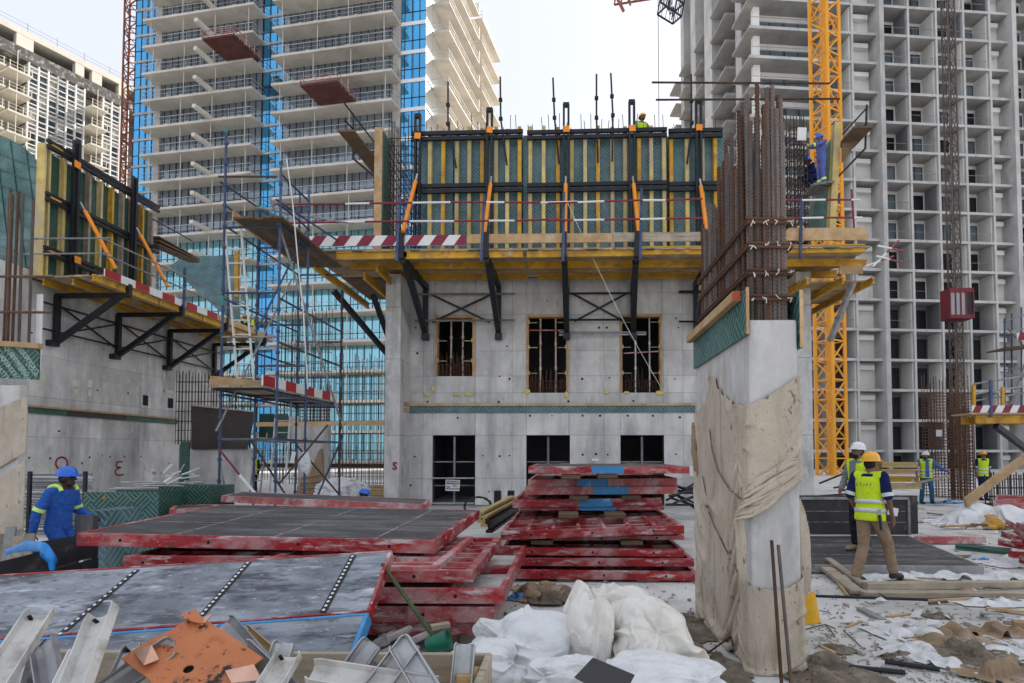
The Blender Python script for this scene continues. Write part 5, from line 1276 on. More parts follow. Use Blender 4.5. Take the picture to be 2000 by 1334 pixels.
# red frames below it
def fp(z, Y0, Y1, pxl, pxr, dz=0.0, skew=0.0):
    a = at(pxl, HY, Y=Y0).x; b = at(pxr, HY, Y=Y0).x
    return V((a, Y0, z+dz)), V((b, Y0+skew, z)), V((b+.02, Y1+skew, z)), V((a, Y1, z+dz))
formpanel('steel_formwork', 'red ribbed frame poking out right under the big black panel', *fp(zA-.03, 5.15, 7.2, 470, 925, 0, .0), .10, m_conc_lt, m_red, (3, 8), False, rail=.08, holes=2)
formpanel('steel_formwork', 'red frame edge showing dark below the left end of the black panel', *fp(zA-.02, 5.75, 7.5, 245, 560, .0), .12, m_brown, m_red, (4, 4), False, holes=4)
formpanel('steel_formwork', 'faded red frame second below the left end of the black panel', *fp(zA-.16, 5.7, 7.4, 192, 560, .0), .12, m_brown, m_redp, (4, 4), False, holes=3)
formpanel('steel_formwork', 'pale washed red frame squeezed third from the top of the near stack', *fp(.75, 5.2, 7.1, 480, 855), .10, m_conc_lt, m_redp, (3, 6), False)
formpanel('steel_formwork', 'red ribbed frame with open bays under the pale washed frame', *fp(.585, 5.12, 7.5, 420, 986), .13, m_conc_lt, m_red, (5, 2), False, rail=.05, holes=3)
formpanel('steel_formwork', 'red frame lying second lowest in the near stack', *fp(.43, 5.12, 7.3, 420, 966), .13, m_conc_lt, m_red, (5, 3), False, holes=2)
formpanel('steel_formwork', 'dark shaded red frame lowest in the near stack', *fp(.27, 5.3, 7.2, 420, 930), .13, m_conc_lt, m_red, (5, 3), False, holes=2)
MB_ = MB()
a = at(968, 1075, Y=6.6); b = at(985, 1235, Y=5.2)
for i in range(3):
    for Y in (5.4, 6.9):
        p = V((at((520, 700, 880)[i], HY, Y=5.3).x, Y, .07)); tag(MB().box(p, (.12, .2, .14)).build('timber_block', m_timber_d), 'dark timber block bearing the near red stack', 'block', 'timber blocks under the near red stack')
# frame behind panel A
formpanel('steel_formwork', 'long faded red frame lying behind the big black panel by the scaffold', at(432, 968, Y=11), at(832, 985, Y=10.2), at(840, 975, Y=12.5), at(470, 960, Y=13), .12, m_film, m_redp, None, True)
formpanel('steel_formwork', 'short faded red frame left of the scaffold foot', at(330, 995, Y=10.2), at(420, 992, Y=10.2), at(430, 985, Y=11.2), at(340, 986, Y=11.2), .1, m_film, m_redp, None, True)
# tilted weathered panel in the foreground
BTR = at(766, 1074, Y=4.9); BTL = at(-60, 1125, Y=4.9); BBR = at(690, 1278, Y=3.95); BBL = None
nP = (BTR-BBR).cross(BTL-BBR).normalized()
def onplane(px, py):
    r = ray(px, py); o = V((0, 0, EYE)); return o+r*((BTR-o).dot(nP)/r.dot(nP))
BBL = onplane(-160, 1352)
bt, bil, nB = formpanel('steel_formwork', 'weathered blue grey panel tilted against the red stack with dotted seams', BBL.lerp(BTL, .36), BBR.lerp(BTR, .36), BTR, BTL, .09, m_filmw, m_red, rail=.025)
bl2, bil2, nB2 = formpanel('steel_formwork', 'blue edged lower panel joined below the weathered tilted panel', BBL, BBR, BBR.lerp(BTR, .352), BBL.lerp(BTL, .352), .10, m_filmw, m_bluep, rail=.03)
dot = MB().tube((0, 0, 0), (0, 0, .004), .011, 8).mesh('bolt_cap', m_white)
rq = nB.to_track_quat('Z', 'Y').to_euler()
for (pa, pb) in (((268, 1112), (112, 1243)), ((486, 1097), (392, 1203)), ((690, 1084), (630, 1196))):
    p0, p1 = onplane(*pa), onplane(*pb); d = (p1-p0).normalized()
    MB().beam(p0-nB*.002, p1-nB*.002, .05, .002, nB).build('seam_strip', m_blk, bt)
    n = 15
    for i in range(n): inst('bolt_cap', dot, bt, p0.lerp(p1, (i+.5)/n)-WL[bt.name]+nB*.001, rq)
for f in (.2, .62): MB().beam(BBL.lerp(BTL, .02).lerp(BBR.lerp(BTR, .02), f)-nB2*.003, BBL.lerp(BTL, .34).lerp(BBR.lerp(BTR, .34), f+.05)-nB2*.003, .012, .004, nB2).build('seam', m_blk, bl2)
for px in (150, 420, 600):
    a = onplane(px, 1200); MB_ = MB().beam(V((a.x, 4.6, 0)), V((a.x, 4.6, a.z-.25)), .1, .1); tag(MB_.build('timber_prop', m_timber_d), 'dark timber post propping the tilted panel', 'post', 'posts under the tilted panel')
# ================================================================ central stack
def st(z, Y0, Y1, pxl, pxr, yl=0, yr=0, th=.1, **k):
    FL = at(pxl, HY, Y=Y0); FR = at(pxr, HY, Y=Y0); FL.z = z+yl; FR.z = z+yr; w_ = FR.x-FL.x
    return FL, FR, FR+V((0, Y1-Y0, 0)), FL+V((0, Y1-Y0, 0)), th
S = [(.155, 8.15, 11.3, 999, 1360, .01, -.01, .12, m_red, (6, 6), None, 'bottommost open red frame of the central stack'),
     (.31, 8.2, 11.4, 987, 1354, 0, 0, .105, m_red, (6, 6), None, 'dark red frame second from the bottom of the central stack'),
     (.43, 8.3, 11.5, 981, 1335, .01, -.01, .105, m_red, (6, 6), None, 'streaky red frame third from the bottom of the central stack'),
     (.56, 8.5, 11.3, 1015, 1335, 0, .02, .06, m_redp, None, None, 'thin pale red frame in the middle of the central stack'),
     (.69, 8.25, 11.8, 978, 1335, -.03, .06, .115, m_red, (7, 7), None, 'tilted ribbed red frame under the blue patched frames'),
     (.87, 9.9, 12.6, 1015, 1296, 0, .01, .08, m_red, (6, 4), (.42, .67), 'red frame with a low blue patch above the tilted frame'),
     (.985, 9.85, 13.0, 1001, 1292, -.02, .02, .125, m_red, (6, 8), (.45, .67), 'red frame with a blue patch below the twin pale frames'),
     (1.17, 9.9, 12.6, 1025, 1323, -.0, .02, .125, m_redp, (6, 4), (.45, .68), 'lower of the twin pale red frames with wide blue patch'),
     (1.30, 10.0, 12.8, 1031, 1322, -.01, .02, .125, m_redp, (6, 4), (.33, .54), 'upper of the twin pale red frames with blue patch left of centre'),
     (1.52, 9.45, 12.2, 1032, 1346, .0, .0, .11, m_red, None, (.395, .595), 'topmost red panel of the central stack, face up')]
for i, (z, Y0, Y1, pl, pr, yl, yr, th, fm, rb_, blu, lab) in enumerate(S):
    formpanel('steel_formwork', lab, *st(z, Y0, Y1, pl, pr, yl, yr, th), m_film if i == 9 else m_brown, fm, rb_, i == 9, blue=blu, holes=0 if blu else 3, rail=.06)
for kq, (px, z, Y) in enumerate(((1115, 1.36, 9.6), (1185, 1.37, 9.6), (1130, 1.02, 9.9), (1230, 1.02, 9.9), (1110, .79, 9.3), (1200, .79, 9.3), (1230, .5, 8.6), (1060, .5, 8.6), (1110, .02, 8.4), (1260, .02, 8.4))):
    p = at(px, HY, Y=Y); p.z = z; tag(MB().box(p, (.30, .5, .055 if z > .1 else .03)).build('spacer_block', m_timber_d), ('left', 'right')[kq % 2 if kq < 6 or kq > 7 else 1-kq % 2]+' timber spacer '+('under the topmost red panel', 'under the twin pale frames', 'under the frame with the low blue patch', 'in the dark gap of the lower frames', 'on the slab under the bottommost frame')[kq//2]+' of the central stack', 'spacer', 'spacers in the central stack')
# ================================================================ people
def cloth(name, c, bs=9, bump=.5, var=.18):
    t = NT(name)
    k = t.mix(t.ramp(t.noise(5), .3, .7), tuple(q*(1-var) for q in c), tuple(min(1, q*(1+var)) for q in c))
    k = t.mix(t.ramp(t.noise(14, (1, 1, .5)), .62, .78, 0, .35), k, (.30, .28, .26))
    t.l(k, t.b.inputs['Base Color']); t.b.inputs['Roughness'].default_value = .9; t.b.inputs['Specular IOR Level'].default_value = .15
    t.bump(t.math('ADD', t.noise(bs, (1, 1, .7), 3, .5, 1.2), t.math('MULTIPLY', t.noise(bs*2.6, (1, 1, .6), 3, .5, .8), .5)), bump, .12); return t.m
c_blue = cloth('coverall_blue', (.03, .105, .42)); c_viol = cloth('coverall_violet_blue', (.11, .14, .38)); c_navy = cloth('navy_cloth', (.012, .022, .085))
c_khaki = cloth('khaki_cloth', (.30, .215, .145)); c_denim = cloth('denim_cloth', (.035, .13, .24)); c_hv = cloth('hi_vis_yellow', (.58, .80, .03), 10, .3, .06)
c_dark = cloth('dark_cloth', (.02, .022, .03)); c_grey = cloth('grey_cloth', (.2, .22, .23)); c_sblue = cloth('shirt_blue', (.07, .14, .40))
m_sk = pbr('skin_brown', (.20, .105, .065), .6, 0, .1, 20, bump=.05); m_skd = pbr('skin_dark', (.045, .022, .016), .55, 0, .1, 20, bump=.05)
m_refl = pbr('reflective_tape', (.62, .64, .66), .35, .2, .05, 10, bump=0); m_reflg = pbr('reflective_lime', (.6, .85, .22), .4, 0, .05, bump=0)
m_boot = pbr('boot_black', (.012, .012, .014), .5, 0, .2, 8); m_bootb = pbr('boot_tan', (.28, .2, .12), .8, 0, .2, 8); m_hair = pbr('hair_black', (.008, .007, .006), .7)
h_blue = pbr('helmet_blue', (.008, .12, .62), .3, 0, .05, 4, bump=0, spec=.6); h_yel = pbr('helmet_yellow', (.85, .42, .02), .3, 0, .05, 4, bump=0, spec=.6)
h_wht = pbr('helmet_white', (.72, .73, .74), .35, 0, .05, 4, [((.25, .28, .33), 9, .6, .68)], 0)
POSE = dict(pel=(0, 0, .95), chest=(0, .0, 1.33), neck=(0, .01, 1.49), head=(0, .03, 1.615), shL=(-.18, 0, 1.43), shR=(.18, 0, 1.43), elL=(-.235, -.03, 1.14), elR=(.235, -.03, 1.14),
            wrL=(-.245, .05, .89), wrR=(.245, .05, .89), hipL=(-.085, 0, .93), hipR=(.085, 0, .93), knL=(-.095, .03, .5), knR=(.095, .03, .5), anL=(-.1, -.02, .085), anR=(.1, -.02, .085), toeL=(-.12, .15, .035), toeR=(.12, .15, .035))
SECT = [(-.10, .135, .10), (-.03, .16, .118), (.06, .155, .112), (.18, .142, .102), (.32, .160, .112), (.42, .175, .115), (.48, .165, .10), (.525, .11, .08), (.555, .062, .062)]
def person(label, loc, yaw, J=None, shirt=c_blue, trou=c_blue, helmet=h_blue, vest=None, skin=m_sk, short=False, H=1.75, vox=.012, boot=m_boot, head_yaw=0, head_pitch=0, tapes=(), vtapes=m_refl, opened=False, collar=None, beard=False, grip=False):
    P = {k: V(v) for k, v in POSE.items()}
    for k, v in (J or {}).items(): P[k] = V(v)
    t = thing('person', label, 'person', loc, yaw); t.scale = (H/1.75,)*3
    def rem(b, name, m, v, sm=True):
        o = b.build(name, m, t, True, smooth=True)
        r = o.modifiers.new('remesh', 'REMESH'); r.mode = 'VOXEL'; r.voxel_size = v; r.use_smooth_shade = True
        s = o.modifiers.new('smooth', 'SMOOTH'); s.iterations = 3 if v < .015 else 2; s.factor = .5
        return o
    pel, chest, neck = P['pel'], P['chest'], P['neck']; L1 = (chest-pel).length; L2 = (neck-chest).length
    xs_ = (P['shR']-P['shL']).normalized(); xp = (P['hipR']-P['hipL']).normalized()
    def sp(d):
        d = d*(L1+L2)/.54
        if d < L1: return pel+(chest-pel)*(d/L1), (chest-pel).normalized(), min(1, max(0, d/L1))
        return chest+(neck-chest)*((d-L1)/L2), (neck-chest).normalized(), 1
    def torso(b, secs, k=1.0, add=0.0, n=18):
        vs = []; fs = []
        for d, rx, ry in secs:
            c, ax, f = sp(d); x = xp.lerp(xs_, f); x = (x-ax*x.dot(ax)).normalized(); y = ax.cross(x)
            for i in range(n):
                a = 2*math.pi*i/n; vs.append(c+x*math.cos(a)*(rx*k+add)+y*math.sin(a)*(ry*k+add))
        m = len(secs)
        for s in range(m-1):
            for i in range(n):
                j = (i+1) % n; fs.append((s*n+i, s*n+j, (s+1)*n+j, (s+1)*n+i))
        fs += [tuple(range(n))[::-1], tuple((m-1)*n+i for i in range(n))]
        return b.add(vs, fs)
    hd = P['head']; hr = MX.Rotation(head_yaw, 3, 'Z') @ MX.Rotation(-head_pitch, 3, 'X')
    hp = lambda x, y, z: hd+hr @ V((x, y, z))
    b = MB(); torso(b, SECT, .88)
    b.cap(neck-V((0, .01, .06)), hp(0, -.02, -.06), .058, .052)
    b.ell(hp(0, -.01, .02), (.074, .095, .105), hr, 14, 10); b.ell(hp(0, .03, -.06), (.052, .058, .055), hr, 12, 8)   # skull, jaw
    b.cap(hp(0, .088, .015), hp(0, .108, -.022), .011, .017, 8)                                                # nose
    for s in (-1, 1): b.ell(hp(.073*s, -.005, -.01), (.012, .02, .032), hr); b.cap(hp(.015*s, .088, .03), hp(.05*s, .075, .034), .011, .010, 8)
    for s, S in ((-1, 'L'), (1, 'R')):
        b.cap(P['sh'+S], P['el'+S], .045, .038); b.cap(P['el'+S], P['wr'+S], .038, .027)
        d = (P['wr'+S]-P['el'+S]).normalized(); q = d.cross(V((s, 0, 0))); q = q.normalized() if q.length > .1 else V((0, 0, 1)); x = d.cross(q).normalized()
        w0 = P['wr'+S]; pc = w0+d*.055
        b.cap(w0, pc, .027, .034)
        for f, (o, l) in enumerate(((-.030, .072), (-.010, .082), (.011, .076), (.030, .058))):
            r0 = w0+d*.085+q*o; c1 = d if not grip else (d*.5+x*s*.85).normalized(); m1 = r0+c1*l*.55; c2 = (d*.75+x*s*.6).normalized() if not grip else (-d*.3+x*s*.9).normalized()
            b.cap(w0+d*.05+q*o*.8, r0, .013, .0105, 8); b.cap(r0, m1, .0105, .0095, 8); b.cap(m1, m1+c2*l*.5, .0095, .0075, 8)
        th = w0+d*.035-q*.03; tm = th+(d*.5-q*.75+x*s*.25).normalized()*.04; b.cap(w0+d*.02, th, .016, .013, 8); b.cap(th, tm, .012, .0105, 8); b.cap(tm, tm+(d*.85+x*s*.4).normalized()*.03, .0105, .009, 8)
        b.cap(P['hip'+S], P['kn'+S], .07, .05); b.cap(P['kn'+S], P['an'+S], .05, .035); b.cap(P['an'+S], P['toe'+S], .035, .028)
    rem(b, 'body', skin, min(vox, .009) if vox < .013 else vox)
    # eyes, hair, beard
    for s in (-1, 1): MB().ell(hp(.03*s, .082, .012), (.011, .008, .007), hr, 8, 6).build('eye', m_hair, t, True)
    hb_ = MB().ell(hp(0, -.03, .0), (.078, .085, .082), hr, 12, 8); hb_.build('hair', m_hair, t, True, smooth=True)
    if beard: MB().ell(hp(0, .038, -.075), (.055, .058, .045), hr, 12, 8).build('beard', m_hair, t, True, smooth=True)
    # trousers
    b = MB(); torso(b, [(d, rx, ry) for d, rx, ry in SECT[:4]], 1.0, .014)
    for S in 'LR':
        b.cap(P['hip'+S]+V((0, 0, .0)), P['kn'+S], .098, .075, 12); b.cap(P['kn'+S], P['an'+S]+V((0, 0, .03)), .075, .066, 12)
        d = (P['kn'+S]-P['an'+S]).normalized()
        for q, r in ((.06, .078), (.13, .070), (.24, .077)): b.ell(P['an'+S]+d*q+V((0, .004, 0)), (r, r, .04))
    rem(b, 'trousers', trou, vox)
    # shirt
    b = MB(); torso(b, SECT[1:-1], 1.0, .018)
    for s, S in ((-1, 'L'), (1, 'R')):
        sh, el, wr = P['sh'+S], P['el'+S], P['wr'+S]
        b.cap(chest.lerp(neck, .55), sh, .07, .07); 
        if short: b.cap(sh, sh.lerp(el, .88), .072, .066)
        else: b.cap(sh, el, .070, .058); b.cap(el, el.lerp(wr, .9), .058, .046); b.ell(el.lerp(wr, .35), (.060,)*3); b.ell(sh.lerp(el, .55), (.069,)*3)
    rem(b, 'shirt', shirt, vox)
    for S in 'LR':
        for (kind, m) in tapes:
            if kind == 'arm':
                p, q = P['sh'+S], P['el'+S]; a, c = p.lerp(q, .74), p.lerp(q, .90); MB().tube(a, c, .073, 14, .069).build('tape', m, t, True)
            if kind == 'fore':
                p, q = P['el'+S], P['wr'+S]; a, c = p.lerp(q, .5), p.lerp(q, .72); MB().tube(a, c, .061, 14, .057).build('tape', m, t, True)
            if kind == 'ankle':
                p, q = P['kn'+S], P['an'+S]; a, c = p.lerp(q, .55), p.lerp(q, .72); MB().tube(a, c, .080, 14, .080).build('tape', m, t, True)
            if kind == 'shoulder':
                p = P['sh'+S].lerp(neck, .3); MB().path([p+V((0, -.088, .0)), p+V((0, -.06, .055)), p+V((0, 0, .072)), p+V((0, .06, .055)), p+V((0, .088, .0))], .026, 8).build('tape', m, t, True)
    if vest:
        b = MB(); torso(b, [(-.09, .163, .12), (-.03, .166, .124)]+SECT[2:-2], 1.0, .032)
        for S in 'LR': b.cap(chest.lerp(neck, .62), P['sh'+S].lerp(chest, .12)+V((0, 0, .01)), .085, .078)
        v = rem(b, 'vest', vest, vox)
        for (a, c) in ((.02, .075), (.14, .19)):
            b = MB(); torso(b, [(a, .164, .122), (c, .160, .118)], 1.0, .036, 24); b.build('reflective_band', vtapes, t, True, smooth=True)
        if opened:
            b = MB(); c0, c1 = sp(-.06)[0], sp(.5)[0]; f = xs_.cross(V((0, 0, 1))) * -1
            f = V((0, 1, 0)); b.prism([c0+f*.153+V((-.05, 0, 0)), c0+f*.153+V((.06, 0, 0)), c1+f*.13+V((.05, 0, 0)), c1+f*.13+V((-.05, 0, 0))], f*.02); b.build('shirt_front', shirt, t, True)
    for S in 'LR':
        a, toe = P['an'+S], P['toe'+S]; b = MB(); b.cap(a+V((0, 0, .05)), a-V((0, 0, .02)), .058, .056); b.cap(a-V((0, 0, .03)), toe, .05, .043); b.ell(a+V((0, -.03, -.045)), (.047, .05, .035)); b.ell(toe, (.05, .055, .033))
        rem(b, 'boot', boot, vox)
    # helmet
    if helmet:
        R_ = hr @ MX.Rotation(R(-4), 3, 'X'); c = hp(0, -.008, .045)
        prof = [(.118, -.012), (.116, .0), (.112, .03), (.103, .062), (.082, .092), (.052, .11), (.02, .117), (0, .118)]
        b = MB().lathe(prof, 24, c, R_, .92, 1.12); b.lathe([(.112, -.004), (.134, -.012), (.132, -.018), (.112, -.014)], 24, c, R_, .92, 1.12)
        vs = []; 
        pk = [c+R_ @ V(p) for p in ((-.085, .10, -.006), (-.055, .165, -.018), (0, .182, -.02), (.055, .165, -.018), (.085, .10, -.006))]; b.prism(pk, R_ @ V((0, 0, .007)))
        b.beam(c+R_ @ V((0, -.09, .095)), c+R_ @ V((0, .09, .095)), .03, .022)
        b.build('hard_hat', helmet, t, True, smooth=True)
    return t
def ground(px, py, Z=0.0): p = at(px, py, Z=Z); return (p.x, p.y, Z)
# worker in the yellow helmet, walking
W2 = person('person in yellow hard hat and hi vis vest walking away in khaki trousers', ground(1702, 1140), R(-52), dict(
    pel=(0, 0, .93), chest=(.0, .02, 1.31), neck=(0, .04, 1.47), head=(0, .07, 1.60), elR=(.25, -.02, 1.14), wrR=(.24, .10, .90), elL=(-.24, -.06, 1.14), wrL=(-.22, .10, .93),
    hipL=(-.085, 0, .91), hipR=(.085, 0, .91), knL=(-.10, .02, .49), anL=(-.12, -.16, .09), toeL=(-.13, .02, .035), knR=(.10, .26, .52), anR=(.12, .36, .12), toeR=(.14, .52, .06)),
    c_navy, c_khaki, h_yel, c_hv, m_sk, True, 1.74, .011, m_boot, R(-15), R(-4), (('arm', m_refl),))
c = text('S T I F F', 'vest_lettering', .062, WL[W2.name], (0, 0, 0), pbr('vest_print', (.05, .12, .12), .7), W2, .001)
c.rotation_euler = (R(90), 0, 0); c.location = (0, -.158, 1.315)
MB().beam((.17, -.10, .93), (.20, -.12, .74), .03, .03).build('hammer_handle', m_blk, W2, True); MB().beam((.17, -.10, .93), (.165, -.10, 1.0), .045, .03).build('hammer_head', m_galv, W2, True)
person('person in white hard hat standing behind the yellow helmet, face turned left', ground(1681, 1076, .13), R(115), dict(elL=(-.26, .05, 1.16), wrL=(-.16, .26, 1.04), elR=(.26, .02, 1.15), wrR=(.14, .26, 1.0)), c_grey, c_dark, h_wht, c_hv, m_sk, False, 1.76, .012, m_bootb, R(-5), R(-8), (), m_refl, True, beard=True)
tag(MB().box(at(1744, 999, Y=9.3), (.15, .01, .12), MX.Rotation(.2, 3, 'Y')).build('paper_sheet', m_white), 'white folded paper held behind the yellow helmeted walker', 'paper')
# blue coverall worker on the left
p = at(118, 886, Y=7.75)
person('person in blue coverall and blue hard hat standing by the pipe racks', (p.x, 7.75, -.0), R(-88), dict(pel=(0, 0, .80), chest=(0, .03, 1.17), neck=(0, .07, 1.32), head=(0, .11, 1.44), shL=(-.18, .05, 1.26), shR=(.18, .03, 1.26),
    elR=(.26, -.08, .99), wrR=(.27, -.11, .74), elL=(-.24, .06, 1.0), wrL=(-.2, .27, .92), hipL=(-.085, 0, .78), hipR=(.085, 0, .78), knL=(-.1, .2, .44), knR=(.1, .18, .43), anL=(-.1, -.02, .085), anR=(.1, -.05, .085)),
    c_blue, c_blue, h_blue, None, m_skd, False, 1.70, .011, m_boot, 0, R(-3), (('arm', m_reflg), ('shoulder', m_reflg)))
# far workers on the right
person('person in blue shirt and open hi vis vest carrying a timber batten', ground(1810, 984), R(165), dict(elR=(.30, .02, 1.2), wrR=(.34, .22, 1.0), elL=(-.36, .08, 1.22), wrL=(-.58, .15, 1.08), head=(.02, .05, 1.6), knL=(-.14, .05, .5), anL=(-.16, 0, .085), toeL=(-.2, .15, .035), anR=(.15, -.02, .085), knR=(.13, .05, .5)), c_sblue, c_denim, h_wht, c_hv, m_sk, False, 1.8, .016, m_boot, R(-45), R(-6), (), m_refl, True, beard=True, grip=True)
tag(MB().beam(at(1735, 956, Y=19.6), at(1851, 930, Y=20.1), .08, .06).build('timber_batten', m_timber_g), 'pale timber batten held across the body of the blue shirted worker', 'batten')
person('person in yellow hard hat and closed hi vis vest standing far right', ground(1921, 977), R(178), dict(elR=(.25, -.02, 1.15)), c_navy, c_navy, h_yel, c_hv, m_sk, True, 1.8, .016, m_boot, R(10), R(-8), (('arm', m_refl),))
# workers up on the formwork
zW = at(1600, 364, Y=18.9)
person('person in violet blue coverall reaching out high on the right formwork', (at(1604, 300, Y=19.0).x, 19.0, at(1600, 366, Y=19.0).z), R(105), dict(elR=(.24, .26, 1.40), wrR=(.16, .48, 1.44), elL=(-.22, .24, 1.30), wrL=(-.12, .46, 1.25), head=(0, .05, 1.60)), c_viol, c_viol, h_blue, None, m_sk, False, 1.72, .016, m_boot, R(15), R(18), (('fore', m_reflg), ('ankle', m_reflg)))
tag(MB().beam(at(1577, 372, Y=19.2), at(1618, 366, Y=19.2), .9, .06).build('scaffold_board', m_galvd), 'short board on which the climbing coverall worker stands', 'board')
person('person crouching in dark blue beside the boots of the climbing worker', (at(1590, 300, Y=19.9).x, 19.9, at(1600, 372, Y=19.9).z), R(100), dict(pel=(0, 0, .42), chest=(0, .12, .72), neck=(0, .2, .86), head=(0, .25, .97), shL=(-.18, .17, .80), shR=(.18, .17, .80), elL=(-.24, .2, .55), elR=(.24, .2, .55), wrL=(-.2, .4, .5), wrR=(.2, .4, .5), hipL=(-.09, 0, .4), hipR=(.09, 0, .4), knL=(-.14, .36, .46), knR=(.14, .36, .46), anL=(-.12, .08, .085), anR=(.12, .08, .085), toeL=(-.13, .24, .035), toeR=(.13, .24, .035)), c_navy, c_navy, h_blue, None, m_skd, False, 1.72, .018, m_boot, 0, R(-8))
pT = at(1252, 222, Y=20.9)
person('person in yellow hard hat peering over the top of the wall formwork', (pT.x, 20.9, pT.z-1.78), R(195), dict(head=(.0, .12, 1.57), neck=(0, .05, 1.47), elL=(-.28, .1, 1.2), elR=(.28, .1, 1.2)), c_grey, c_dark, h_yel, c_hv, m_sk, False, 1.75, .018, m_boot, R(20), R(-16), beard=True)
tag(MB().span(pT.x-1.5, pT.x+1.5, 20.4, 21.4, pT.z-1.84, pT.z-1.78).build('scaffold_board', m_timber), 'timber boards behind the top of the wall formwork', 'board')
pk = at(1565, 452, Y=18.2)
person('person in hi vis vest crouching on the right end of the work platform', (pk.x, 18.4, zd), R(170), dict(pel=(0, 0, .40), chest=(0, .14, .66), neck=(0, .22, .78), head=(0, .28, .88), shL=(-.18, .19, .73), shR=(.18, .19, .73), elL=(-.24, .2, .5), elR=(.24, .2, .5), wrL=(-.2, .4, .42), wrR=(.2, .4, .42), hipL=(-.09, 0, .4), hipR=(.09, 0, .4), knL=(-.14, .36, .46), knR=(.14, .36, .46), anL=(-.12, .08, .085), anR=(.12, .08, .085)), c_navy, c_navy, h_yel, c_hv, m_sk, False, 1.7, .018)
# workers on the far end of the left platform
for px, dz, lab, yw in ((493, 0.0, 'person in yellow hard hat kneeling up at the far end of the left platform', -60), (470, -.25, 'person in hi vis vest bent low behind the long white ladder', -90)):
    q = at(px, 620, X=LPX-1.2)
    person(lab, (q.x, q.y, zd), R(yw), dict(pel=(0, 0, .62), chest=(0, .1, .98+dz), neck=(0, .16, 1.12+dz), head=(0, .21, 1.23+dz), shL=(-.18, .13, 1.05+dz), shR=(.18, .13, 1.05+dz), elL=(-.24, .25, .85+dz), elR=(.24, .25, .85+dz), wrL=(-.15, .5, .8+dz), wrR=(.15, .5, .8+dz), hipL=(-.09, 0, .6), hipR=(.09, 0, .6), knL=(-.12, .25, .4), knR=(.12, .22, .4), anL=(-.1, -.05, .085), anR=(.1, -.05, .085)), c_dark, c_dark, h_yel, c_hv, m_sk, False, 1.75, .02)
person('person in hi vis vest standing far off between the scaffold tubes', ground(495, 966), R(170), {}, c_dark, c_dark, h_blue, c_hv, m_sk, False, 1.72, .02)
person('person in blue hard hat crouched behind the faded red frame by the building', (at(726, 886, Y=14).x, 14, 0), R(150), dict(pel=(0, 0, .32), chest=(0, .12, .60), neck=(0, .2, .70), head=(0, .24, .79), shL=(-.18, .17, .65), shR=(.18, .17, .65), elL=(-.24, .2, .42), elR=(.24, .2, .42), wrL=(-.2, .4, .35), wrR=(.2, .4, .35), hipL=(-.09, 0, .32), hipR=(.09, 0, .32), knL=(-.14, .33, .42), knR=(.14, .33, .42), anL=(-.12, .08, .085), anR=(.12, .08, .085)), c_navy, c_navy, h_blue, None, m_skd, False, 1.7, .02, head_pitch=R(-20))
# ================================================================ crumpled cloth and plastic
def rag(name, label, cat, c, rx, ry, h, seed, m, rot=0, freq=3.0, na=72, nr=26, group=None, z0=.006, solid=.003):
    # a sheet wider than its footprint dropped on a few low lumps: it buckles into folds
    rg = np.random.default_rng(seed); n1 = 50 if rx > ry*.6 else 38; n2 = max(20, int(n1*min(1.6, max(.4, ry/rx)))) if rx >= ry else n1
    n1 = n1 if rx >= ry else max(20, int(n2*max(.4, rx/ry)))
    X = np.zeros((n1, n2, 3)); ca, sa_ = math.cos(rot), math.sin(rot); z_c = c[2] if len(c) > 2 else 0
    for i in range(n1):
        for j in range(n2):
            u, v = 2*i/(n1-1)-1, 2*j/(n2-1)-1; a = math.atan2(v, u); rd_ = max(abs(u), abs(v)); q_ = math.hypot(u, v) or 1
            k = (.45+.55/ max(1, q_/rd_ if rd_ else 1))*(1+.30*NZ.noise(V((math.cos(a)*1.4, math.sin(a)*1.4, seed*1.7)))+.14*NZ.noise(V((math.cos(a)*4, math.sin(a)*4, seed*1.3))))
            x, y = u*rx*k, v*ry*k
            X[i, j] = (x*ca-y*sa_, x*sa_+y*ca, .03+h*.8+.5*h*NZ.noise(V((x*6, y*6, seed*3.1)))+.02*NZ.noise(V((x*22, y*22, seed))))
    film = m in (m_wplas2, m_wplas, m_bluep)
    cols = [((x*ca-y*sa_, x*sa_+y*ca, 0), (r, r*.8, h*rg.uniform(.35, .8))) for x, y, r in zip(rg.uniform(-.6, .6, 5)*rx, rg.uniform(-.6, .6, 5)*ry, rg.uniform(.15, .35, 5)*min(rx, ry)+.02)]
    f = 1.16 if film else 1.28
    X = drape(X, f, f, False, 46, 7, 9.8, cols=cols, floor=.004, bend=.22 if film else .1)
    X = X+np.array((c[0], c[1], z_c+z0))
    o = gridmesh(X).build(name, m, None, smooth=True); s = o.modifiers.new('solid', 'SOLIDIFY'); s.thickness = solid; s.offset = 1
    ss = o.modifiers.new('sub', 'SUBSURF'); ss.levels = ss.render_levels = 1
    return tag(o, label, cat, group)
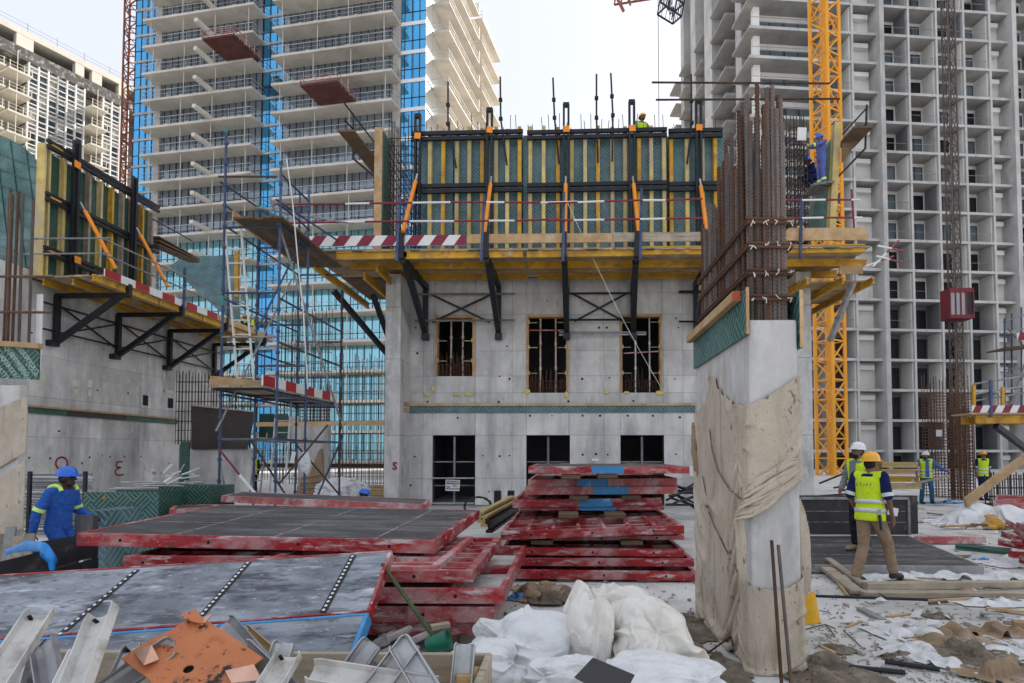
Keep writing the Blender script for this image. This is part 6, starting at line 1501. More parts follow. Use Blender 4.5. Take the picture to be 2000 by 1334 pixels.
def heap(label, c, rx, ry, H, seed, m, lumps, f=2.1, n=86, steps=64, crump=1.0):
    # a big crumpled sheet let fall over hidden contents
    rg = np.random.default_rng(seed); n2 = max(30, int(n*min(1.3, ry/rx))); X = np.zeros((n, n2, 3)); X0 = np.zeros((n, n2, 3)); sv = V((seed*3.7, seed*1.9, 0))
    for i in range(n):
        for j in range(n2):
            u, v = 2*i/(n-1)-1, 2*j/(n2-1)-1; a = math.atan2(v, u); q_ = math.hypot(u, v) or 1; rd_ = max(abs(u), abs(v)) or 1
            k = (.4+.6/(q_/rd_))*(1+.22*NZ.noise(V((math.cos(a)*1.4, math.sin(a)*1.4, seed*1.7))))
            x, y = u*rx*k, v*ry*k; X0[i, j] = (x*f, y*f, 0); q = V((x, y, 0))
            z = max([H*.25]+[h_*math.sqrt(max(0, 1-((x-lx)/r_)**2-((y-ly)/r_)**2)) for lx, ly, r_, h_ in lumps])
            X[i, j] = (x+crump*.05*NZ.noise(q*5+sv)+.03*NZ.noise(q*13+sv), y+crump*.05*NZ.noise(q*5-sv)+.03*NZ.noise(q*13-sv), z+.03+crump*(.10*abs(NZ.noise(q*4+sv*2))+.05*NZ.noise(q*11+sv)))
    cols = [((lx, ly, 0), (r_, r_*.9, h_)) for lx, ly, r_, h_ in lumps]
    X = drape(X, 1, 1, False, steps, 8, 9.8, cols=cols, floor=.008, bend=.12, rest=X0, damp=.93, fric=.85)
    o = gridmesh(X+np.array((c[0], c[1], 0))).build('plastic_sack', m, None, smooth=True)
    so = o.modifiers.new('solid', 'SOLIDIFY'); so.thickness = .003; ss = o.modifiers.new('sub', 'SUBSURF'); ss.levels = ss.render_levels = 1
    return tag(o, label, 'sack')
def sack(label, c, rad, seed, m, gathers, nr=15, big=.24):
    # gathered sack: tent shaped folds run out from the points where the film is bunched
    rg = np.random.default_rng(seed); bm = bmesh.new(); bmesh.ops.create_icosphere(bm, subdivisions=7, radius=1); bm.verts.ensure_lookup_table()
    D = np.array([v.co.normalized()[:] for v in bm.verts]); F = [tuple(v.index for v in f.verts) for f in bm.faces]; bm.free()
    def nz(sc, o): return np.array([NZ.noise(V(d)*sc+V(o)) for d in D])
    w1 = nz(1.6, (seed, 0, 0)); w2 = nz(3.4, (0, seed*1.3, 0)); k = 1+big*nz(1.15, (0, 0, seed*2.1))+.05*w2
    for gi, (gv, st) in enumerate(gathers):
        g_ = np.array(V(gv).normalized()); ax = np.array(V(gv).normalized().orthogonal().normalized()); ay = np.cross(g_, ax)
        cp = np.clip(D @ g_, -1, 1); phi = np.arccos(cp); th = np.arctan2(D @ ay, D @ ax)+.55*w1*phi+.15*w2
        th0 = np.sort(rg.uniform(-math.pi, math.pi, nr))
        for i in range(nr):
            dt_ = np.abs((th-th0[i]+math.pi) % (2*math.pi)-math.pi); wd = rg.uniform(.10, .34); amp = st*rg.uniform(.05, .17)*(1 if rg.random() < .72 else -.8); end = rg.uniform(.7, 1.9)
            prof = np.clip(1-dt_*np.maximum(np.sin(phi), .12)/(wd*np.minimum(1, .25+phi*.8)), 0, 1)**1.25
            k += amp*prof*np.clip(phi/.25, 0, 1)*np.clip((end-phi)/.5, 0, 1)
        k -= st*.30*np.exp(-(phi/.28)**2); k += st*.16*np.exp(-(phi/.10)**2)
    for q in range(7):                                             # a few hard creases crossing the puffs
        n_ = V(rg.normal(size=3)).normalized(); dd = D @ np.array(n_)+.25*w1+.08*w2-rg.uniform(-.5, .5); k += .035*np.clip(1-np.abs(dd)/.07, 0, 1)*np.clip(nz(1.9, (q*3.3, seed, 0))*3, 0, 1)
    P = D*k[:, None]*np.array(rad)+np.array(c); P[:, 2] = np.maximum(P[:, 2], .012)
    mb = MB(); mb.v = [V(p) for p in P]; mb.f = F
    return tag(mb.build('plastic_sack', m, None, smooth=True), label, 'sack')
def G(px, py, Z=0.0): return at(px, py, Z=Z)
# white plastic heap by the pillar
def hx(px, Y): return at(px, HY, Y=Y).x
sack('big cream stained plastic sack, right and largest of the foreground heap', at(1262, 1258, Y=4.0), (.31, .30, .29), 3, m_wplas, (((.25, -.75, .62), 1.0), ((-.9, -.3, .3), .8)))
sack('upright narrow cream sack with long folds left of the big stained sack', at(1146, 1246, Y=3.85), (.155, .19, .30), 8, m_wplas, (((.35, -.1, 1), 1.0), ((-.1, -.6, -.8), .7)))
sack('cream sack lying behind the upright narrow one, peak of the heap', at(1205, 1228, Y=4.25), (.26, .24, .27), 14, m_wplas, (((-.5, -.5, .75), 1.0), ((.6, -.5, .5), .8)))
sack('sheer white sack with fan of folds at the left of the foreground heap', at(1035, 1276, Y=3.9), (.33, .30, .27), 12, m_wplas2, (((.95, -.35, .15), 1.15), ((-.6, -.5, .6), .7)), 22)
sack('low white sack spilling left behind the wooden scrap crate', at(950, 1312, Y=3.65), (.27, .26, .19), 17, m_wplas2, (((.8, -.4, .5), 1.0),), 18)
sack('flattened white sack lying lowest at the right front of the heap', at(1290, 1338, Y=3.45), (.36, .25, .15), 22, m_wplas2, (((-.85, -.3, .5), 1.1), ((.7, -.5, .5), .8)), 20)
sack('flattened white sack in front of the heap below the dark plate', at(1120, 1338, Y=3.3), (.26, .22, .15), 27, m_wplas2, (((.6, -.4, .7), 1.1), ((-.7, -.5, .5), .8)), 20)
pc = [at(a, b, Y=y) for a, b, y in ((1158, 1284, 3.08), (1240, 1318, 2.95), (1212, 1372, 2.8), (1122, 1322, 2.95))]
tag(MB().prism(pc, (0, .02, -.012)).build('dark_plate', m_bply), 'dark square plywood offcut lying on the white plastic heap', 'board')
# rags and dirt
a = G(1062, 1160); rag('burlap_rag', 'pale brown burlap rag on the slab before the central stack', 'rag', (a.x, a.y), .36, .42, .20, 3, m_burlap2, .2, 4)
a = G(1085, 1172); rag('burlap_rag', 'darker brown rag lying over the pale burlap rag', 'rag', (a.x, a.y, .02), .33, .27, .20, 5, m_rag, .1, 4.5)
a = G(1008, 1170); rag('blue_cloth', 'small blue cloth beside the brown rags', 'cloth', (a.x, a.y), .16, .07, .09, 9, m_bluebag, .1, 5, 40, 12)
for k, (px, py, rx, ry, ro) in enumerate(((1345, 1225, .18, .42, .25), (1352, 1290, .22, .42, .3), (1390, 1345, .26, .4, .1))):
    a = G(px, py); rag('burlap_rag', ('narrow', 'middle', 'nearest')[k]+' dirty brown rag along the left foot of the near pillar', 'rag', (a.x, a.y), rx, ry, .10, 21+k, m_rag, ro, 5)
for k, (px, py, rx, ry, ro, m, h) in enumerate(((1860, 1250, .38, .22, -.15, m_burlap2, .16), (1900, 1285, .26, .28, -.5, m_rag, .18), (1965, 1322, .30, .24, -.6, m_burlap2, .2), (1960, 1240, .75, .14, .02, m_burlap2, .14), (1600, 1318, .34, .34, .2, m_rag, .16))):
    a = G(px, py); rag('burlap_rag', ('pale rumpled rag beside the white film on the right slab', 'dark rumpled rag in the middle of the right hand rags', 'thick folded rag at the lower right corner', 'long rolled rag stretching to the right picture edge', 'dirty rag at the right foot of the near pillar')[k], 'rag', (a.x, a.y, .01), rx, ry, h, 31+k, m, ro, 5)
for k, (px, py, rx, ry, ro, h) in enumerate(((1770, 1240, .30, .34, .3, .10), (1800, 1268, .30, .16, .1, .09), (1890, 1308, .5, .12, -.75, .10), (1960, 1180, .5, .16, 0, .08), (1800, 1127, .9, .22, .0, .12), (1935, 1130, .6, .22, .1, .16), (1975, 1102, .5, .28, .1, .28), (1690, 1140, .34, .2, .2, .08), (1790, 1165, .5, .06, 0, .04), (1970, 1270, .4, .3, .2, .05))):
    a = G(px, py); rag('white_film', ('white film sheet with a torn round edge on the right slab', 'folded white film corner beside the pale rag', 'long white film strip trailing to the lower right', 'white film lying past the long timber', 'clear crumpled film under the lifted edge of the flat panel', 'white film heap right of the flat panel corner', 'tall white film heap by the red bars', 'small white film piece by the walking boots', 'thin white film strip on the black cable', 'flat white film patch at the far right')[k], 'plastic film', (a.x, a.y, .002), rx, ry, h, 51+k, m_wplas2, ro, 4.5)
for k, (px, py, Y, rx, ry, rz_) in enumerate(((1905, 990, 15.5, .75, .5, .30), (1965, 994, 15.2, .7, .5, .28), (1885, 1003, 15, .5, .4, .22))):
    a = at(px, 900, Y=Y); heap(('left hump', 'right hump', 'low front fold')[k]+' of the white tarpaulin heap below the leaning plank', (a.x, Y), rx*1.3, ry*1.3, .5, 71+k, m_wplas2, ((0, 0, ry*.8, rz_*1.7), (rx*.5, 0, ry*.5, rz_*1.3), (-rx*.5, .1, ry*.5, rz_)), 1.7, 50, 50)
for k, (px, py, rx) in enumerate(((1880, 1030, .5), (1835, 1018, .4), (1960, 1030, .6))):
    a = G(px, py); rag('white_film', ('middle', 'left', 'right')[k]+' scrap of pale film among the timber litter far right', 'plastic film', (a.x, a.y), rx, .35, .12, 81+k, m_wplas, .2, 4, 40, 14)
a = G(1926, 1094); rag('blue_bag', 'little bright blue plastic scrap near the red bars', 'plastic bag', (a.x, a.y), .17, .06, .05, 91, m_bluebag, 0, 6, 40, 10)
a = G(1845, 982); rag('blue_sheet', 'flat blue sheet on the slab behind the far worker feet', 'sheet', (a.x, a.y), 1.1, .35, .04, 93, m_bluep, 0, 3, 40, 10)
# ================================================================ right side: panels, timber, pipes
ZF = .13
a, b, c, d = at(1560, 1103, Z=ZF), at(1922, 1106, Z=ZF), at(1775, 1046, Z=ZF), at(1560, 1046, Z=ZF)
formpanel('steel_formwork', 'flat black film panel lying on the slab that the hard hat workers walk past', a, b, c, d, .11, m_film, m_galvd, rail=.04, cat='formwork', seams=(('v', .3), ('v', .62)))
y_ = at(1660, 1046, Z=ZF).y+.05
sp_ = thing('standing_formwork', 'black film board standing on edge behind the flat panel', 'formwork', at(1665, 1048, Y=y_))
xa, xb = at(1563, 886, Y=y_).x, at(1769, 886, Y=y_).x; z0, z1 = ZF+.01, at(1660, 976, Y=y_).z
MB().span(xa, xb, y_, y_+.03, z0, z1).build('face_board', m_bply, sp_); MB().span(xa, xb+.03, y_-.03, y_+.06, z1+.002, z1+.05).build('edge_rail', m_galvd, sp_); MB().span(xb+.002, xb+.05, y_-.03, y_+.06, z0, z1).build('edge_rail', m_galvd, sp_)
for f in (.35, .66): MB().span(xa, xb-.02, y_-.008, y_-.002, z0+(z1-z0)*f, z0+(z1-z0)*f+.012).build('seam', m_seam, sp_)
y2 = y_+1.2; xb2 = at(1790, 886, Y=y2).x
tag(MB().span(xa, xb2, y2, y2+.12, .0, at(1660, 968, Y=y2).z).build('standing_board', m_bply), 'second dark standing board just behind the first, its end grey', 'formwork')
def plank(label, p0, p1, wd, h, m=m_timber_g, name='timber_plank', cat='plank', group=None, up=(0, 0, 1)):
    o = MB().beam(p0, p1, wd, h, up).build(name, m, bevel=.006); return tag(o, label, cat, group)
plank('long weathered timber across the right slab, rear of the pair', G(1690, 1152)+V((0, 0, .05)), G(2120, 1148)+V((0, 0, .05)), .12, .09)
plank('long weathered timber across the right slab, front of the pair', G(1682, 1166)+V((0, 0, .035)), G(2120, 1168)+V((0, 0, .035)), .14, .07)
plank('broken timber board leaning up beside the walking boots', G(1602, 1112)+V((0, 0, .09)), G(1675, 1165)+V((0, 0, .05)), .16, .05)
plank('split timber board lying across the broken one', G(1618, 1113)+V((0, 0, .16)), G(1685, 1150)+V((0, 0, .06)), .10, .04)
plank('thin pale batten poking toward the camera by the broken boards', G(1628, 1135)+V((0, 0, .06)), G(1656, 1166)+V((0, 0, .02)), .03, .03, m_timber)
plank('timber stub entering at the right picture edge', G(1978, 1232)+V((0, 0, .05)), G(2060, 1240)+V((0, 0, .05)), .1, .1, m_timber)
plank('short grooved grey offcut on the open slab', G(1680, 1192)+V((0, 0, .02)), G(1722, 1214)+V((0, 0, .02)), .09, .035, m_galvd)
plank('pale wooden sliver on the open slab', G(1730, 1206)+V((0, 0, .012)), G(1780, 1201)+V((0, 0, .012)), .03, .02, m_timber)
plank('small pale wooden sliver by the bent wires', G(1651, 1227)+V((0, 0, .01)), G(1684, 1215)+V((0, 0, .01)), .025, .015, m_timber)
def pipe(label, pts, r, m, name='pipe', cat='pipe', n=7): return tag(MB().path(pts, r, n).build(name, m), label, cat)
pipe('black pipe lying at the lower right, upper of the two', [G(1728, 1298)+V((0, 0, .025)), G(1836, 1314)+V((0, 0, .025))], .02, m_blk)
pipe('black pipe lying at the lower right, lower of the two', [G(1660, 1309)+V((0, 0, .025)), G(1768, 1320)+V((0, 0, .025))], .02, m_blk)
pipe('black cable running along the slab behind the near pillar', [G(1580, 1166)+V((0, 0, .015)), G(1700, 1170)+V((0, 0, .015)), G(1820, 1174)+V((0, 0, .015)), G(2050, 1163)+V((0, 0, .015))], .016, m_blk, 'cable', 'cable')
for k, P in enumerate((((1572, 1232), (1600, 1224), (1612, 1222), (1632, 1230)), ((1612, 1223), (1622, 1232), (1631, 1247)), ((1647, 1233), (1665, 1250), (1681, 1265)), ((1600, 1194), (1622, 1199)))):
    pipe(('kinked wire right of the near pillar', 'short bent wire crossing the kinked wire', 'dark curved wire on the dusty slab', 'tiny straight wire near the yellow scoop')[k], [G(*p)+V((0, 0, .012)) for p in P], .005, m_rustd, 'wire', 'wire', 5)
pipe('bent thin bar sticking up at the left foot of the near pillar', [at(1380, 1277, Y=5.05), at(1428, 1243, Y=4.9), at(1432, 1262, Y=4.85)], .008, m_rustd, 'bent_bar', 'bar', 5)
y = G(1585, 1212).y
sc_ = MB(); n = 14
vs = []; fs = []; cc = G(1568, 1212)
for i in range(n+1):
    a = -.35+1.75*i/n
    for z, r in ((.0, .17), (.30, .12)): vs.append((cc.x+r*math.sin(a)*1.0, cc.y-r*math.cos(a)*.9, z+.005))
for i in range(n): fs.append((2*i, 2*i+2, 2*i+3, 2*i+1))
o = MB().add(vs, fs).build('yellow_scoop', pbr('yellow_plastic', (.72, .38, .01), .45, 0, .12, 6)); s = o.modifiers.new('s', 'SOLIDIFY'); s.thickness = .012
tag(o, 'cut yellow plastic drum piece standing behind the near pillar', 'plastic')
yb_ = thing('yellow_former', 'yellow plastic former lying in the litter at the far right', 'plastic', G(1938, 1035))
MB().beam(G(1926, 1018)+V((0, 0, .16)), G(1952, 1036)+V((0, 0, .10)), .28, .16).build('shell', m_yel, yb_, bevel=.05)
MB().beam(G(1925, 1030)+V((0, 0, .08)), G(1940, 1036)+V((0, 0, .06)), .2, .12).build('shell', m_yel, yb_, bevel=.04)
# red angle bars heap at the right edge
for k, (p, q, z) in enumerate((((1968, 1022), (2040, 1062), .35), ((1960, 1047), (2040, 1075), .28), ((1954, 1064), (2040, 1080), .2), ((1985, 1038), (2040, 1082), .4), ((1974, 1088), (2040, 1092), .16), ((1980, 1060), (2050, 1068), .33), ((1990, 1030), (2050, 1052), .45), ((1996, 1098), (2050, 1110), .1))):
    a, b = G(*p, z), G(*q, z); o = MB().beam(a, b, .10, .012).beam(a+V((0, .05, .04)), b+V((0, .05, .04)), .012, .09).build('angle_bar', m_red)
    tag(o, ('uppermost steep red angle bar', 'second red angle bar from the top', 'red angle bar with the farthest left tip', 'red angle bar crossing over the others', 'lowest long red angle bar', 'red angle bar half under the crossing one', 'short red angle bar highest at the edge', 'red angle bar nearest the camera')[k]+' in the right edge heap', 'angle bar', 'red angle bars at the right edge')
plank('red painted timber lying on the pale slab at the right', G(1788, 1063)+V((0, 0, .08)), G(1922, 1063)+V((0, 0, .08)), .12, .13, m_redp)
o = plank('green ply trough strip lying right of the red timber', G(1868, 1073)+V((0, 0, .05)), G(1975, 1083)+V((0, 0, .05)), .2, .10, m_plyd)
plank('long pale plank leaning from the white tarpaulin to the right edge', at(1885, 982, Y=15.2), at(2060, 850, Y=17.5), .07, .24, m_timber, up=(0, 0, 1))
plank('small upright green grey block among the litter', G(1908, 1018), G(1908, 1018)+V((0, 0, .42)), .2, .06, m_plyb, 'offcut', 'offcut')
lit = random.Random(5)
for k in range(16):
    px, py = lit.uniform(1800, 2000), lit.uniform(988, 1052); a = G(px, py); an = lit.uniform(-.5, .5); L = lit.uniform(.4, 1.3)
    plank('weathered timber offcut in the litter beside the white tarpaulin', a+V((0, 0, .05+.02*(k % 4))), a+V((L*math.cos(an), L*math.sin(an), .03+.02*(k % 3))), lit.uniform(.06, .16), .04, (m_timber_g, m_galvd, m_timber, m_timber_d)[k % 4], 'timber_offcut', 'timber', 'timber litter beside the white tarpaulin')
# stacked yellow beams, far right workers' background
ws = [(1722, 1792, 908), (1720, 1795, 921), (1722, 1793, 936), (1726, 1798, 950)]
for k, (pa, pb, py) in enumerate(ws):
    z = at(1750, py, Y=21).z; a, b = at(pa, 886, Y=21), at(pb, 886, Y=21)
    for j in range(4): o = MB().ibeam(V((a.x, 21+.12*j, z)), V((b.x, 21+.12*j, z)), .1, .18, .05, .04).build('yellow_beam', (m_yelp, m_timber, m_yel)[(k+j) % 3]); tag(o, ('top', 'second', 'third', 'bottom')[k]+' layer yellow beam of the tall stack behind the white helmet', 'beam', 'yellow beams stacked right of the crane foot')
    plank('thin bearer between layers of the yellow beam stack', V((a.x+.2, 21, z-.14)), V((a.x+.2, 21.5, z-.14)), .08, .09, m_timber_d, 'bearer', 'bearer', 'bearers in the yellow beam stack')
for k in range(10):
    p = at(1640+rnd(-30, 60), 886, Y=19+rnd(0, 1)); o = MB().beam(V((p.x-.6, p.y, .15+.07*k)), V((p.x+.7, p.y+.3, .1+.1*k+rnd(-.2, .3))), .05, .05).build('scrap_rod', m_blk); tag(o, 'dark scrap rod in the tangle at the crane mast foot', 'rod', 'dark rods tangled at the crane foot')
rebar_mesh('rebar_cage', 'tall brown rebar cage standing between the two far workers', at(1832, 886, Y=24).x, at(1900, 886, Y=24).x, 24, 25.0, 0, at(1865, 765, Y=24).z, 12, 6, 34, .016, m_rust, .9)
rebar_mesh('rebar_cage', 'lower brown rebar cage in front of the tall one', at(1868, 886, Y=22.5).x, at(1908, 886, Y=22.5).x, 22.6, 23, 0, at(1865, 800, Y=22.5).z, 8, 4, 24, .016, m_rust, .3)
tag(MB().box(at(1834, 846, Y=23.9), (.22, .02, .26)).build('paper_notice', m_white), 'white notice tied to the tall brown rebar cage', 'notice')
rebar_mesh('rebar_fence', 'rusty starter bar fence at the far right edge of the slab', at(1935, 886, Y=19).x, at(2060, 886, Y=19).x, 19, 19.3, 0, at(1960, 928, Y=19).z, 15, 2, 4, .02, m_rustd, .1)
formpanel('steel_formwork', 'dull red panel lying by the starter bar fence', at(1940, 982, Y=16.8), at(2080, 990, Y=16.8), at(2070, 968, Y=18.3), at(1946, 966, Y=18.3), .14, m_red, m_redp)
# ================================================================ right edge platform and scaffold
rp_ = thing('edge_platform', 'striped edge platform with scaffold and bracket entering at the right', 'platform', at(1960, 810, Y=20))
a, b = at(1898, 806, Y=18.6), at(2130, 800, Y=18.6)
for i in range(4): MB().span(a.x, b.x, 18.6+.25*i, 18.83+.25*i, a.z-.05, a.z).build('deck_plank', m_timber, rp_)
striped(V((a.x, 18.58, a.z)), V((b.x, 18.58, a.z)), .22, .04, 16, rp_, .5)
for Y in (18.75, 19.4): MB().ibeam(V((a.x+.2, Y, a.z-.2)), V((b.x, Y, a.z-.2)), .09, .24, .05, .035).build('yellow_beam', m_yel, rp_)
MB().beam(at(1945, 832, Y=18.8), at(2040, 905, Y=20), .16, .16).build('bracket_strut', m_blk, rp_)
for py in (742, 762, 775): MB().tube(at(1902, py+8, Y=18.7), at(2130, py-28, Y=18.7), .03, 6).build('guard_rail', m_galvd, rp_)
for px in (1902, 1958): MB().beam(at(px, 800, Y=18.7), at(px, 756 if px > 1950 else 752, Y=18.7), .08, .08).build('guard_post', m_yel, rp_)
MB().beam(at(1935, 815, Y=18.6), at(1935, 742, Y=18.6), .07, .07).build('guard_post', m_navy, rp_)
es = thing('edge_scaffold', 'scaffold tubes and upper striped deck at the right picture edge', 'scaffold', at(1975, 800, Y=21))
for px, t_ in ((1962, 622), (1976, 612), (1995, 600), (2012, 600)): MB().tube(at(px, 800, Y=21+.02*(px-1962)), at(px, t_, Y=21+.02*(px-1962)), .03, 6).build('standard', m_navy, es)
for a, b in (((1960, 628), (2010, 612)), ((1962, 650), (2010, 640)), ((1965, 722), (2012, 718)), ((1966, 734), (2012, 730)), ((1975, 790), (2008, 690)), ((1968, 640), (2012, 690)), ((1978, 800), (2003, 720))): MB().tube(at(*a, Y=21), at(*b, Y=21.3), .028, 6).build('ledger', m_galvd, es)
a = at(1962, 672, Y=20.9); b = at(2060, 655, Y=20.9)
MB().beam(at(1946, 684, Y=20.9), at(2060, 672, Y=20.9), 1.0, .05, (0, 0, 1)).build('deck_plank', m_timber_d, es); striped(V((a.x, 20.3, a.z)), V((b.x, 20.3, a.z+.1)), .26, .04, 6, es, 0.2)
# ================================================================ middle ground bits before the building
for k in range(14):
    p = at(1300+rnd(0, 20), 940+rnd(0, 55), Y=15+rnd(0, 1)); q = at(1372+rnd(-12, 15), 930+rnd(0, 75), Y=15.6+rnd(0, 1)); o = MB().tube(p, q, .03, 6).build('black_rod', m_blk); tag(o, 'black rod in the loose bundle between stack and pillar', 'rod', 'black rods leaning beside the central stack')
for k, (p, q, m, lab) in enumerate((((938, 1010), (1000, 977), m_yelp, 'upper worn yellow beam running back beside the central stack'), ((945, 1018), (1005, 985), m_yelp, 'lower worn yellow beam running back beside the central stack'), ((955, 1030), (1012, 992), m_blk, 'black steel waler lying beside the worn yellow beams'))):
    o = MB().ibeam(at(*p, Y=10.5), at(*q, Y=13), .12, .2, .05, .04).build('beam', m, bevel=.004); tag(o, lab, 'beam')
for px in (972, 998): tag(MB().box(at(px, 975, Y=13.5), (.14, .2, .38)).build('black_bracket', m_blk), ('left', 'right')[px > 980]+' black upright bracket beyond the worn yellow beams', 'bracket')
ht = MB()
for i in range(22):
    a = i*.6; b = (i+1)*.6; c = at(932, 990, Y=14); ht.tube(c+V((.32*math.cos(a), .1*math.sin(a)+.01*i, .22*math.sin(a))), c+V((.32*math.cos(b), .1*math.sin(b)+.01*i, .22*math.sin(b))), .02, 5)
tag(ht.build('hose_coil', m_blk), 'black hose coil in front of the left doorway', 'hose')
for px, py, w_, h_ in ((1353, 920, 12, 20), (1163, 898, 14, 5)):
    p = at(px, py, Y=FY-.03); tag(MB().box(p, (w_/59, .01, h_/59)).build('white_label', m_white), 'white paper label stuck on the building wall'+(' beside the pillar' if px > 1300 else ' above the top red panel'), 'label')
# ================================================================ left side: pipe racks, ply boxes, black box
rk = random.Random(4)
for k in range(46):
    z = .08+.026*k; Y = 12.6+rk.uniform(0, .5); xa, xb = at(50+rk.uniform(-30, 6), 886, Y=Y).x, at(172+rk.uniform(-12, 14), 886, Y=Y).x
    o = MB().tube(V((xa, Y, z)), V((xb, Y, z+rk.uniform(-.03, .03))), .022, 6).build('steel_tube', m_galv if k % 3 else m_galvd); tag(o, 'galvanised tube in the tall rack behind the blue worker', 'tube', 'tubes racked behind the blue worker')
for px in (60, 168): tag(MB().beam(V((at(px, 886, Y=12.4).x, 12.4, 0)), V((at(px, 886, Y=12.4).x, 12.4, 1.35)), .06, .06).build('rack_post', m_blk), ('left', 'right')[px > 100]+' black upright of the tube rack', 'rack post')
for k in range(26):
    Y = 16+rk.uniform(0, 1.0); z = .2+.036*k*.8; p = at(225+rk.uniform(-10, 60), 886, Y=Y); L = rk.uniform(1.2, 2.2)
    o = MB().tube(V((p.x, Y, z)), V((p.x+L, Y+rk.uniform(-.3, .3), z+rk.uniform(-.06, .06))), .026, 6).build('steel_tube', m_galv); tag(o, 'galvanised tube in the loose pile before the side wing wall', 'tube', 'tubes piled before the side wing wall')
for k in range(16):
    p = at(300+rk.uniform(0, 65), 945-rk.uniform(0, 22), Y=15.5+rk.uniform(0, .6)); an = rk.uniform(.4, 1.4); L = rk.uniform(.3, .7)
    o = MB().beam(p, p+V((L*math.cos(an), rk.uniform(-.2, .2), L*math.sin(an)*.8-.2)), .08, .03).build('bracket_piece', m_white if k % 2 else m_galv); tag(o, 'pale steel bracket piece jumbled on top of the loose tube pile', 'bracket', 'brackets jumbled on the tube pile')
for (pa, pb, pt, Y, m, lab) in ((165, 311, 961, 10.5, m_ply, 'large green ply box with a yellow dot left of the dark one'), (311.5, 414, 950, 11.2, m_plyd, 'smaller dark green ply box right of the large one')):
    t = thing('ply_box', lab, 'box', at((pa+pb)/2, 1000, Y=Y)); a, b = at(pa, 886, Y=Y).x, at(pb, 886, Y=Y).x; zt_ = at(pa, pt, Y=Y).z
    MB().span(a, b, Y, Y+.03, .0, zt_).build('front_board', m, t); MB().span(b-.03, b, Y+.032, Y+.8, 0, zt_).build('side_board', m_plyd, t); MB().span(a, b-.032, Y+.77, Y+.8, 0, zt_).build('rear_board', m_plyd, t)
    if m is m_ply: MB().tube(at(203, 972, Y=Y-.012), at(203, 972, Y=Y-.001), .028, 10).build('yellow_dot', m_yel, t)
tag(MB().span(at(168, 886, Y=8.6).x, at(212, 886, Y=8.6).x, 8.6, 9.3, 0, at(180, 998, Y=8.6).z).build('small_crate', m_plyb), 'small pale green crate in front of the large ply box', 'box')
bx_ = thing('black_trough', 'black plywood formwork trough in the left foreground with a blue bag', 'formwork', at(90, 1100, Y=6))
def seg(pa, ya, pb, yb, Ya, Yb, h, m, nm):
    p, q = at(pa, ya, Y=Ya), at(pb, yb, Y=Yb); MB().prism([p, q, q-V((0, 0, h)), p-V((0, 0, h))], (0, .05, 0)).build(nm, m, bx_)
seg(-80, 1116, 186, 1052, 5.5, 6.7, .20, m_bply, 'front_board'); seg(-80, 1166, 186, 1090, 5.5, 6.7, .3, m_bply, 'front_board'); seg(-60, 1080, 150, 1046, 7.0, 7.6, .5, m_bply, 'rear_board')
MB().beam(at(186, 1050, Y=6.72), at(150, 1044, Y=7.6), .05, .5).build('end_board', m_bply, bx_)
pb_ = [at(15, 1074, Y=6.4), at(60, 1068, Y=6.3), at(88, 1072, Y=6.1), at(103, 1112, Y=5.95)]
bo_ = roll([at(12, 1078, Y=6.5), at(55, 1066, Y=6.2), at(85, 1070, Y=6.0), at(100, 1090, Y=5.95), at(103, 1114, Y=5.95)], .06, 'blue_bag', 9, m_bluebag)
tag(bo_, 'bright blue plastic bag draped over the black trough', 'plastic bag')
for k in range(7):
    a = at(-10+k*8+rk.uniform(0, 14), 1050, Y=6.9); plank('weathered board end poking up behind the black trough', a-V((0, 0, .5)), at(5+k*7+rk.uniform(-5, 20), 1036+rk.uniform(-8, 16), Y=7.1), .1, .05, (m_timber_g, m_galvd)[k % 2], 'board_end', 'board', 'board ends behind the black trough')
# ================================================================ scrap crate in the left foreground
cr = thing('scrap_crate', 'weathered timber crate filled with galvanised scrap at the bottom left', 'crate', (-1.2, 2.6, 0))
cxr = at(961, 886, Y=3.0).x; cxl = -2.9; zcr = at(800, 1277, Y=3.0).z
MB().span(cxl, cxr, 3.0, 3.03, .12, zcr).build('rear_board', m_timber_g, cr, bevel=.005)
MB().span(cxr-.035, cxr, 2.2, 2.998, .12, zcr-.003).build('side_board', m_timber_g, cr, bevel=.005); MB().span(cxl, cxr, 2.2, 3.03, .08, .118).build('floor_board', m_timber_d, cr)
MB().span(cxr-.15, cxr-.04, 2.86, 2.985, .12, zcr-.05).build('corner_post', m_timber, cr, bevel=.006)
MB().span(cxr-.0335, cxr-.0345+.002, 2.2, 2.99, zcr-.002, zcr+.004).build('edge_strip', m_blk, cr)
for x in (cxl+.2, -1.4, cxr-.1): MB().span(x-.05, x+.05, 2.2, 3.0, 0, .078).build('skid', m_timber_d, cr)
def channel(label, p0, p1, w_, fl, m, nf=(0, -1, .3), hole=True, flip=1):
    p0, p1 = V(p0), V(p1); d = (p1-p0).normalized(); n = V(nf); n = (n-d*n.dot(d)).normalized(); s = d.cross(n)
    t = thing('steel_channel', label, 'channel', p0)
    x = s*w_/2; th = .006
    sec = [(-1, fl), (-1, 0), (-.6, -.012), (.6, -.012), (1, 0), (1, fl)]
    vs = []; fs = []
    for P in (p0, p0.lerp(p1, .96), p1):
        for a, b in sec:
            k = 1 if P is not p1 else .82
            vs.append(P+x*a*k+n*b*flip)
    for q in range(2):
        for i in range(5): a = q*6+i; fs.append((a, a+1, a+7, a+6))
    o = MB().add(vs, fs).build('profile', m, t); so = o.modifiers.new('s', 'SOLIDIFY'); so.thickness = th
    if hole:
        for sg_ in (-.72,): c = p0.lerp(p1, .95)+x*sg_; MB().tube(c+n*.012, c-n*.012, .008, 8).build('punched_hole', m_hole, t)
    return t
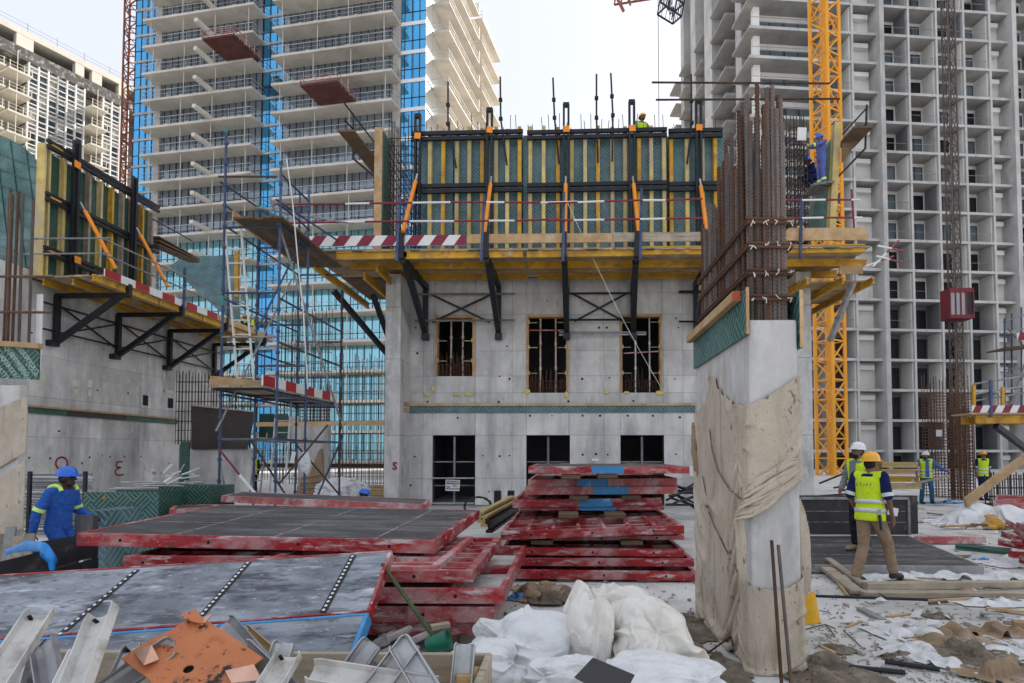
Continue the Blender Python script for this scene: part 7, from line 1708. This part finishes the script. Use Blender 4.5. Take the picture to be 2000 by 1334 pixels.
m_gw = pbr('galv_whitened', (.58, .575, .55), .75, .05, .2, 3, [((.33, .31, .28), 4, .5, .68), ((.68, .66, .60), 2.5, .55, .72), ((.2, .18, .16), 18, .68, .76)], .15, 50, .002)
def C(px, py, Y): return at(px, py, Y=Y)
channel('long pale channel leaning at the bottom left picture corner', C(-30, 1375, 2.35), C(83, 1197, 2.75), .105, .035, m_gw, (.25, -1, .3))
channel('broad pale channel with one punched hole left of the orange plate', C(140, 1385, 2.3), C(208, 1195, 2.7), .125, .04, m_gw, (-.1, -1, .3))
channel('short dull channel standing between the two pale ones', C(112, 1385, 2.5), C(88, 1252, 2.75), .095, .03, m_galv, (.2, -1, .2), False)
channel('narrow white flaking strip leaning on the broad channel', C(95, 1385, 2.35), C(152, 1266, 2.6), .055, .012, m_white, (0, -1, .3), False)
channel('flat pale strip rising right of the orange plate', C(505, 1385, 2.5), C(568, 1280, 2.72), .115, .03, m_gw, (-.2, -1, .4))
channel('cream angle leaning over the crate edge above the orange plate', C(548, 1300, 2.9), C(476, 1236, 3.05), .07, .03, m_timber, (.3, -1, .6), False)
channel('wide grey sheet channel behind the orange plate', C(530, 1345, 2.85), C(425, 1225, 2.98), .16, .03, m_galv, (.4, -1, .5), False)
channel('long channel lying low across the crate front', C(850, 1352, 2.6), C(606, 1315, 2.6), .10, .035, m_gw, (0, -.6, 1), False)
channel('bluish sheet strip leaning in the middle of the crate', C(800, 1345, 2.85), C(684, 1300, 2.85), .10, .02, m_galv, (0, -1, .5), False)
channel('short channel standing up near the crate post', C(812, 1385, 2.75), C(808, 1300, 2.8), .075, .035, m_galv, (.1, -1, .1))
channel('grey strip peeping out left of the orange plate', C(205, 1385, 2.62), C(262, 1262, 2.85), .075, .02, m_galv, (0, -1, .2))
rk2 = random.Random(9)
for k in range(10):
    px = (20, 60, 110, 190, 520, 580, 650, 720, 850, 900)[k]; an = rk2.uniform(-.9, .9); p = C(px, 1365, 2.55+rk2.uniform(0, .3)); channel('bent galvanised scrap deep in the timber crate', p, p+V((.4*math.sin(an), .1, .12+.1*math.cos(an))), .09, .03, m_galv, (0, -1, .4), False)['group'] = 'scrap deep in the timber crate'
op_ = thing('orange_plate', 'rusty orange square steel plate with a round hole propped on the scrap', 'plate', C(350, 1330, 2.6))
cT, cRt, cB, cL = C(372, 1192, 2.85), C(472, 1302, 2.65), C(338, 1410, 2.42), C(236, 1286, 2.6)
nn = (cRt-cL).cross(cT-cB).normalized(); nn = nn if nn.y < 0 else -nn
def pt4(u, v): return cL.lerp(cT, u).lerp(cB.lerp(cRt, u), v)
hc = None; best = 9
for i in range(81):
    for j in range(81):
        p = pt4(i/80, j/80); q = C(368, 1307, p.y); e = (p-q).length
        if e < best: best = e; hc = p; hu = (i/80, j/80)
vs = []; fs = []; N = 32; hr_ = .021; eu = (cT-cL).normalized(); ev = nn.cross(eu).normalized()
sq = []
for i in range(N):
    a = 2*math.pi*i/N; d = eu*math.cos(a)+ev*math.sin(a)
    vs.append(hc+d*hr_)
    # march to the border of the plate
    lo, hi = 0, 1.0
    tt = 0
    while True:
        tt += .004; p = hc+d*tt; u = (p-cL).dot((cT-cL).normalized())/(cT-cL).length; v = (p-cL).dot((cB-cL).normalized())/(cB-cL).length
        if not (0 < u < 1 and 0 < v < 1) or tt > 1: break
    vs.append(hc+d*tt+nn*.006*math.sin(i*1.7))
for i in range(N):
    j = (i+1) % N; fs.append((2*i, 2*i+1, 2*j+1, 2*j))
o = MB().add(vs, fs).build('plate', m_oplate, op_); so = o.modifiers.new('s', 'SOLIDIFY'); so.thickness = .008; so.offset = 0
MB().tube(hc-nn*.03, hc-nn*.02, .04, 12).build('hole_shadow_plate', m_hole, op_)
for pts, m in (([(262, 1275), (300, 1270), (312, 1290), (285, 1310)], m_bare), ([(352, 1202), (385, 1199), (405, 1222), (368, 1222)], m_oplate), ([(440, 1312), (498, 1308), (512, 1330), (455, 1345)], m_bare), ([(385, 1212), (420, 1208), (395, 1224)], m_bare)):
    P = []
    for a, b in pts:
        r = ray(a, b); o0 = V((0, 0, EYE)); tq = (cL-o0).dot(nn)/r.dot(nn); P.append(o0+r*tq+nn*(.008+.03*(len(P) % 2)))
    MB().prism(P, -nn*.004).build('bent_flap', m, op_)
# broom and bucket under the red stack
br_ = thing('broom', 'green handled broom leaning on the tilted panel with its head by a bucket', 'broom', C(860, 1268, 4.35))
MB().tube(C(747, 1102, 4.75), C(864, 1268, 4.3), .016, 8).build('handle', m_stick, br_)
MB().beam(C(840, 1240, 4.4), C(880, 1232, 4.45), .08, .07).build('head', m_timber_d, br_); MB().beam(C(842, 1228, 4.4), C(878, 1222, 4.45), .07, .05).build('bristles', m_timber_g, br_)
bk = thing('green_bucket', 'crushed green plastic bucket under the near red stack', 'bucket', C(868, 1262, 4.3))
MB().lathe([(.0, 0), (.05, .0), (.066, .15), (.072, .15), (.055, -.01)], 18, C(838, 1262, 4.3), MX.Rotation(R(70), 3, 'Y')).build('shell', m_green, bk, smooth=True)
for k, (p, q) in enumerate((((700, 1275), (800, 1228)), ((745, 1278), (835, 1238)), ((725, 1262), (770, 1236)))):
    a, b = C(*p, 4.35), C(*q, 5.0); a.z = max(a.z, .04); b.z = max(b.z, .04)
    o = MB().tube(a, b, .03, 8).tube(a.lerp(b, .45), a.lerp(b, .52), .042, 8).build('steel_prop', m_galv); tag(o, ('left', 'right', 'short rear')[k]+' galvanised prop lying under the near red stack', 'prop')
# fine rubble on the slab
dr = MB(); rd_ = random.Random(21)
for k in range(2600):
    if k % 3: px, py = rd_.uniform(1575, 2100), 1000+(rd_.random()**.8)*420
    else: px, py = rd_.uniform(940, 1400), rd_.uniform(1125, 1400)
    p = G(px, py); s = rd_.uniform(.004, .018) if rd_.random() < .92 else rd_.uniform(.02, .045)
    dr.box((p.x, p.y, s*.4), (s*rd_.uniform(.8, 2.2), s, s*.8), MX.Rotation(rd_.uniform(0, 3), 3, 'Z') @ MX.Rotation(rd_.uniform(-.5, .5), 3, 'X'))
o = dr.build('rubble', pbr('rubble', (.30, .29, .27), .9, 0, .5, 3)); o['kind'] = 'stuff'
dr = MB()
for k in range(420):
    px, py = rd_.uniform(1575, 2100), 1010+(rd_.random()**.8)*400
    p = G(px, py); an = rd_.uniform(0, 3.1); L = rd_.uniform(.03, .10); d = V((math.cos(an), math.sin(an), 0))*L; dr.beam(p+V((0, 0, .008)), p+d+V((0, 0, .01)), .006, .006)
o = dr.build('wood_splinters', m_timber_g); o['kind'] = 'stuff'
dr = MB()
for k in range(110):
    px, py = rd_.uniform(1640, 2060), 1000+(rd_.random()**2.2)*300
    p = G(px, py); w_ = rd_.uniform(.02, .09); an = rd_.uniform(0, 3); tl = MX.Rotation(an, 3, 'Z') @ MX.Rotation(rd_.uniform(-.5, .5), 3, 'X') @ MX.Rotation(rd_.uniform(-.4, .4), 3, 'Y')
    q4 = [V((-w_, -w_*.5, 0)), V((w_*.8, -w_*.6, .01)), V((w_, w_*.5, 0)), V((-w_*.7, w_*.6, .012))]; dr.prism([V((p.x, p.y, .012+w_*.3))+tl @ v for v in q4], (0, 0, .003))
o = dr.build('film_scraps', m_wplas2); o['kind'] = 'stuff'
for k in range(44):
    px, py = rd_.uniform(1620, 2040), 990+(rd_.random()**2.2)*310; p = G(px, py); an = rd_.uniform(-.8, .8) if rd_.random() < .7 else rd_.uniform(0, 3); L = rd_.uniform(.12, .55); d = V((math.cos(an)*L, math.sin(an)*L, rd_.uniform(-.0, .04)))
    o = MB().beam(p+V((0, 0, .02)), p+d+V((0, 0, .02)), rd_.uniform(.02, .07), rd_.uniform(.012, .03)).build('wood_scrap', (m_timber_g, m_timber, m_galvd, m_timber_d)[k % 4]); tag(o, 'small wood or metal scrap strewn on the dusty right slab', 'scrap', 'scraps strewn on the right slab')
for k in range(5):
    a = G(*((1640, 1270), (1720, 1060), (1830, 1205), (1890, 1150), (1760, 1280))[k]); rag('burlap_rag', ('small flat rag by the kinked wire', 'flat dusty rag in front of the standing board', 'thin brown rag near the long film patch', 'brown scrap cloth by the long timber end', 'limp grey rag near the black pipes')[k], 'rag', (a.x, a.y), rd_.uniform(.10, .2), rd_.uniform(.07, .12), .05, 101+k, (m_rag, m_burlap2)[k % 2], rd_.uniform(0, 3), 5)

for (pts) in (((1386, 838), (1391, 880), (1402, 920), (1424, 955), (1450, 978)), ((1384, 1000), (1396, 1030), (1420, 1078), (1446, 1128)), ((1372, 930), (1378, 960), (1386, 985))):
    P = [at(a, b, X=pxa-.045) for a, b in pts]; MB().path(P, .007, 5).build('slit_edge', m_rag, bw)
for o in list(col.objects):
    if o.parent is None and o.get('category') and not o.get('kind'): o['kind'] = 'thing'
